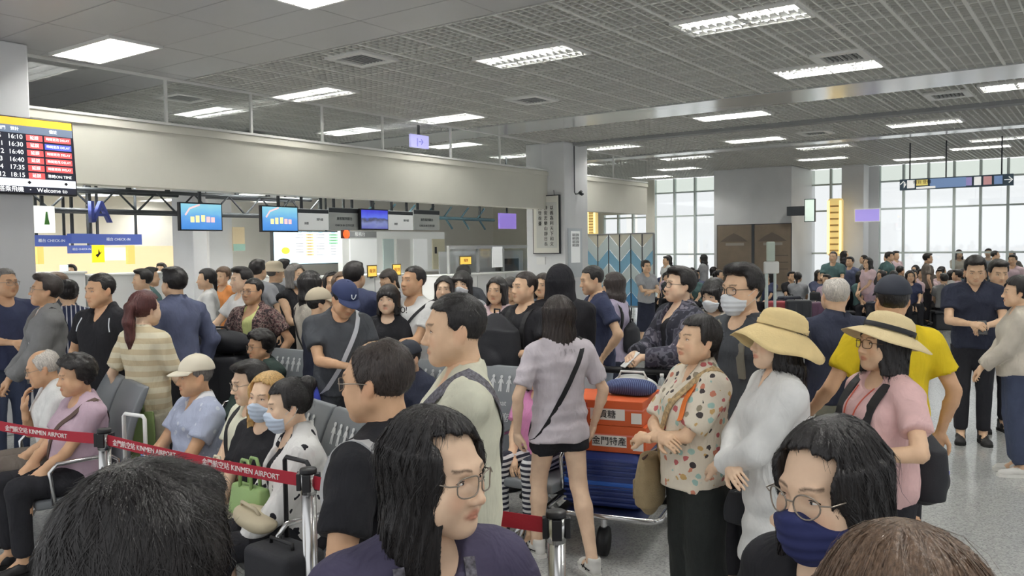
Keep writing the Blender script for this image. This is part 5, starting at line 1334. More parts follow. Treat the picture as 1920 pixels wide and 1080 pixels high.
# ------------------------------------------------------------------ screens hanging over the check-in desks
def screen_mat(name, kind):
    m = bpy.data.materials.new(name); m.use_nodes = True; nt = m.node_tree; N = nt.nodes; L = nt.links; b = N['Principled BSDF']
    tc = N.new('ShaderNodeTexCoord'); sp = N.new('ShaderNodeSeparateXYZ'); L.new(tc.outputs['Generated'], sp.inputs[0])
    r = N.new('ShaderNodeValToRGB'); e = r.color_ramp.elements
    if kind == 'sea': cs = [(0, srgb(70, 140, 215)), (0.35, srgb(88, 152, 224)), (0.7, srgb(120, 190, 225)), (1, srgb(140, 205, 225))]
    else: cs = [(0, srgb(92, 96, 168)), (0.3, srgb(120, 130, 180)), (0.45, srgb(70, 72, 90)), (0.6, srgb(90, 110, 220)), (1, srgb(60, 60, 200))]
    while len(e) < len(cs): e.new(0.5)
    for q, (p, c) in zip(e, cs): q.position = p; q.color = c
    n = N.new('ShaderNodeTexNoise'); n.inputs['Scale'].default_value = 3; L.new(tc.outputs['Generated'], n.inputs['Vector'])
    ad = N.new('ShaderNodeMath'); ad.operation = 'MULTIPLY_ADD'; ad.inputs[1].default_value = 0.5; L.new(n.outputs[0], ad.inputs[0]); 
    sb = N.new('ShaderNodeMath'); sb.operation = 'SUBTRACT'; sb.inputs[1].default_value = 0.25; L.new(sp.outputs['Z'], sb.inputs[0]); L.new(sb.outputs[0], ad.inputs[2])
    L.new(ad.outputs[0], r.inputs[0]); L.new(r.outputs[0], b.inputs['Emission Color']); b.inputs['Emission Strength'].default_value = 0.95; b.inputs['Base Color'].default_value = (0.02, 0.02, 0.02, 1)
    return m
SEA = screen_mat('sea poster screen', 'sea'); DUSK = screen_mat('dusk view screen', 'dusk')
def vpanel(name, label, cat, x0, y0, x1, y1, v, depth, m, frame=None, group=None, kind=None, bevel=0.0, part='panel'):
    u0, _ = on_v(x0, (y0 + y1) / 2, v); u1, _ = on_v(x1, (y0 + y1) / 2, v); xm = (x0 + x1) / 2
    _, z1 = on_v(xm, y0, v); _, z0 = on_v(xm, y1, v)
    r = empty(name, W((u0 + u1) / 2, v, z0), ROOM_ROT); w = u1 - u0; h = z1 - z0; r['w'] = w; r['h'] = h
    MB().box(-w / 2, w / 2, 0, depth, 0, h).build('housing' if frame else part, frame or m, r, bevel=bevel)
    if frame: MB().box(-w / 2 + 0.02, w / 2 - 0.02, -0.006, 0.001, 0.02, h - 0.02).build(part, m, r)
    if label: tag(r, label, cat, group)
    return r, w, h
def upanel(name, label, cat, x0, y0, x1, y1, u, depth, m, frame=None, group=None, part='panel', bevel=0.0):
    va, _ = on_u(x0, (y0 + y1) / 2, u); vb, _ = on_u(x1, (y0 + y1) / 2, u); xm = (x0 + x1) / 2
    _, z1 = on_u(xm, y0, u); _, z0 = on_u(xm, y1, u)
    r = empty(name, W(u, (va + vb) / 2, z0), U_ROT); w = va - vb; h = z1 - z0
    MB().box(-w / 2, w / 2, 0, depth, 0, h).build('housing' if frame else part, frame or m, r, bevel=bevel)
    if frame: MB().box(-w / 2 + 0.02, w / 2 - 0.02, -0.006, 0.001, 0.02, h - 0.02).build(part, m, r)
    if label: tag(r, label, cat, group)
    return r, w, h
def hang(r, h, top, x=0.0, m=None):
    MB().box(x - 0.02, x + 0.02, 0.02, 0.05, h, top).build('hanger', m or M_DARK, r)
VS = 10.5
M_SYEL = lit('cream lettering', srgb(244, 226, 160)); 
for lab_, x0, y0, x1, y1, mm in (('blue sea advertisement screen hanging beside the dark trusses', 337, 380, 417, 433, SEA), ('blue sea advertisement screen above the big information screen', 490, 386, 559, 435, SEA), ('dusk landscape screen hanging between the white desk signs', 676, 392, 728, 431, DUSK)):
    r, w, h = vpanel('hanging_screen', lab_, 'screen', x0, y0, x1, y1, VS, 0.06, mm, M_BLACK, bevel=0.004, part='display'); hang(r, h, 3.25 - r.location.z)
    if mm is SEA:
        for q_, (xa, ya, hh_) in enumerate(((-0.22, 0.40, 0.20), (-0.10, 0.42, 0.24), (0.03, 0.44, 0.24), (0.15, 0.41, 0.20), (0.26, 0.40, 0.18))): MB().box(w * xa - 0.03, w * xa + 0.03, -0.009, -0.006, h * (ya - hh_ / 2), h * (ya + hh_ / 2)).build('headline_mark', M_SYEL if q_ < 3 else lit('pink', srgb(238, 190, 190)), r, bevel=0.004)
    if mm is SEA: MB().tube([(-w * 0.38, -0.008, h * 0.55), (-w * 0.28, -0.008, h * 0.78), (-w * 0.05, -0.008, h * 0.92)], 0.012, 6).build('swoosh', lit('pink', srgb(238, 190, 190)), r)
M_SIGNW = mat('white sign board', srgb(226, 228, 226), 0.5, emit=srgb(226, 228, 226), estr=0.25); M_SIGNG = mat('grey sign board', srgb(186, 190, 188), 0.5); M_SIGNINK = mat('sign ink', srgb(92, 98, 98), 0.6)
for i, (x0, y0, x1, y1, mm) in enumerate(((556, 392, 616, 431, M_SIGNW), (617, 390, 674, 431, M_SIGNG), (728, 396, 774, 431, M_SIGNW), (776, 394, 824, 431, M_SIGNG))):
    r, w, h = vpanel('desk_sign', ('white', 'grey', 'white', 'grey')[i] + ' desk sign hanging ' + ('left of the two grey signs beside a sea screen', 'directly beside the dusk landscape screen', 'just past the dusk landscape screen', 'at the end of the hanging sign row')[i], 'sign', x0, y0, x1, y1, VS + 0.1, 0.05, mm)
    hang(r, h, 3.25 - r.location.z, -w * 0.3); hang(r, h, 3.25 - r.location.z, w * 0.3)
    if mm is M_SIGNG: lettering('旅客報到櫃台', h * 0.16, M_SIGNINK, r, (0, -0.003, h * 0.50)); lettering('CHECK-IN 行李托運', h * 0.13, M_SIGNINK, r, (0, -0.003, h * 0.2)); MB().box(-w / 2, w / 2, -0.003, 0, h * 0.78, h * 0.98).build('header', M_DARK, r)
    else: MB().box(-w / 2, w / 2, -0.003, 0, h * 0.80, h * 0.98).build('header', M_DARK, r); lettering('國內線', h * 0.14, M_SIGNINK, r, (w * 0.22, -0.003, h * 0.5)); lettering('團體', h * 0.13, M_SIGNINK, r, (-w * 0.2, -0.003, h * 0.3))

# ------------------------------------------------------------------ calligraphy on the middle column
CU = 15.1
r, w, h = upanel('calligraphy_scroll', 'framed calligraphy scroll hanging on the middle column', 'picture', 999, 366, 1049, 476, CU - 0.06, 0.05, mat('rice paper', srgb(224, 222, 212), 0.7), mat('black picture frame', srgb(40, 42, 46), 0.4), part='paper')
MB().box(-w / 2 + 0.10, w / 2 - 0.06, -0.008, -0.006, h * 0.10, h * 0.88).build('inner_paper', mat('pale silk', srgb(206, 206, 200), 0.7), r)
for k, col in enumerate(('以義為利天下和文', '神安志樂山靜日長', '同登春臺')):
    for i, ch in enumerate(col): lettering(ch, 0.095, M_INK, r, (w * 0.22 - k * w * 0.22, -0.010, h * (0.78 - 0.088 * i)))
for x in (-0.3, 0.3): MB().tube([(x * w, 0.02, h), (x * w * 0.9, 0.03, h + 0.10)], 0.006, 6).build('hanging_wire', M_DARK, r)
o, w, h = upanel('wall_notice', 'small white plate below the calligraphy scroll', 'notice', 1006, 482, 1022, 496, CU - 0.02, 0.02, M_WHITEP)
r, w, h = vpanel('poster_stand', 'white notice in a clear acrylic holder on the middle column', 'notice', 1066, 428, 1092, 520, 9.40, 0.02, mat('acrylic frame', srgb(206, 212, 216), 0.3), None, part='holder'); MB().box(-w * 0.32, w * 0.32, -0.004, 0, h * 0.3, h * 0.94).build('sheet', M_SIGNW, r)
for i in range(4): lettering('乘客須知', 0.07, M_SIGNINK, r, (0, -0.006, h * (0.86 - 0.07 * i)))
cm = vroot('security_camera', 15.55, 9.42, 3.05); tag(cm, 'small dark security camera on a conduit of the middle column', 'camera')
MB().tube([(-0.1, -0.03, 1.0), (-0.1, -0.03, 0.02), (-0.06, -0.03, -0.02), (0.06, -0.05, 0.0)], 0.012, 8).build('conduit', M_DARK, cm, smooth=True)
MB().tube([(0.06, -0.05, 0.0), (0.12, -0.07, 0.05)], 0.03, 12).lathe([(0.0, -0.05), (0.04, -0.03), (0.045, 0.0), (0.0, 0.02)], 14, 0.12, -0.08).build('housing', M_DARK, cm, smooth=True)
r, w, h = vpanel('exit_sign', 'small lilac arrow sign hanging behind the upper glass strip', 'sign', 771, 253, 804, 277, 10.15, 0.05, lit('lilac', srgb(176, 172, 226)), None); hang(r, h, CEIL - r.location.z, 0); lettering('|→', h * 0.7, lit('indigo', srgb(92, 92, 170)), r, (0, -0.004, h * 0.45))

# ------------------------------------------------------------------ check-in side behind the bulkhead
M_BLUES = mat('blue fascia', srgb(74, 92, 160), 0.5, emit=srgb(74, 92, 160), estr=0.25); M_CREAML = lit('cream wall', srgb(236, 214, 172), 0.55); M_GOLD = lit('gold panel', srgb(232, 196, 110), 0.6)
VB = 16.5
r, w, h = vpanel('shop_wall', 'warm lit cream shop wall behind the check-in counters', 'wall panel', 66, 462, 345, 530, VB + 1.2, 0.1, mat('cream shop wall', srgb(238, 218, 178), 0.6, emit=srgb(238, 214, 166), estr=0.45))  # wall glows by itself, standing in for the shop's lighting
for nm, lb, x0, x1, y0, y1, v in (('fascia_sign', 'long blue fascia sign over the airline counters', 176, 266, 439, 459, 14.5), ('fascia_sign', 'blue fascia sign next to the left column', 64, 129, 441, 462, 14.5), ('fascia_sign', 'small blue sign hanging below the fascia row', 134, 172, 460, 475, 15.2), ('monitor_sign', 'pale monitor panel between two blue fascia signs', 134, 177, 438, 456, 14.4)):
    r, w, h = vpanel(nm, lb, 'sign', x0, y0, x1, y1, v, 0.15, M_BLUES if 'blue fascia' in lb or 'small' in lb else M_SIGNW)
    if nm == 'fascia_sign':
        k = max(1, round(w / 0.8))
        for i in range(k): lettering('櫃台 CHECK-IN', h * 0.34, M_SIGNW, r, (-w / 2 + w * (i + 0.5) / k, -0.004, h * 0.5))
    hang(r, h, 3.25 - r.location.z, -w * 0.4); hang(r, h, 3.25 - r.location.z, w * 0.4)
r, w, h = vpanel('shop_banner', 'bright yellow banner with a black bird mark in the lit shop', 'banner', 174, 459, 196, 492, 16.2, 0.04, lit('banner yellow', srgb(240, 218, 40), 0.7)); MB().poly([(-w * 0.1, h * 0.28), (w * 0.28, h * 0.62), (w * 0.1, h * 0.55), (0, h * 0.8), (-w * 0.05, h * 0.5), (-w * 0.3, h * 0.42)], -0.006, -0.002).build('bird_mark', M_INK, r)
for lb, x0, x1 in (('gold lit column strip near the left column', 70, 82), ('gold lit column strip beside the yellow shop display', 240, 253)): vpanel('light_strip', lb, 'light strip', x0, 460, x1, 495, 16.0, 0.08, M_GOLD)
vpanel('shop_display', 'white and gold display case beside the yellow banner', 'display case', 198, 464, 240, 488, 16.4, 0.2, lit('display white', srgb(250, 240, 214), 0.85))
vpanel('shop_screen', 'pale blue screen standing on the white counter', 'screen', 115, 497, 128, 508, 13.4, 0.05, lit('pale blue', srgb(196, 224, 240), 0.9))
M_CNT = mat('white counter', srgb(232, 232, 230), 0.45)
def counter(x0, x1, y0, v, label, depth=0.7):
    u0, _ = on_v(x0, y0, v); u1, _ = on_v(x1, y0, v); _, zt_ = on_v((x0 + x1) / 2, y0, v)
    r = empty('check_in_counter', W((u0 + u1) / 2, v, 0), ROOM_ROT); tag(r, label, 'counter'); w = u1 - u0
    MB().box(-w / 2, w / 2, 0, depth, 0.1, zt_ - 0.03).build('front', M_CNT, r, bevel=0.01); MB().box(-w / 2 - 0.02, w / 2 + 0.02, -0.03, depth + 0.02, zt_ - 0.03, zt_).build('worktop', M_WHITE, r, bevel=0.006); MB().box(-w / 2 + 0.02, w / 2 - 0.02, 0.03, depth, 0, 0.1).build('plinth', M_DARK, r)
    k = max(1, round(w / 1.2))
    for i in range(1, k): MB().box(-w / 2 + w * i / k - 0.006, -w / 2 + w * i / k + 0.006, -0.004, 0.002, 0.12, zt_ - 0.05).build('joint', M_GREY, r)
    return r
counter(66, 160, 510, 13.5, 'white check-in counter nearest the left column')
counter(165, 345, 512, 13.5, 'long white check-in counter in front of the shop')
counter(640, 760, 515, 12.3, 'white counter carrying the two yellow notices')
counter(835, 998, 512, 12.2, 'white glazed service counter beside the middle column')
counter(350, 510, 520, 14.0, 'white counter left of the big information screen')
# white lamp box with green mark
r, w, h = vpanel('light_box', 'white light box with a green bottle mark beside the left column', 'sign', 60, 386, 103, 436, 11.6, 0.3, lit('box white', srgb(240, 242, 238), 0.8)); MB().poly([(w * 0.02, h * 0.3), (w * 0.26, h * 0.3), (w * 0.2, h * 0.55), (w * 0.17, h * 0.78), (w * 0.10, h * 0.78), (w * 0.07, h * 0.55)], -0.006, -0.002).build('green_mark', mat('green print', srgb(104, 176, 84), 0.5), r); hang(r, h, 3.25 - r.location.z)
# dark truss with blue letters and pipes
t = vroot('ceiling_truss', 8.4, 12.6, 2.55); tag(t, 'dark steel truss with pipes hanging over the check-in counters', 'truss')
for z, y in ((0.0, 0), (0.32, 0.0), (0.0, 0.5), (0.32, 0.5)): MB().tube([(-3.2, y, z), (2.6, y, z)], 0.03, 8).build('rail', M_DARK, t, smooth=True)
for k in range(9):
    x = -3.0 + 0.68 * k; MB().tube([(x, 0, 0.0), (x + 0.34, 0, 0.32), (x + 0.68 if k < 8 else x + 0.34, 0, 0.0)], 0.02, 6).build('brace', M_DARK, t); MB().box(x - 0.03, x + 0.03, 0.2, 0.26, 0.32, 0.70).build('hanger', M_DARK, t)
M_NAVYL = mat('blue letter', srgb(58, 70, 140), 0.45)
px_ = on_v(190, 420, 12.3); r = vroot('hanging_letter', px_[0], 12.3, px_[1]); tag(r, 'blue letter A hanging under the dark truss', 'letter'); lettering('A', 0.46, M_NAVYL, r, (0, 0, 0.16)); r.children[0].scale = (1, 1, 30)
px_ = on_v(172, 420, 12.3); r = vroot('hanging_letter', px_[0], 12.3, px_[1]); tag(r, 'narrow blue stroke letter hanging under the dark truss', 'letter'); lettering('I', 0.46, M_NAVYL, r, (0, 0, 0.16)); r.children[0].scale = (1, 1, 30)
for k, (u, v) in enumerate(((6.0, 12.0), (8.2, 14.0), (10.6, 12.0), (12.6, 13.5), (9.4, 17.0), (13.6, 16.6), (6.6, 16.2), (5.0, 14.0), (11.6, 15.4), (13.9, 11.4), (7.6, 18.0), (11.4, 18.0), (4.4, 16.8), (12.2, 11.4), (9.2, 11.3))):
    o = copy_tree(lp); o.location = W(u, v, 3.25 - 0.085); o.rotation_euler = (0, 0, ROOM_ROT); tag(o, 'fluorescent light under the lower check-in soffit', 'light', 'lights under the check-in soffit')
    for ch in o.children:
        if ch.name.startswith('tube'): ch.material_slots[0].material = mat('bright check-in tube', (1, 1, 1, 1), 0.5, emit=(1, 0.99, 0.95, 1), estr=LAMP_STRENGTH * 1.0)
# grey pillars and boards further in
for lb, x0, x1, v in (('grey service pillar with an orange poster behind the man in a white T-shirt', 362, 388, 12.7), ('pale grey service pillar left of the information screen', 392, 436, 15.1)):
    u0, _ = on_v(x0, 450, v); u1, _ = on_v(x1, 450, v); o = rbox('service_pillar', M_COLM, u0, u1, v, v + 0.6, 0, 3.25, bevel=0.01); tag(o, lb, 'pillar')
r, w, h = vpanel('wall_poster', 'orange and mint poster on the pale grey pillar', 'poster', 437, 426, 459, 470, 15.05, 0.02, mat('poster beige', srgb(236, 216, 178), 0.6)); MB().box(-w / 2, w / 2, -0.004, 0, 0, h * 0.28).build('lower_half', mat('mint', srgb(168, 208, 194), 0.6), r)
# big information screen
r, w, h = vpanel('information_screen', 'large bright timetable screen with an orange column', 'screen', 512, 433, 638, 496, 15.2, 0.1, lit('pale cyan', srgb(206, 232, 244), 0.9), M_DARK, part='display')
for a, b_, c in ((0.29, 0.46, lit('near white', srgb(240, 238, 242), 0.95)), (0.47, 0.58, lit('orange', srgb(244, 190, 130), 0.95)), (0.60, 0.78, lit('near white', srgb(240, 238, 242), 0.95)), (0.82, 0.96, lit('mint green', srgb(150, 208, 156), 0.95))):
    for k in range(8): MB().box(-w / 2 + w * a, -w / 2 + w * b_, -0.010, -0.006, h * (0.86 - 0.085 * k), h * (0.915 - 0.085 * k)).build('timetable_cell', c if not (a > 0.8 and k > 3) else lit('near white', srgb(240, 238, 242), 0.95), r)
    lettering('FLIGHT', h * 0.05, M_SIGNINK, r, (-w / 2 + w * (a + b_) / 2, -0.010, h * 0.95))
    for k in range(8): MB().box(-w / 2 + w * (a + 0.02), -w / 2 + w * (b_ - 0.03), -0.0115, -0.0102, h * (0.878 - 0.085 * k), h * (0.892 - 0.085 * k)).build('text_line', M_SIGNINK, r)
f = MB().lathe([(0, 0), (h * 0.1, 0), (h * 0.1, 0.003), (0, 0.003)], 24, sx=1.5); f.build('sun_mark', lit('sun yellow', srgb(246, 216, 70), 0.9), r, (-w * 0.33, -0.009, h * 0.42), (math.radians(90), 0, 0))
hang(r, h, 3.25 - r.location.z, -w * 0.3); hang(r, h, 3.25 - r.location.z, w * 0.3)
# white partitions with doors and notices
r, w, h = vpanel('partition', 'white partition wall with door and notices behind the counters', 'partition', 642, 434, 834, 512, 14.6, 0.15, mat('white partition', srgb(226, 228, 224), 0.55, emit=srgb(226, 228, 224), estr=0.12))  # partition is no lamp; a faint glow is put into its material
for x0, x1, mm in ((0.06, 0.30, M_SIGNW), (0.36, 0.46, mat('pale door glass', srgb(206, 222, 220), 0.3)), (0.49, 0.62, M_WHITE), (0.66, 0.80, M_SIGNW), (0.86, 0.99, mat('pale yellow board', srgb(236, 230, 200), 0.6))):
    MB().box(-w / 2 + w * x0, -w / 2 + w * x1, -0.03, 0, h * 0.05, h * 0.82).build('board', mm, r)
MB().box(-w / 2, -w * 0.2, -0.02, 0, h * 0.85, h * 0.99).build('name_plate', M_GREY, r); lettering('服務台', h * 0.11, M_SIGNW, r, (-w * 0.35, -0.025, h * 0.92))
MB().box(w * 0.38, w * 0.40, -0.04, 0, h * 0.45, h * 0.62).build('intercom', M_BLACK, r)
for lb, x0, x1, y0, y1, v in (('yellow notice in a dark frame left of the pony-tailed woman', 689, 707, 497, 520, 12.25), ('yellow notice in a dark frame above the man in a printed white T-shirt', 736, 752, 495, 517, 12.25), ('yellow tablet notice on the glazed service counter', 862, 884, 480, 497, 12.1)):
    r, w, h = vpanel('counter_notice', lb, 'notice', x0, y0, x1, y1, v, 0.02, lit('notice yellow', srgb(240, 200, 90), 0.5), mat('dark notice frame', srgb(78, 70, 48), 0.5), part='sheet'); lettering('報到', h * 0.36, mat('notice red ink', srgb(170, 96, 40), 0.6), r, (0, -0.009, h * 0.5)); MB().box(-0.03, 0.03, 0.0, 0.08, -0.02, 0.0).build('foot', M_DARK, r)
r, w, h = vpanel('orange_light', 'round orange lamp under the grey hanging sign', 'lamp', 640, 431, 655, 447, 12.0, 0.02, M_DARK); MB().lathe([(0.0, -0.03), (0.06, -0.02), (0.085, 0.0), (0.0, 0.02)], 18).build('bulb', lit('orange glow', srgb(246, 90, 40), 1.2), r, (0, -0.03, h / 2), (math.radians(90), 0, 0)); hang(r, h, 3.25 - r.location.z)
# glazed service booth
r, w, h = vpanel('service_booth', 'glazed booth with shelves on the service counter', 'booth', 842, 460, 998, 512, 12.6, 0.03, MATS['clear glass'])
for x in (-0.5, -0.18, 0.12, 0.5): MB().box(w * x - 0.02, w * x + 0.02, -0.02, 0.05, 0, h).build('post', M_GREY, r)
MB().box(-w / 2, w / 2, -0.02, 0.06, h - 0.08, h).build('head_bar', M_GREY, r); MB().box(-w / 2, w / 2, 0.3, 0.32, 0, h * 0.8).build('back_board', M_GREY, r)
MB().box(w * 0.14, w * 0.36, 0.1, 0.3, 0.0, h * 0.5).build('monitor', M_BLACK, r); MB().box(-w * 0.02, w * 0.10, -0.03, 0, h * 0.2, h * 0.95).build('notice', M_SIGNW, r)
t = vroot('pipe_sculpture', 14.2, 13.0, 2.5); tag(t, 'blue-green branching pipe ornament hanging over the service counter', 'ornament'); M_TEAL = mat('teal pipe', srgb(78, 112, 122), 0.5)
MB().tube([(-1.6, 0, 0.15), (3.2, 0, 0.12)], 0.04, 8).build('main_pipe', M_TEAL, t, smooth=True)
for k in range(7): x = -1.4 + 0.65 * k; MB().tube([(x, 0, 0.14), (x + 0.18, 0, 0.30), (x + 0.30, 0, 0.40)], 0.025, 6).tube([(x + 0.05, 0, 0.14), (x + 0.2, 0, 0.0), (x + 0.32, 0, -0.12)], 0.025, 6).build('branch', M_TEAL, t, smooth=True)
for x in (-1.2, 2.6): MB().box(x - 0.02, x + 0.02, -0.02, 0.02, 0.15, 1.0).build('hanger', M_DARK, t)
r, w, h = vpanel('purple_sign', 'purple hanging board left of the middle column', 'sign', 937, 400, 968, 429, 12.0, 0.05, lit('purple', srgb(128, 108, 186), 0.6)); hang(r, h, CEIL - r.location.z)

# ------------------------------------------------------------------ far right: partition of coloured glass, block, signs
r = uroot('coloured_glass_screen', 21.0, 0, 0); va, z1 = on_u(1101, 441, 21.0); vb, _ = on_u(1226, 441, 21.0); r.location = W(21.0, (va + vb) / 2, 0); tag(r, 'free-standing screen of blue and white chevron glass', 'screen')
w = va - vb; zt2 = z1; cols = 6; cw = w / cols; GL = [mat('chevron blue', srgb(150, 202, 230), 0.2, alpha=0.92), mat('chevron pale', srgb(228, 240, 240), 0.2, alpha=0.9), mat('chevron deep blue', srgb(92, 156, 208), 0.2, alpha=0.94), mat('chevron cream', srgb(236, 232, 214), 0.2, alpha=0.9)]
rows_n = 5; rh = (zt2 - 0.25) / rows_n; rise = rh * 0.9
for c in range(cols):
    x0 = -w / 2 + c * cw; x1 = x0 + cw; up = c % 2
    for k in range(rows_n + 1):
        za = 0.25 + k * rh - rise; zl = (za, za + rh); sh = (0, rise) if up else (rise, 0)
        pts = [(x0 + 0.01, min(max(zl[0] + sh[0], 0.25), zt2)), (x1 - 0.01, min(max(zl[0] + sh[1], 0.25), zt2)), (x1 - 0.01, min(max(zl[1] + sh[1] - 0.02, 0.25), zt2)), (x0 + 0.01, min(max(zl[1] + sh[0] - 0.02, 0.25), zt2))]
        if abs(pts[0][1] - pts[3][1]) < 0.02 and abs(pts[1][1] - pts[2][1]) < 0.02: continue
        q = MB(); q.poly(pts, -0.005, 0.005); q.build('glass_piece', GL[(2, 0, 1, 0, 1, 3)[k]], r)
    MB().box(x0 - 0.012, x0 + 0.012, -0.02, 0.02, 0, zt2).build('lead_bar', M_DARK, r)
MB().box(w / 2 - 0.02, w / 2 + 0.02, -0.03, 0.03, 0, zt2).box(-w / 2, w / 2, -0.03, 0.03, zt2, zt2 + 0.03).box(-w / 2, w / 2, -0.03, 0.03, 0.2, 0.25).box(-w / 2, -w / 2 + 0.1, -0.2, 0.2, 0, 0.05).box(w / 2 - 0.1, w / 2, -0.2, 0.2, 0, 0.05).build('frame', M_GREY, r)
def lantern(x0, x1, y0, y1, u, lb):
    r, w, h = upanel('lantern_column', lb, 'lantern', x0, y0, x1, y1, u, 0.25, mat('gold lantern body', srgb(226, 196, 120), 0.5, emit=srgb(240, 212, 140), estr=0.45), bevel=0.06)
    for s in (-0.42, 0.42): MB().box(w * s - 0.03, w * s + 0.03, -0.03, 0.0, 0.06, h - 0.06).build('light_strip', lit('warm edge', srgb(255, 232, 170), 1.0), r)
    for k in range(8): MB().box(-w * 0.3, w * 0.3, -0.015, 0, h * (0.08 + 0.11 * k), h * (0.11 + 0.11 * k)).build('fret', mat('gold fret', srgb(206, 168, 96), 0.5), r)
    MB().box(-w * 0.3, w * 0.3, 0.02, 0.2, -r.location.z, 0).build('plinth', M_COLM, r)
    return r
lantern(1551, 1578, 372, 480, 24.6, 'tall golden lantern panel standing near the far windows'); lantern(1101, 1116, 393, 441, 24.5, 'narrow golden lantern panel behind the chevron glass screen')
r, w, h = upanel('landscape_panel', 'brown two-leaf landscape panel on the broad pillar', 'wall panel', 1344, 420, 1484, 545, 23.95, 0.03, mat('bronze landscape board', srgb(128, 114, 98), 0.5, noise=0.12, nscale=3), M_DARK, part='leaf')
MB().box(-0.04, 0.04, -0.03, 0, 0, h).build('post', M_DARK, r)
M_HILL = mat('bronze hill relief', srgb(100, 90, 80), 0.5); M_MIST = mat('pale mist relief', srgb(158, 152, 142), 0.6)
for cx in (-w * 0.26, w * 0.25):
    MB().poly([(cx - 0.42, h * 0.74), (cx - 0.2, h * 0.82), (cx, h * 0.87), (cx + 0.2, h * 0.82), (cx + 0.42, h * 0.74)], -0.016, -0.006).build('hill', M_HILL, r); MB().box(cx - 0.25, cx + 0.3, -0.012, -0.006, h * 0.68, h * 0.72).build('mist', M_MIST, r)
for k in range(3): MB().box(w * 0.28, w * 0.46, -0.012, -0.006, h * (0.52 - 0.1 * k), h * (0.535 - 0.1 * k)).build('inscription', M_HILL, r)
# hanging direction sign
r, w, h = upanel('direction_sign', 'long blue-grey direction sign with arrows hanging by rods', 'sign', 1687, 331, 1900, 352, 20.5, 0.12, mat('sign slate', srgb(92, 112, 128), 0.5)); 
M_SY = lit('sign yellow', srgb(226, 206, 120), 0.5); M_SW = lit('sign white', srgb(236, 236, 232), 0.6); M_SBL = lit('sign blue', srgb(120, 146, 186), 0.5); M_SP = lit('sign violet', srgb(150, 140, 190), 0.5); M_SRO = lit('sign rose', srgb(200, 150, 150), 0.5)
MB().box(-w * 0.22, w * 0.10, -0.004, 0, 0.02, h - 0.02).build('name_field', M_SBL, r); MB().box(-w * 0.345, -w * 0.24, -0.004, 0, h * 0.35, h - 0.03).build('yellow_field', M_SY, r); MB().box(-w * 0.345, -w * 0.17, -0.005, 0, h * 0.06, h * 0.25).build('white_line', M_SW, r)
for a, b_, mm in ((-0.43, -0.36, M_SW), (0.10, 0.15, M_SP), (0.17, 0.23, M_SW), (0.25, 0.32, M_SRO), (0.34, 0.41, M_SBL)): MB().box(w * a, w * b_, -0.004, 0, h * 0.15, h * 0.88).build('symbol_field', mm, r)
lettering('↑', h * 0.9, M_SW, r, (-w * 0.465, -0.005, h * 0.45)); lettering('→', h * 0.9, M_SW, r, (w * 0.46, -0.005, h * 0.48)); lettering('報到 登機', h * 0.36, M_INK, r, (-w * 0.292, -0.006, h * 0.65))
for x in (-0.41, -0.08, 0.40): MB().tube([(w * x, 0.06, h), (w * x, 0.06, CEIL - r.location.z)], 0.015, 6).build('rod', M_DARK, r)
r, w, h = upanel('pillar_screen', 'violet advertising screen on the slim far pillar', 'screen', 1602, 391, 1650, 416, 24.85, 0.08, lit('violet', srgb(150, 138, 205), 0.7), M_SIGNW, part='display')
r, w, h = upanel('side_screen', 'pale tilted screen on the side of the broad pillar', 'screen', 1508, 373, 1528, 416, 23.6, 0.08, lit('pale green', srgb(206, 222, 210), 0.6), M_DARK, part='display'); MB().box(-0.64, -0.05, 0.05, 0.36, h * 0.3, h * 0.7).build('bracket', M_DARK, r)
# white pole stand
r = empty('pole_stand', at(1437, 610, 14.0) * 1.0); r.location.z = 0; tag(r, 'pale double pole with a small head near the far luggage', 'stand')
MB().tube([(0, 0, 0), (0, 0, 1.45)], 0.03, 8).tube([(0.14, 0, 0), (0.14, 0, 1.42)], 0.025, 8).box(-0.1, 0.2, -0.12, 0.12, 0, 0.03).build('poles', M_MULL, r); MB().box(-0.04, 0.2, -0.05, 0.05, 1.42, 1.62).build('head', M_WHITE, r, bevel=0.02); MB().box(0.0, 0.14, -0.03, 0.03, 1.62, 1.95).build('flag', mat('pale green plate', srgb(196, 208, 196), 0.5), r, bevel=0.02)
# ------------------------------------------------------------------ clothes
C = lambda n, *a, **k: cloth(n, *a, **k)
BLACK = C('black cotton', srgb(38, 38, 42)); BLACKT = C('black trousers cloth', srgb(40, 40, 45)); NAVY = C('navy cotton', srgb(56, 62, 88)); NAVYD = C('dark navy cloth', srgb(44, 48, 64)); CHAR = C('charcoal cotton', srgb(72, 75, 80))
GREYJ = C('grey jacket cloth', srgb(132, 132, 132)); WHITE = C('white cotton', srgb(224, 224, 222)); CREAM = C('cream cotton', srgb(222, 221, 200)); KHAKI = C('cream chino', srgb(206, 200, 172)); DENIM = C('blue denim', srgb(62, 70, 92)); LDENIM = C('pale denim', srgb(150, 160, 172))
PLUM = C('dark violet cotton', srgb(74, 70, 92)); LILAC = C('pale lilac cotton', srgb(206, 198, 204)); MAUVE = C('mauve cotton', srgb(196, 172, 186)); PINK = C('salmon pink cotton', srgb(224, 186, 184)); BABYP = C('light pink cotton', srgb(222, 196, 200)); HOTP = C('bright pink cotton', srgb(226, 150, 196))
BLUESH = C('slate blue shirt', srgb(92, 98, 124)); BEIGE = C('beige linen', srgb(204, 196, 182)); YEL = C('yellow jersey', srgb(222, 194, 40)); OLIVE = C('grey olive cloth', srgb(132, 132, 120)); GREENK = C('dark green cloth', srgb(52, 66, 62)); TAUPE = C('taupe cloth', srgb(120, 112, 104)); SAGE = C('khaki grey cloth', srgb(166, 160, 142))
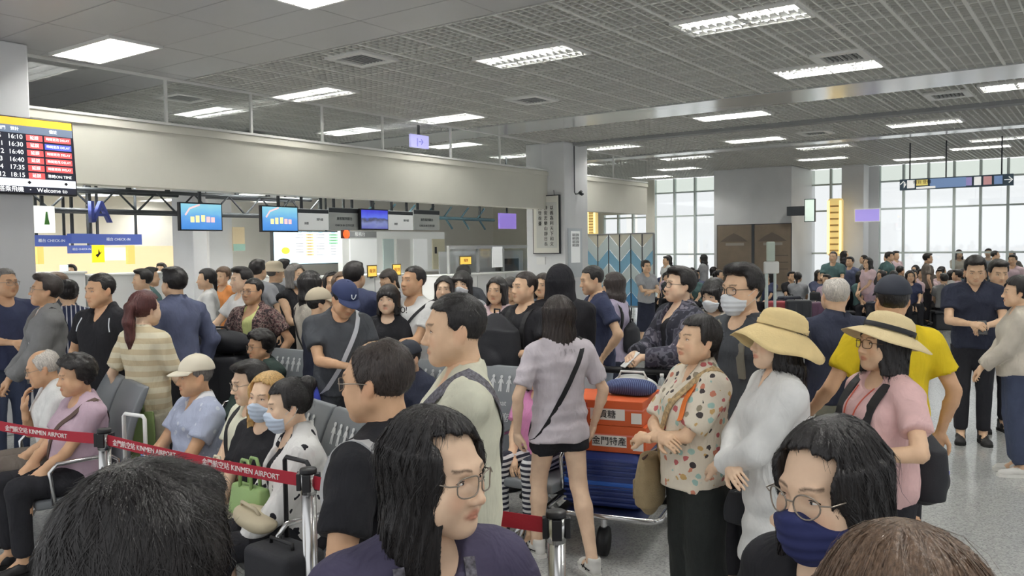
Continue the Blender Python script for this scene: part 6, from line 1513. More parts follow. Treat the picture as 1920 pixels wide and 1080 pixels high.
CSTR = C('cream knit with tan stripes', srgb(222, 214, 188), 'hstripe', srgb(206, 190, 156), 4.2); NSTR = C('navy with white stripes', srgb(50, 56, 82), 'vstripe', srgb(206, 206, 210), 8.5, extra=0.86); BWSTR = C('black and white stripes', srgb(226, 226, 226), 'hstripe', srgb(52, 54, 66), 9.0)
PRINT = C('cream shirt with animal print', srgb(224, 214, 196), 'print', scale=24, extra=[(0.0, srgb(206, 134, 110)), (0.18, srgb(72, 66, 66)), (0.36, srgb(164, 196, 186)), (0.54, srgb(204, 168, 112)), (0.72, srgb(188, 104, 104)), (0.86, srgb(150, 140, 120))])
FLORAL = C('brown patterned shirt', srgb(86, 72, 70), 'camo', scale=20, extra=[(0.0, srgb(60, 52, 54)), (0.42, srgb(112, 84, 84)), (0.50, srgb(150, 132, 124)), (0.56, srgb(74, 62, 62))])
CAMO = C('dark camouflage jacket', srgb(70, 70, 78), 'camo', scale=7, extra=[(0.0, srgb(48, 49, 58)), (0.45, srgb(88, 88, 98)), (0.52, srgb(62, 60, 72)), (0.60, srgb(118, 114, 124))])
INKW = C('white shirt with black brush marks', srgb(226, 225, 222), 'sparse', srgb(40, 40, 46), 13); POLOB = C('pale blue polo with small white marks', srgb(176, 184, 206), 'dots', srgb(206, 212, 224), 16); POLOC = C('white polo collar', srgb(226, 228, 232)); GSTR = C('blue grey stripes', srgb(170, 178, 186), 'vstripe', srgb(206, 210, 214), 9)
LIMET = C('lime undershirt', srgb(216, 222, 150)); GREYT = C('light grey cotton', srgb(170, 172, 176)); ORANGEC = C('orange vest cloth', srgb(226, 150, 90)); TEAL = C('teal cloth', srgb(84, 112, 112))
STRAW = mat('straw weave', srgb(226, 206, 160), 0.8, bump=0.4, bscale=260); CANVAS = mat('beige canvas', srgb(224, 200, 146), 0.85, noise=0.05, nscale=14, bump=0.2, bscale=120); CAPW = mat('off-white cap', srgb(224, 216, 196), 0.8); CAPN = mat('navy cap', srgb(52, 62, 98), 0.8); CAPB = mat('dark cap', srgb(44, 48, 58), 0.8); CAPBE = mat('beige cap', srgb(196, 184, 160), 0.8)
MASKW = mat('white mask fabric', srgb(226, 230, 234), 0.8); MASKB = mat('pale blue mask fabric', srgb(196, 210, 228), 0.8); MASKN = mat('navy mask fabric', srgb(44, 50, 96), 0.85); LOOP = mat('white elastic', srgb(224, 222, 216), 0.8)
STRAPK = mat('black strap webbing', srgb(34, 34, 37), 0.7); STRAPG = mat('pale grey strap', srgb(186, 186, 186), 0.7); STRAPW = mat('silver striped strap', srgb(196, 198, 204), 0.7); STRAPO = mat('orange strap', srgb(232, 122, 50), 0.7); STRAPBR = mat('brown strap', srgb(92, 74, 66), 0.7); LANY = mat('patterned lanyard', srgb(92, 90, 98), 0.6, noise=0.9, nscale=90); LANYR = mat('thin red cord', srgb(200, 92, 70), 0.6)
CLEARF = mat('pale metal spectacle frame', srgb(150, 140, 128), 0.3, metal=0.6); BROWNF = mat('brown spectacle frame', srgb(92, 66, 48), 0.4)
SILV = mat('silver watch', srgb(214, 212, 206), 0.25, metal=0.9)

def held(name, P, i, label, cat, build, off=(0, -0.03, 0.09), parent=None):
    """a thing in hand i (0 right, 1 left); its own top-level object placed in the world"""
    r = P['root']; Wp = Matrix.Translation(r.location) @ Matrix.Rotation(r.rotation_euler.z, 4, 'Z')
    w, x, y, z = P['HF'][i]; p = Vector(w + x * off[0] + y * off[1] + z * off[2])
    e = empty(name, Wp @ p, r.rotation_euler.z); tag(e, label, cat); build(e, Wp.to_3x3(), [Vector(a) for a in (x, y, z)], r.rotation_euler.z)
    return e
M_PHONE = mat('phone glass', srgb(26, 27, 32), 0.15)
def phone(P, i, label, tilt=40, col=None):
    def b(e, R, ax, rz):
        o = MB().box(-0.037, 0.037, -0.0045, 0.0045, -0.078, 0.078).build('case', col or M_BLACK, e, bevel=0.004); o.rotation_euler = (math.radians(-tilt), 0, 0)
        s = MB().box(-0.034, 0.034, 0.0045, 0.0052, -0.074, 0.074).build('display', M_PHONE, o)
    return held('phone', P, i, label, 'phone', b, (0, -0.025, 0.10))
def worn_root(P, name, label, cat):
    r = P['root']; e = empty(name, r.location, r.rotation_euler.z); e.rotation_euler = r.rotation_euler; tag(e, label, cat); return e
def side_bag(P, side, label, m, size=(0.13, 0.05, 0.11), z=-0.05, y=-0.02, strap=None, strap_w=0.03, trim=None, out=0.0, name='shoulder_bag', fat=1.0):
    """bag hanging at the hip (side -1 right, 1 left); its strap lies over the other shoulder"""
    e = worn_root(P, name, label, 'bag'); T = P['T']; c = np.array(T @ Vector((0, 0, z))); d = np.array(T.to_3x3() @ Vector((side * 1.0, y, 0))); d /= np.linalg.norm(d)
    p = surf(P, c, d); p = c + d * 0.2 if p is None else p
    cen = p + d * (size[1] * 0.9 + out)
    f = Field(-np.array(size) * 1.25 - 0.02, np.array(size) * 1.25 + 0.02, 0.008 if P['q'] < 2 else 0.013)
    f.ell((0, 0, -size[2] * 0.15), (size[0], size[1] * fat, size[2] * 0.95), 0); f.tcone((0, 0, -size[2] * 0.7), (0, 0, size[2] * 0.75), (size[0], size[1]), (size[0] * 0.85, size[1] * 0.6), 0.04)
    X, Y_, Z = f.all(); f.d += (0.004 * wob(X, Y_, Z, 31, 60, 5)).astype(np.float32); V, Q = f.net(); o = link_mesh('body', np_mesh('bag_body', V, Q), m, e, tuple(cen), (0, 0, math.atan2(d[1], d[0]) + math.pi / 2))
    MB().tube([(-size[0] * 0.85, 0, size[2] * 0.78), (size[0] * 0.85, 0, size[2] * 0.78)], 0.007, 6).build('zip', trim or M_DARK, o, smooth=True)
    MB().box(-size[0] * 0.6, size[0] * 0.6, -size[1] * 1.08, -size[1] * 0.9, -size[2] * 0.55, size[2] * 0.05).build('pocket', m, o, bevel=0.006)
    if strap is not None:
        s = sling(P, strap, -side, strap_w, (side, 0, z + 0.02), 'strap', lift=0.004); s.parent = e
    return e
def backpack(P, label, m, size=(0.15, 0.085, 0.22), z=0.22, strap=None, front=False, strap_w=0.05, pocket=None, strap_x=0.105):
    e = worn_root(P, 'backpack', label, 'backpack'); T = P['T']; sg = -1 if front else 1
    c = np.array(T @ Vector((0, 0, z))); d = np.array(T.to_3x3() @ Vector((0, sg, 0))); d /= np.linalg.norm(d); p = surf(P, c, d)
    if p is None: p = c + d * 0.14
    s = P['s']; sz = np.array(size) * s; cen = p + d * (sz[1] * 0.92)
    f = Field(-sz - 0.06, sz + 0.06, 0.010 if P['q'] < 2 else 0.016); f.ell((0, 0, 0), (sz[0] * 1.02, sz[1] * 1.05, sz[2] * 1.05), 0); f.tcone((0, 0, -sz[2] * 0.8), (0, 0, sz[2] * 0.55), (sz[0] * 1.05, sz[1]), (sz[0], sz[1] * 0.85), 0.05)
    f.ell((0, sg * sz[1] * 0.85, -sz[2] * 0.3), (sz[0] * 0.75, sz[1] * 0.45, sz[2] * 0.45), 0.02)
    X, Y_, Z = f.all(); f.d += (0.005 * wob(X, Y_, Z, 33, 40, 5)).astype(np.float32); V, Q = f.net()
    rot = (T.to_3x3() @ Matrix.Scale(1 / s, 3)).to_euler(); o = link_mesh('body', np_mesh('pack_body', V, Q), m, e, tuple(cen), rot)
    MB().tube([(-0.03, 0, sz[2] * 0.98), (-0.03, 0, sz[2] * 1.16), (0.03, 0, sz[2] * 1.16), (0.03, 0, sz[2] * 0.98)], 0.007, 6).build('grab_loop', m, o, smooth=True)
    if pocket: MB().box(-sz[0] * 0.5, sz[0] * 0.5, sg * sz[1] * 1.24 - 0.006, sg * sz[1] * 1.24 + 0.006, -sz[2] * 0.25, -sz[2] * 0.05).build('badge', pocket, o, bevel=0.003)
    for sx in (-1, 1):                       # shoulder straps
        pts = []; nr = []; cc = np.array(T @ Vector((sx * strap_x, 0.0, 0.30 + (strap_x > 0.12) * 0.05)))
        for k in range(19):
            t = math.radians(-35 + 250 * k / 18) if not front else math.radians(215 - 250 * k / 18)
            dv = np.array(T.to_3x3() @ Vector((0, -math.cos(t), math.sin(t)))); dv /= np.linalg.norm(dv); q = surf(P, cc, dv, 0.32)
            if q is None: continue
            pts.append(q); nr.append(dv)
        if len(pts) > 4:
            pts = np.array(pts)
            for _ in range(3): pts[1:-1] = (pts[:-2] + 2 * pts[1:-1] + pts[2:]) / 4
            MB().ribbon([tuple(q) for q in pts], [tuple(n) for n in nr], strap_w, 0.010).build('shoulder_strap', strap or m, e, smooth=False)
    return e
def watch(P, i, m=None, name='watch'):
    w, x, y, z = P['HF'][i]; c = Vector(w) - Vector(z) * 0.025; x, y, z = Vector(x), Vector(y), Vector(z); s = P['s']
    pts = [c + x * (0.031 * s * math.cos(a)) + y * (0.029 * s * math.sin(a)) for a in [2 * math.pi * k / 16 for k in range(16)]]
    return MB().tube([tuple(p) for p in pts], 0.006, 6, closed=True).build(name, m or SILV, P['root'], smooth=True)

# ------------------------------------------------------------------ nearest figures
p = person('man with dark thinning hair standing closest to the red belt, seen from behind', 282, 874, 0.93, 168, 'm', top=NAVYD, bottom=BLACKT, hair='short', hc='black', arms='down', skin='mid', head=(0, 12, 0))
p = person('person with brown hair seen from behind below the masked woman', 1690, 1003, 0.88, 175, 'f', top=TAUPE, bottom=BLACKT, hair='bob_side', hc='brown', arms='down', head=(0, 8, 0))
P3 = person('woman with bobbed black hair, glasses and a lanyard, turning her head', 816, 808, 1.62, 22, 'f', top=PLUM, topkind='tee', bottom=BLACKT, hair='bob_side', hc='black', skin='fair', head=(38, 4, 0), arms='down', collar='scoop', build=0.35, chub=0.7, inner=None, height=1.575)
glasses(P3, CLEARF, hgt=0.021, w=0.027)
front_line(P3, LANY, [(-0.075, 0.485), (-0.07, 0.40), (-0.015, 0.10)], 0.022); front_line(P3, LANY, [(0.075, 0.485), (0.07, 0.40), (0.015, 0.10)], 0.022)
P4 = person('woman with long black hair, round glasses and a navy face mask', 1552, 814, 1.50, -62, 'f', top=BLACK, bottom=BLACKT, hair='long', hc='black', skin='fair', head=(2, 6, 0), arms='down', height=1.57)
glasses(P4, CLEARF, round_=True, w=0.025, hgt=0.023); face_mask(P4, MASKN, STRAPK)
P5 = person('balding man in a black T-shirt with a pale grey backpack strap', 706, 640, 2.42, -112, 'm', top=BLACK, bottom=DENIM, hair='balding', hc='thin', skin='tan', head=(4, 4, 0), arms='down', build=0.5, chub=0.5)
glasses(P5, CLEARF)
b = backpack(P5, 'flat grey backpack on the man in a black T-shirt', GREYT, (0.13, 0.05, 0.19), 0.20, STRAPG, strap_w=0.055, strap_x=0.155)
P6 = person('man in a cream T-shirt with a wide black camera strap', 853, 550, 2.92, -82, 'm', top=CREAM, bottom=KHAKI, hair='crew', hc='black', skin='mid', head=(4, 3, 0), arms='crossed_low', build=0.45, chub=0.3)
c = side_bag(P6, -1, 'black camera bag at the hip of the man in a cream T-shirt', M_BLKFAB, (0.11, 0.06, 0.09), -0.02, 0.03, LANY, 0.055)
P7 = person('woman in a pale lilac T-shirt and black shorts walking away', 1047, 559, 5.0, -158, 'f', top=LILAC, bottom=BLACKT, botkind='shorts', hair='bob_side', hc='dark', skin='fair', arms='down', step=(0.22, -0.20), shoe='sneaker', hem=-0.13, sleeve=0.75, q=0)
s = sling(P7, STRAPK, -1, 0.03, (1, 0, -0.05)); 
P8 = person('woman with folded arms in a cream shirt with animal print', 1316, 598, 4.0, -72, 'f', top=PRINT, topkind='shirt', bottom=C('black green culottes', srgb(44, 47, 46)), botkind='culottes', hair='tied', hc='black', skin='mid', head=(2, -6, 0), arms='crossed', collar='shirt', build=0.6, chub=0.5, sleeve=0.85, hem=-0.10, q=0)
side_bag(P8, -1, 'tan canvas shoulder bag of the woman in an animal print shirt', mat('tan canvas', srgb(150, 132, 100), 0.9, noise=0.1, nscale=20, bump=0.3, bscale=150), (0.125, 0.06, 0.16), -0.10, -1.0, mat('embroidered strap', srgb(176, 150, 110), 0.7, noise=0.5, nscale=60), 0.035, STRAPBR, name='canvas_bag')
s = front_line(P8, STRAPO, [(0.115, 0.455), (0.125, 0.36), (0.15, 0.28)], 0.045, 'shoulder_strap')
P9 = person('woman in a long white shirt and a wide beige sun hat', 1462, 592, 3.6, -88, 'f', top=WHITE, topkind='long', bottom=BLACKT, hair='long_back+hat', hc='black', skin='fair', head=(8, -4, 0), arms='crossed_low', collar='shirt', hem=-0.36, height=1.59, q=0, sleeve=1.85)
brim_hat(P9, CANVAS, CANVAS, brim=0.095, droop=0.085, crown=0.085, tilt=-13, wave=0.010)
side_bag(P9, -1, 'black handbag at the side of the woman in a long white shirt', M_BLKFAB, (0.12, 0.05, 0.09), -0.16, -0.25, None, 0.02)
P10 = person('woman in a salmon pink T-shirt and a straw hat with a black band', 1663, 597, 3.62, -78, 'f', top=PINK, bottom=BLACKT, hair='bob+hat', hc='black', skin='mid', head=(-2, -4, 0), arms=((-0.24, -0.08, 0.02), (0.20, -0.265, 0.20), 'relaxed', 'grip'), arms_kw={'pole1': (1.0, 0.6, -0.3), 'palm1': (-1, 0.2, 0)}, build=0.55, chub=0.5, height=1.57, hem=-0.08, q=0)
brim_hat(P10, STRAW, STRAPK, brim=0.085, droop=0.045, crown=0.082, tilt=-13, wave=0.002); glasses(P10, BROWNF)
backpack(P10, 'small black backpack with a blue zip pocket on the woman in pink', M_BLKFAB, (0.12, 0.075, 0.17), 0.06, STRAPK, strap_w=0.05, pocket=mat('blue zip pocket', srgb(60, 70, 170), 0.6))
front_line(P10, LANYR, [(-0.06, 0.46), (-0.04, 0.30), (0.0, 0.12)], 0.006, 'cord'); front_line(P10, LANYR, [(0.05, 0.46), (0.03, 0.30), (0.0, 0.12)], 0.006, 'cord')
P11 = person('tall man with a white face mask, glasses and a charcoal T-shirt', 1392, 497, 4.4, -62, 'm', top=CHAR, bottom=BLACKT, hair='quiff', hc='black', skin='mid', head=(0, 2, 0), arms='down', q=0, height=1.80)
glasses(P11, M_BLACK); face_mask(P11, MASKW, LOOP)
backpack(P11, 'grey backpack carried by the tall man with a white mask', M_BLKFAB, (0.14, 0.07, 0.20), 0.22, mat('olive grey strap', srgb(120, 116, 104), 0.7))
P12 = person('man in a dark camouflage jacket looking up from his phone', 1279, 503, 6.1, -72, 'm', top=CAMO, topkind='jacket', bottom=BLACKT, hair='quiff', hc='black', skin='fair', head=(-4, -4, 0), arms='phone', inner=BLACK, q=1)
phone(P12, 0, 'white phone in the hands of the man in a camouflage jacket', 50, M_WHITEP); glasses(P12, M_BLACK)
side_bag(P12, -1, 'black shoulder bag hanging in front of the camouflage jacket', M_BLKFAB, (0.12, 0.06, 0.11), -0.02, -0.2, STRAPK, 0.03)
PA = person('young woman with a white mask behind the camouflage jacket', 1335, 523, 6.6, -50, 'f', top=BEIGE, bottom=DENIM, hair='bob_bangs', hc='black', skin='fair', head=(0, 14, 0), arms='phone'); face_mask(PA, MASKW, LOOP)
P13 = person('bald old man in a dark navy polo shirt, seen from behind', 1567, 520, 5.5, 178, 'm', top=NAVYD, topkind='polo', collar='polo', bottom=OLIVE, hair='ring', hc='white', skin='mid', arms='down', build=0.7, q=1)
P14 = person('man in a yellow jersey and a dark cap, seen from behind', 1674, 522, 4.55, 172, 'm', top=YEL, bottom=BLACKT, hair='crew', hc='black', skin='tan', arms=((0.27, -0.05, -0.07), (-0.45, -0.12, 0.0), 'relaxed', 'grip') if False else ((-0.27, -0.05, -0.07), (0.42, -0.10, 0.0), 'relaxed', 'grip'), build=0.6, q=1, arms_kw={'pole1': (0.3, 0.8, -0.4)}); cap(P14, CAPB)
watch(P14, 1, MASKW)
P15 = person('tall man in dark clothes looking down at his phone near the hall floor', 1830, 480, 7.8, -22, 'm', top=NAVYD, topkind='polo', collar='polo', bottom=BLACKT, hair='short', hc='black', skin='mid', head=(0, 22, 0), arms='phone', q=1, height=1.79); phone(P15, 0, 'dark phone held by the tall man in dark clothes', 40)
P16 = person('man in a dark jacket half hidden behind the tall phone reader', 1874, 486, 8.3, -10, 'm', top=NAVYD, topkind='jacket', bottom=BLACKT, hair='short', hc='black', arms='down', head=(0, 14, 0)); side_bag(P16, -1, 'black messenger bag between the two dark clothed men', M_BLKFAB, (0.16, 0.07, 0.15), 0.0, -0.15, STRAPK, 0.04)
P17 = person('person in a beige jacket and navy jeans beside the tall dark clothed man', 1910, 523, 6.8, -112, 'f', top=BEIGE, topkind='long', bottom=DENIM, botkind='wide', hair='short_f', hc='black', arms='clasp', shoe='white', q=1)

# ------------------------------------------------------------------ middle group
PB = person('woman in a pale top and long dark skirt with folded arms by the coloured glass', 1211, 489, 16.0, 25, 'f', top=GREYT, bottom=NAVYD, botkind='longskirt', hair='bun', hc='dark', arms='crossed', q=2, shoe='white')
P19 = person('young man in a navy T-shirt raising his hand to point', 1107, 497, 7.4, -78, 'm', top=NAVY, bottom=LDENIM, botkind='jeans', hair='crew', hc='black', skin='mid', arms=((-0.16, -0.22, 0.37), (0.25, -0.06, 0.0), 'point', 'relaxed'), arms_kw={'dir0': (0.1, -0.3, 1.0), 'palm0': (0.9, -0.2, 0)}, head=(0, 6, 0), hem=-0.12, q=1, lean=4); watch(P19, 0)
P20 = person('long haired woman in a lilac top with a small black backpack', 1151, 513, 8.0, -118, 'f', top=C('soft lilac cotton', srgb(196, 186, 208)), topkind='long', bottom=NAVYD, botkind='skirt', hair='long', hc='dark', arms='phone', hem=-0.10, q=2); backpack(P20, 'small black backpack on the woman in a lilac top', M_BLKFAB, (0.11, 0.06, 0.16), 0.14, STRAPK)
PC = person('person in a black hooded top, seen from behind', 1050, 500, 6.5, 172, 'm', top=BLACK, topkind='hoodie', bottom=BLACKT, hair='bob', hc='black', arms='clasp', q=1)
o = None
def hood(P, m):
    f = Field((-0.15, -0.13, -0.26), (0.15, 0.17, 0.16), 0.009); f.ell((0, 0.02, 0.025), (0.108, 0.125, 0.122), 0); f.tcone((0, 0.03, -0.22), (0, 0.015, 0.0), (0.14, 0.11), (0.105, 0.115), 0.04); f.ell((0, -0.11, -0.03), (0.07, 0.085, 0.10), 0.02, mode='cut'); V, Q = f.net()
    o = link_mesh('hood', np_mesh('hood', V, Q), m, P['root']); o.matrix_local = P['HM']; return o
hood(PC, BLACK)
P22 = person('dark haired woman between the hooded person and the man hugging a backpack', 1018, 515, 8.6, -25, 'f', top=LDENIM, bottom=BLACKT, hair='bob', hc='dark', arms='down')
P23 = person('man in black hugging a large black backpack to his chest', 986, 510, 6.5, -48, 'm', top=BLACK, topkind='tee', bottom=BLACKT, hair='crew', hc='dark', skin='mid', arms=((-0.12, -0.30, 0.30), (0.16, -0.30, 0.18), 'hold', 'hold'), head=(-6, -2, 0), build=0.6, q=1)
backpack(P23, 'large black backpack worn on the chest of the man in black', M_BLKFAB, (0.19, 0.13, 0.26), 0.20, STRAPK, front=True)
P24 = person('woman in a light pink shirt with short black hair', 932, 522, 7.6, -22, 'f', top=BABYP, topkind='long', bottom=BLACKT, hair='bob', hc='black', skin='mid', arms='clasp', q=2)
P25 = person('woman with glasses standing behind the woman in light pink', 957, 523, 8.5, -15, 'f', top=CREAM, bottom=BLACKT, hair='bob_bangs', hc='black', arms='down'); glasses(P25, CLEARF)
P26 = person('woman with a fringe and a white face mask', 866, 510, 8.0, -12, 'f', top=GREYT, bottom=BLACKT, hair='bob_bangs', hc='black', skin='fair', arms='phone'); face_mask(P26, MASKW, LOOP)
PD = person('dark haired person behind the woman with a fringe and a mask', 869, 498, 10.2, 165, 'm', top=CHAR, bottom=BLACKT, hair='short', hc='black')
P27 = person('woman with a black bob next to the masked woman', 833, 520, 7.9, -4, 'f', top=TAUPE, bottom=BLACKT, hair='bob', hc='black', skin='fair', arms='down')
P28 = person('man with folded arms in a white T-shirt with black letters', 778, 499, 7.0, -38, 'm', top=WHITE, bottom=TAUPE, hair='crew', hc='black', skin='tan', arms='crossed', head=(-6, -4, 0), q=1, build=0.4); sling(P28, STRAPK, 1, 0.025, (-1, 0, 0.12))
lt = lettering('COO!', 0.075, M_INK, P28['root'], (0, -0.172, 1.36 * P28['s']), name='lettering')
P29 = person('woman in black with a short bob in front of the ponytailed woman', 728, 537, 6.9, -8, 'f', top=BLACK, bottom=BLACKT, hair='bob_bangs', hc='black', skin='fair', arms='clasp', q=2)
P30 = person('woman with a low ponytail looking down', 722, 503, 9.0, -40, 'f', top=GREYT, bottom=NAVYD, hair='tied', hc='dark', head=(0, 24, 0), arms='phone')
P31 = person('man in a navy cap and a charcoal T-shirt looking at his phone', 652, 521, 6.0, 30, 'm', top=CHAR, bottom=CHAR, hair='crew', hc='black', skin='tan', head=(12, 30, 0), arms='phone', build=0.7, q=1); cap(P31, CAPN, logo=MASKW); phone(P31, 0, 'dark phone in the hands of the man in a navy cap', 30); watch(P31, 1)
side_bag(P31, -1, 'bright blue pouch on a silver striped strap', mat('bright blue nylon', srgb(58, 74, 180), 0.6), (0.095, 0.04, 0.09), -0.06, -0.15, STRAPW, 0.032)
P32 = person('tall man in a navy jacket, seen from behind', 663, 491, 7.7, 160, 'm', top=NAVY, topkind='jacket', bottom=BLACKT, hair='short', hc='black', arms='phone')
for lb, x, y, Y in (('dark haired woman left of the tall man in a navy jacket', 622, 511, 8.7), ('brown haired woman beside the tall man in a navy jacket', 640, 512, 8.3)): person(lb, x, y, Y, 20, 'f', top=TAUPE, bottom=BLACKT, hair='long', hc='black' if 'dark' in lb else 'brown')
P34 = person('person in a beige cap and a dark navy jacket', 598, 546, 6.7, 112, 'm', top=NAVYD, topkind='jacket', bottom=NAVYD, hair='crew', hc='black', skin='mid', arms='clasp', q=1, height=1.58); cap(P34, CAPBE)
P35 = person('woman with long black hair in a beige top with a cloth bag', 582, 510, 7.5, 128, 'f', top=BEIGE, topkind='long', bottom=BLACKT, hair='long', hc='black', arms='clasp', q=2); side_bag(P35, -1, 'cream cloth bag of the long haired woman in beige', mat('cream cloth bag', srgb(196, 188, 168), 0.9), (0.15, 0.05, 0.14), -0.02, 0.05, STRAPK, 0.02)
P36 = person('grey haired person with a mask and a black vest', 553, 495, 9.0, 55, 'f', top=BLACK, topkind='vest', bottom=BLACKT, hair='bob', hc='grey', arms='phone'); face_mask(P36, GREYT, LOOP)
P37 = person('man in a grey T-shirt with a dark backpack, seen from behind', 482, 480, 10.2, 160, 'm', top=GREYT, bottom=BLACKT, hair='short', hc='black', height=1.80); backpack(P37, 'dark backpack on the man in a grey T-shirt', M_BLKFAB, (0.16, 0.08, 0.24), 0.22, STRAPK)
P38 = person('man in a bucket hat and a grey shirt', 514, 487, 10.8, 130, 'm', top=CHAR, topkind='long', bottom=BLACKT, hair='crew', hc='grey', height=1.74); bucket_hat(P38, CAPBE)
PE_ = person('dark haired man just behind the bucket hat', 531, 486, 11.8, 150, 'm', top=GREYT, bottom=BLACKT, hair='short', hc='black')
P39 = person('young man in a white T-shirt behind the tall black bags', 453, 502, 8.5, -48, 'm', top=WHITE, bottom=BLACKT, hair='quiff', hc='black', skin='fair', arms='handle', q=2)
P40 = person('man with glasses in a brown patterned shirt', 475, 523, 7.7, -18, 'm', top=FLORAL, topkind='shirt', collar='open', bottom=TAUPE, hair='crew', hc='black', skin='tan', arms=((-0.26, -0.22, 0.02), (0.25, -0.08, 0.0), 'relaxed', 'relaxed'), inner=LIMET, q=1, head=(-8, 0, 0)); glasses(P40, CLEARF)
P41 = person('woman in a white blouse with tied hair near the counters', 388, 505, 10.0, -70, 'f', top=WHITE, topkind='long', bottom=BLACKT, hair='tied', hc='black')
P42 = person('person in a yellow and orange vest near the counters', 418, 503, 11.5, -20, 'f', top=ORANGEC, topkind='vest', bottom=BLACKT, hair='short_f', hc='brown')
P43 = person('man in a slate blue shirt looking away to the counters', 327, 502, 7.0, -122, 'm', top=BLUESH, topkind='shirt', collar='shirt', bottom=BLACKT, hair='short', hc='black', skin='mid', arms='down', build=0.4, q=1, sleeve=1.9)
backpack(P43, 'black backpack of the man in a slate blue shirt', M_BLKFAB, (0.14, 0.07, 0.18), 0.2, STRAPK) if False else None
P44 = person('woman with an auburn ponytail in a cream striped knit top', 270, 549, 5.75, 152, 'f', top=CSTR, bottom=SAGE, hair='ponytail', hc='auburn', skin='fair', arms=((-0.10, -0.25, 0.05), (0.29, -0.04, -0.06), 'relaxed', 'relaxed'), hem=-0.10, q=1, sleeve=0.8); watch(P44, 1, STRAPBR, 'bracelet')
P45 = person('man in a black polo shirt with white shoulder piping', 187, 512, 6.2, -18, 'm', top=BLACK, topkind='polo', collar='polo', bottom=BLACKT, hair='crew', hc='black', skin='tan', arms=((-0.24, -0.06, -0.02), (0.36, -0.10, -0.12), 'relaxed', 'relaxed'), head=(-14, 4, 0), build=0.4, q=1); front_line(P45, MASKW, [(0.12, 0.455), (0.15, 0.36)], 0.008, 'piping'); front_line(P45, MASKW, [(-0.12, 0.455), (-0.15, 0.36)], 0.008, 'piping')
P46 = person('woman in a navy striped shirt with tied hair, seen from behind', 127, 527, 7.7, -152, 'f', top=NSTR, topkind='long', bottom=BLACKT, hair='bun', hc='black', arms='phone', q=1)
P47 = person('man with glasses in a grey jacket', 91, 516, 6.7, -52, 'm', top=GREYJ, topkind='jacket', bottom=NAVYD, hair='quiff', hc='dark', skin='tan', arms='clasp', inner=WHITE, q=1, head=(-4, -6, 0)); glasses(P47, CLEARF); sling(P47, STRAPK, 1, 0.025, (-1, 0, 0))
P48 = person('man in a navy T-shirt with glasses holding a phone', 8, 503, 7.4, 48, 'm', top=NAVY, bottom=DENIM, hair='crew', hc='grey', skin='tan', arms='phone', q=1, build=0.5, head=(18, 0, 0)); glasses(P48, CLEARF); phone(P48, 0, 'dark phone held by the man in a navy T-shirt at the column', 50)
for lb, x, y, Y, fc, tp_, hs_ in (('brown haired person behind the man in a grey jacket', 107, 507, 8.6, -30, CHAR, 'short'), ('person in striped grey leaning over the counter', 268, 515, 10.0, -60, GSTR, 'short'), ('person in teal beside the striped shirt at the counter', 281, 509, 11.0, 120, TEAL, 'short'), ('counter clerk behind the white counter of the lit shop', 133, 489, 15.4, 0, WHITE, 'short'), ('counter clerk with dark hair near the long counter', 302, 478, 15.6, -10, WHITE, 'short')):
    person(lb, x, y, Y, fc, 'm', top=tp_, bottom=BLACKT, hair=hs_, hc='brown' if 'brown' in lb else 'black', arms='phone', height=1.70)
# person cut by the left edge
person('person in a cream top and navy jeans next to the belt end', -185, 572, 3.05, 70, 'f', top=CREAM, topkind='half', bottom=DENIM, hair='bob', hc='black', arms='clasp', hem=-0.14, q=1)

# ------------------------------------------------------------------ seated figures
S1 = person('old bald man in a white shirt resting his chin on his hand', 72, 647, 5.65, -54, 'm', pose='sit', top=WHITE, topkind='shirt', collar='shirt', bottom=TAUPE, hair='ring', hc='white', skin='tan', arms=((-0.03, -0.17, 0.375), (0.08, -0.30, 0.06), 'relaxed', 'relaxed'), arms_kw={'dir0': (-0.1, 0.1, 1), 'palm0': (0.2, 0.9, 0), 'pole0': (-0.3, -0.4, -1)}, head=(-8, 8, 0), q=1, lean=6); glasses(S1, CLEARF)
S2 = person('woman with short curly hair in a mauve T-shirt', 139, 661, 5.25, -42, 'f', pose='sit', top=MAUVE, bottom=BLACKT, hair='curly', hc='black', skin='tan', arms='lap', head=(-6, 6, 0), build=0.8, chub=0.7, q=1); sling(S2, STRAPBR, 1, 0.03, (-1, 0, 0.05)); watch(S2, 1)
S3 = person('old man in an off-white cap and a pale blue polo shirt', 366, 662, 5.2, -46, 'm', pose='sit', top=POLOB, topkind='polo', collar='polo', arms_kw={'collar_mat': POLOC}, bottom=DENIM, hair='crew', hc='grey', skin='tan', arms='knees', head=(-8, 2, 0), build=0.6, chub=0.4, q=0); cap(S3, CAPW)
S4 = person('man with glasses and folded arms in a cream T-shirt with black straps', 464, 668, 4.85, -46, 'm', pose='sit', top=CREAM, bottom=SAGE, hair='short', hc='black', skin='fair', arms='crossed_low', head=(-8, 8, 0), build=0.4, chub=0.3, q=0); glasses(S4, CLEARF); backpack(S4, 'black backpack on the seated man with folded arms', M_BLKFAB, (0.12, 0.05, 0.17), 0.2, STRAPK, strap_w=0.04)
S5 = person('young woman with blonde dyed hair and a mask in a black top', 503, 692, 4.45, -32, 'f', pose='sit', top=BLACK, bottom=SAGE, hair='long', hc='blonde', skin='fair', arms='lap', head=(10, 2, 4), q=0); face_mask(S5, MASKB, LOOP)
S6 = person('woman with a bun and a mask in a white shirt with brush marks', 537, 702, 4.12, -62, 'f', pose='sit', top=INKW, topkind='long', collar='shirt', bottom=BLACKT, hair='bun', hc='black', skin='fair', arms='lap', head=(-8, 4, 0), q=0, inner=BLACK, sleeve=1.75, lean=3); face_mask(S6, MASKB, LOOP)
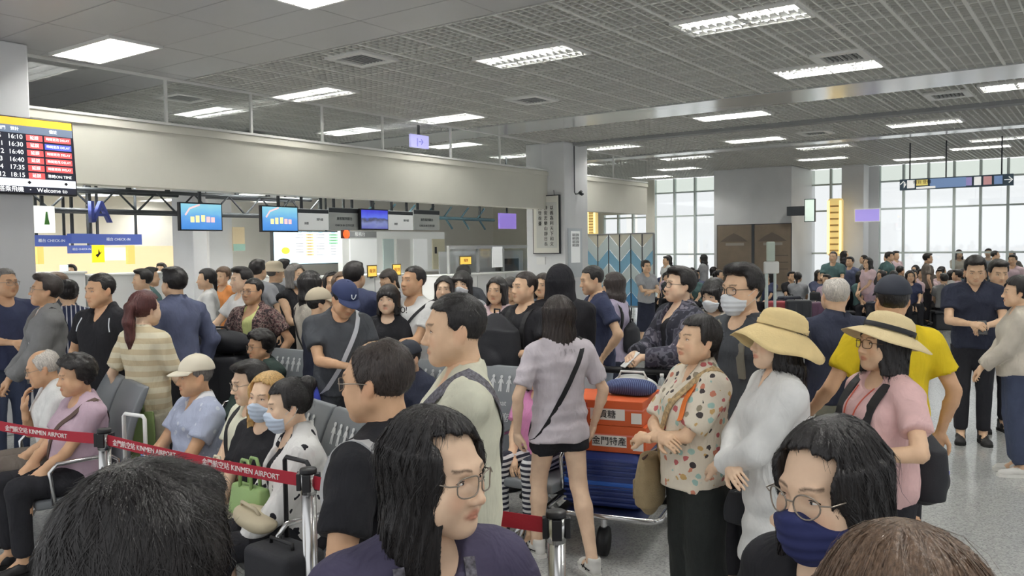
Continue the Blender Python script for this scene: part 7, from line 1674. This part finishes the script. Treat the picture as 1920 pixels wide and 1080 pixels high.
S7 = person('woman with glasses in a dark green jacket with pale stripes', 487, 616, 6.85, -40, 'f', pose='sit', top=GREENK, topkind='jacket', bottom=BLACKT, hair='curly', hc='black', skin='tan', arms='lap', head=(-10, 4, 0), q=1); glasses(S7, CLEARF); front_line(S7, MASKW, [(0.13, 0.45), (0.165, 0.36)], 0.010, 'stripe')
S8 = person('seated person in a navy jacket and a black cap', 762, 636, 6.1, -40, 'm', pose='sit', top=NAVYD, topkind='jacket', bottom=BLACKT, hair='crew', hc='black', arms='lap', head=(0, 10, 0), q=1); cap(S8, CAPB)
S9 = person('seated child in bright pink with striped trousers', 1012, 655, 5.62, -30, 'f', pose='sit', top=HOTP, bottom=BWSTR, hair='bob', hc='black', arms='lap', q=1, height=1.45)

# ------------------------------------------------------------------ hand luggage of the seated row
def tote(loc, rz, label, m, w=0.30, h=0.17, d=0.10):
    r = empty('tote_bag', loc, rz); tag(r, label, 'bag')
    b = MB(); b.v = [(-w / 2, -d / 2, 0), (w / 2, -d / 2, 0), (w / 2, d / 2, 0), (-w / 2, d / 2, 0), (-w * 0.46, -d * 0.3, h), (w * 0.46, -d * 0.3, h), (w * 0.46, d * 0.3, h), (-w * 0.46, d * 0.3, h)]; b.f = [(0, 3, 2, 1), (4, 5, 6, 7), (0, 1, 5, 4), (1, 2, 6, 5), (2, 3, 7, 6), (3, 0, 4, 7)]
    b.build('body', m, r, bevel=0.015, bseg=3, smooth=True)
    for y in (-0.25, 0.25): MB().tube([(-w * 0.18, d * y, h - 0.01), (-w * 0.16, d * y, h + 0.09), (-w * 0.08, d * y, h + 0.13), (w * 0.08, d * y, h + 0.13), (w * 0.16, d * y, h + 0.09), (w * 0.18, d * y, h - 0.01)], 0.009, 6).build('handle', m, r, smooth=True)
    return r
p = at(468, 872, 4.10); tote((p.x, p.y, 0.60), math.radians(-40), 'pale green tote bag on the lap of the blonde woman', mat('pale green leather', srgb(150, 180, 118), 0.5), 0.27, 0.15)
p = at(478, 960, 3.95); duffel((p.x, p.y, 0.58), math.radians(-50), 'beige bag on the lap of the woman with a bun', mat('beige leather', srgb(196, 184, 156), 0.6), (0.16, 0.08, 0.055), name='handbag')
p = at(400, 880, 4.55); tote((p.x, p.y, 0.59), math.radians(-40), 'flat cream bag on the lap of the man with folded arms', mat('cream leather', srgb(226, 220, 196), 0.6), 0.26, 0.06)
p = at(275, 815, 4.95); r = empty('snack_pack', (p.x, p.y, 0.62), math.radians(-40)); tag(r, 'small blue snack packet on the knees of the man in a white cap', 'packet'); MB().box(-0.05, 0.05, -0.02, 0.02, 0, 0.09).build('packet', mat('blue foil', srgb(70, 130, 200), 0.35), r, bevel=0.01); MB().box(-0.035, 0.035, -0.0225, -0.02, 0.02, 0.05).build('label', MASKW, r)
p = at(255, 775, 5.55); tote((p.x, p.y, 0.50), math.radians(20), 'green bag hanging at the hip of the woman with an auburn ponytail', mat('leaf green cloth', srgb(118, 138, 84), 0.8), 0.24, 0.34, 0.10)

# ------------------------------------------------------------------ far crowd by the windows: a few figures copied with other clothes
random.seed(5)
tops = [WHITE, NAVY, CHAR, BLUESH, TAUPE, GREYT, BABYP, TEAL, BEIGE, BLACK, GREYJ, MAUVE]; tnames = ['white', 'navy', 'charcoal', 'slate blue', 'taupe', 'light grey', 'light pink', 'teal', 'beige', 'black', 'grey', 'mauve']
def far(px, Y, kind, i):
    return None
protos = []
for k, (ps, sx, hr, ar) in enumerate((('sit', 'm', 'short', 'lap'), ('sit', 'f', 'bob', 'lap'), ('sit', 'f', 'tied', 'lap'), ('stand', 'm', 'short', 'down'), ('stand', 'f', 'long', 'clasp'), ('stand', 'm', 'crew', 'phone'))):
    protos.append((ps, person('traveller waiting near the far windows', 1500, 500 if ps == 'sit' else 475, 22.0, 0, sx, pose=ps, top=CHAR, bottom=BLACKT, hair=hr, hc='black', arms=ar, q=3, height=1.68)['root']))
def recolour(root, t):
    for ch in root.children:
        if ch.name.split('.')[0] in ('t_shirt', 'shirt', 'jacket'):
            ch.material_slots[0].link = 'OBJECT'; ch.material_slots[0].material = t
spots = []
for r_ in range(4):
    for k in range(13):
        x = 1560 + 30 * k + random.uniform(-9, 9) + 10 * r_
        if x < 1925: spots.append((x, 18.6 + 1.5 * r_ + random.uniform(-0.3, 0.3), 'sit' if random.random() < 0.72 else 'stand'))
for r_ in range(3):
    for k in range(6):
        x = 1236 + 18.5 * k + random.uniform(-5, 5); spots.append((x, 21.0 + 1.6 * r_ + random.uniform(-0.4, 0.4), 'sit' if random.random() < 0.8 else 'stand'))
for k in range(5): spots.append((1430 + 22 * k + random.uniform(-5, 5), 20.5 + random.uniform(-0.5, 0.8), 'sit'))
keep_ = []
for sp_ in spots:
    w_ = at(sp_[0], 500, sp_[1])
    for _ in range(40):
        if all((w_ - k_[3]).length > 0.62 for k_ in keep_): break
        sp_ = (sp_[0] + random.uniform(-14, 14), min(24.6, max(18.2, sp_[1] + random.uniform(-0.5, 0.5))), sp_[2]); w_ = at(sp_[0], 500, sp_[1])
    if sp_[0] < 1246: sp_ = (1246 + random.uniform(0, 10), max(sp_[1], 21.8), sp_[2]); w_ = at(sp_[0], 500, sp_[1])
    keep_.append((sp_[0], sp_[1], sp_[2], w_))
spots = [k_[:3] for k_ in keep_]
used = set(); dirs = [-60, -20, 15, 60, 110, 160, -120]
for i, (x, Y, kd) in enumerate(spots):
    cand = [j for j, (ps, _) in enumerate(protos) if ps == kd]; j = random.choice(cand)
    if j not in used: o = protos[j][1]; used.add(j)
    else: o = copy_tree(protos[j][1])
    q_ = at(x, 500, Y); o.location = (q_.x, q_.y, 0); o.rotation_euler = (0, 0, math.radians(random.choice(dirs) + random.uniform(-15, 15)))
    ti = random.randrange(len(tops)); recolour(o, tops[ti]); sc_ = random.uniform(0.94, 1.03); o.scale = (sc_, sc_, sc_)
    o['label'] = ('seated ' if kd == 'sit' else 'standing ') + 'traveller in a ' + tnames[ti] + ' top in the waiting crowd before the far windows'; o['group'] = 'crowd waiting before the far windows'
    if kd == 'sit':
        st_ = link_mesh('stool', MB().box(-0.24, 0.24, -0.18, 0.28, 0.36, 0.42).box(-0.2, 0.2, -0.1, 0.2, 0, 0.36).mesh('stool', bevel=0.02) if i == 0 or 'stool_me' not in globals() else stool_me, M_SEATD, None, (q_.x, q_.y, 0), (0, 0, o.rotation_euler.z)); stool_me = st_.data
        tag(st_, 'low dark seat under a traveller in the far waiting crowd', 'seat', 'low seats in the far waiting area')
for j, (ps, o) in enumerate(protos):
    if j not in used:
        for ch in list(o.children): bpy.data.objects.remove(ch, do_unlink=True)
        bpy.data.objects.remove(o, do_unlink=True)
# luggage in the distance
M_REDC = mat('red suitcase shell', srgb(150, 52, 60), 0.45); M_PURC = mat('plum suitcase shell', srgb(92, 62, 84), 0.45)
for i, (x, Y, m_, lb, sz) in enumerate(((1462, 17.6, M_REDC, 'red suitcase in front of the landscape panel', (0.5, 0.3, 0.66)), (1497, 17.0, M_BLKCASE, 'black suitcase with pale marks in front of the far pillar', (0.48, 0.3, 0.72)), (1524, 17.2, M_PURC, 'plum suitcase beside the black suitcase in the distance', (0.42, 0.28, 0.66)), (1480, 18.6, M_NAVYCASE, 'navy suitcase behind the red one in the distance', (0.46, 0.28, 0.7)), (1540, 18.4, M_BLKFAB, 'tall black case near the golden lantern panel', (0.45, 0.3, 0.8)), (1645, 18.0, M_NAVYCASE, 'navy case among the far travellers', (0.5, 0.3, 0.6)))):
    q_ = at(x, 560, Y); suitcase((q_.x, q_.y, 0), math.radians(-20 + 12 * i), lb, m_, sz, 4, 0.0)

# ------------------------------------------------------------------ small held things
def paper(P, i, label):
    def b(e, R, ax, rz):
        o = MB().box(-0.05, 0.05, -0.002, 0.002, -0.09, 0.09).build('sheet', M_PAPER, e); o.rotation_euler = (math.radians(-60), 0, 0.3); MB().box(-0.035, 0.035, 0.002, 0.0026, 0.02, 0.07).build('print', M_SIGNINK, o)
    return held('boarding_slip', P, i, label, 'paper', b, (0, -0.03, 0.10))
paper(S6, 0, 'white slip of paper in the hands of the woman with a bun')
def carrier(P, i, label, m, m2):
    def b(e, R, ax, rz):
        f = Field((-0.15, -0.09, -0.42), (0.15, 0.09, 0.02), 0.012); f.ell((0, 0, -0.28), (0.11, 0.055, 0.11), 0); f.tcone((0, 0, -0.34), (0, 0, -0.12), (0.11, 0.05), (0.09, 0.03), 0.04); f.cone((-0.05, 0, -0.13), (0, 0, 0.0), 0.02, 0.012, 0.02); f.cone((0.05, 0, -0.13), (0, 0, 0.0), 0.02, 0.012, 0.02)
        X, Y_, Z = f.all(); f.d += (0.006 * wob(X, Y_, Z, 61, 60, 5)).astype(np.float32); V, Q = f.net(); o = link_mesh('bag', np_mesh('bag', V, Q), m, e)
        MB().box(-0.06, 0.06, -0.072, -0.05, -0.34, -0.20).build('print', m2, o, bevel=0.01)
    return held('carrier_bag', P, i, label, 'bag', b, (0, -0.02, 0.07))
carrier(P14, 1, 'white and green carrier bag in the hand of the man in yellow', mat('thin white plastic', srgb(226, 228, 224), 0.4), mat('lime green print', srgb(150, 190, 70), 0.5))
o = duffel(tl(0.0, 0.42, 0.812), TRZ, 'white plastic shopping bag in the basket of the luggage trolley', mat('thin white plastic', srgb(226, 228, 224), 0.4), (0.16, 0.07, 0.10), name='shopping_bag')
bt = empty('water_bottle', tl(0.2, 0.42, 0.812), TRZ); tag(bt, 'clear water bottle beside the white shopping bag on the trolley', 'bottle'); MB().lathe([(0, 0), (0.03, 0), (0.032, 0.02), (0.032, 0.13), (0.02, 0.17), (0.012, 0.19), (0, 0.19)], 16).build('bottle', mat('clear plastic', srgb(214, 222, 222), 0.1, trans=0.6), bt, smooth=True); MB().lathe([(0, 0.19), (0.014, 0.19), (0.014, 0.21), (0, 0.21)], 12).build('cap', M_WHITEP, bt, smooth=True)
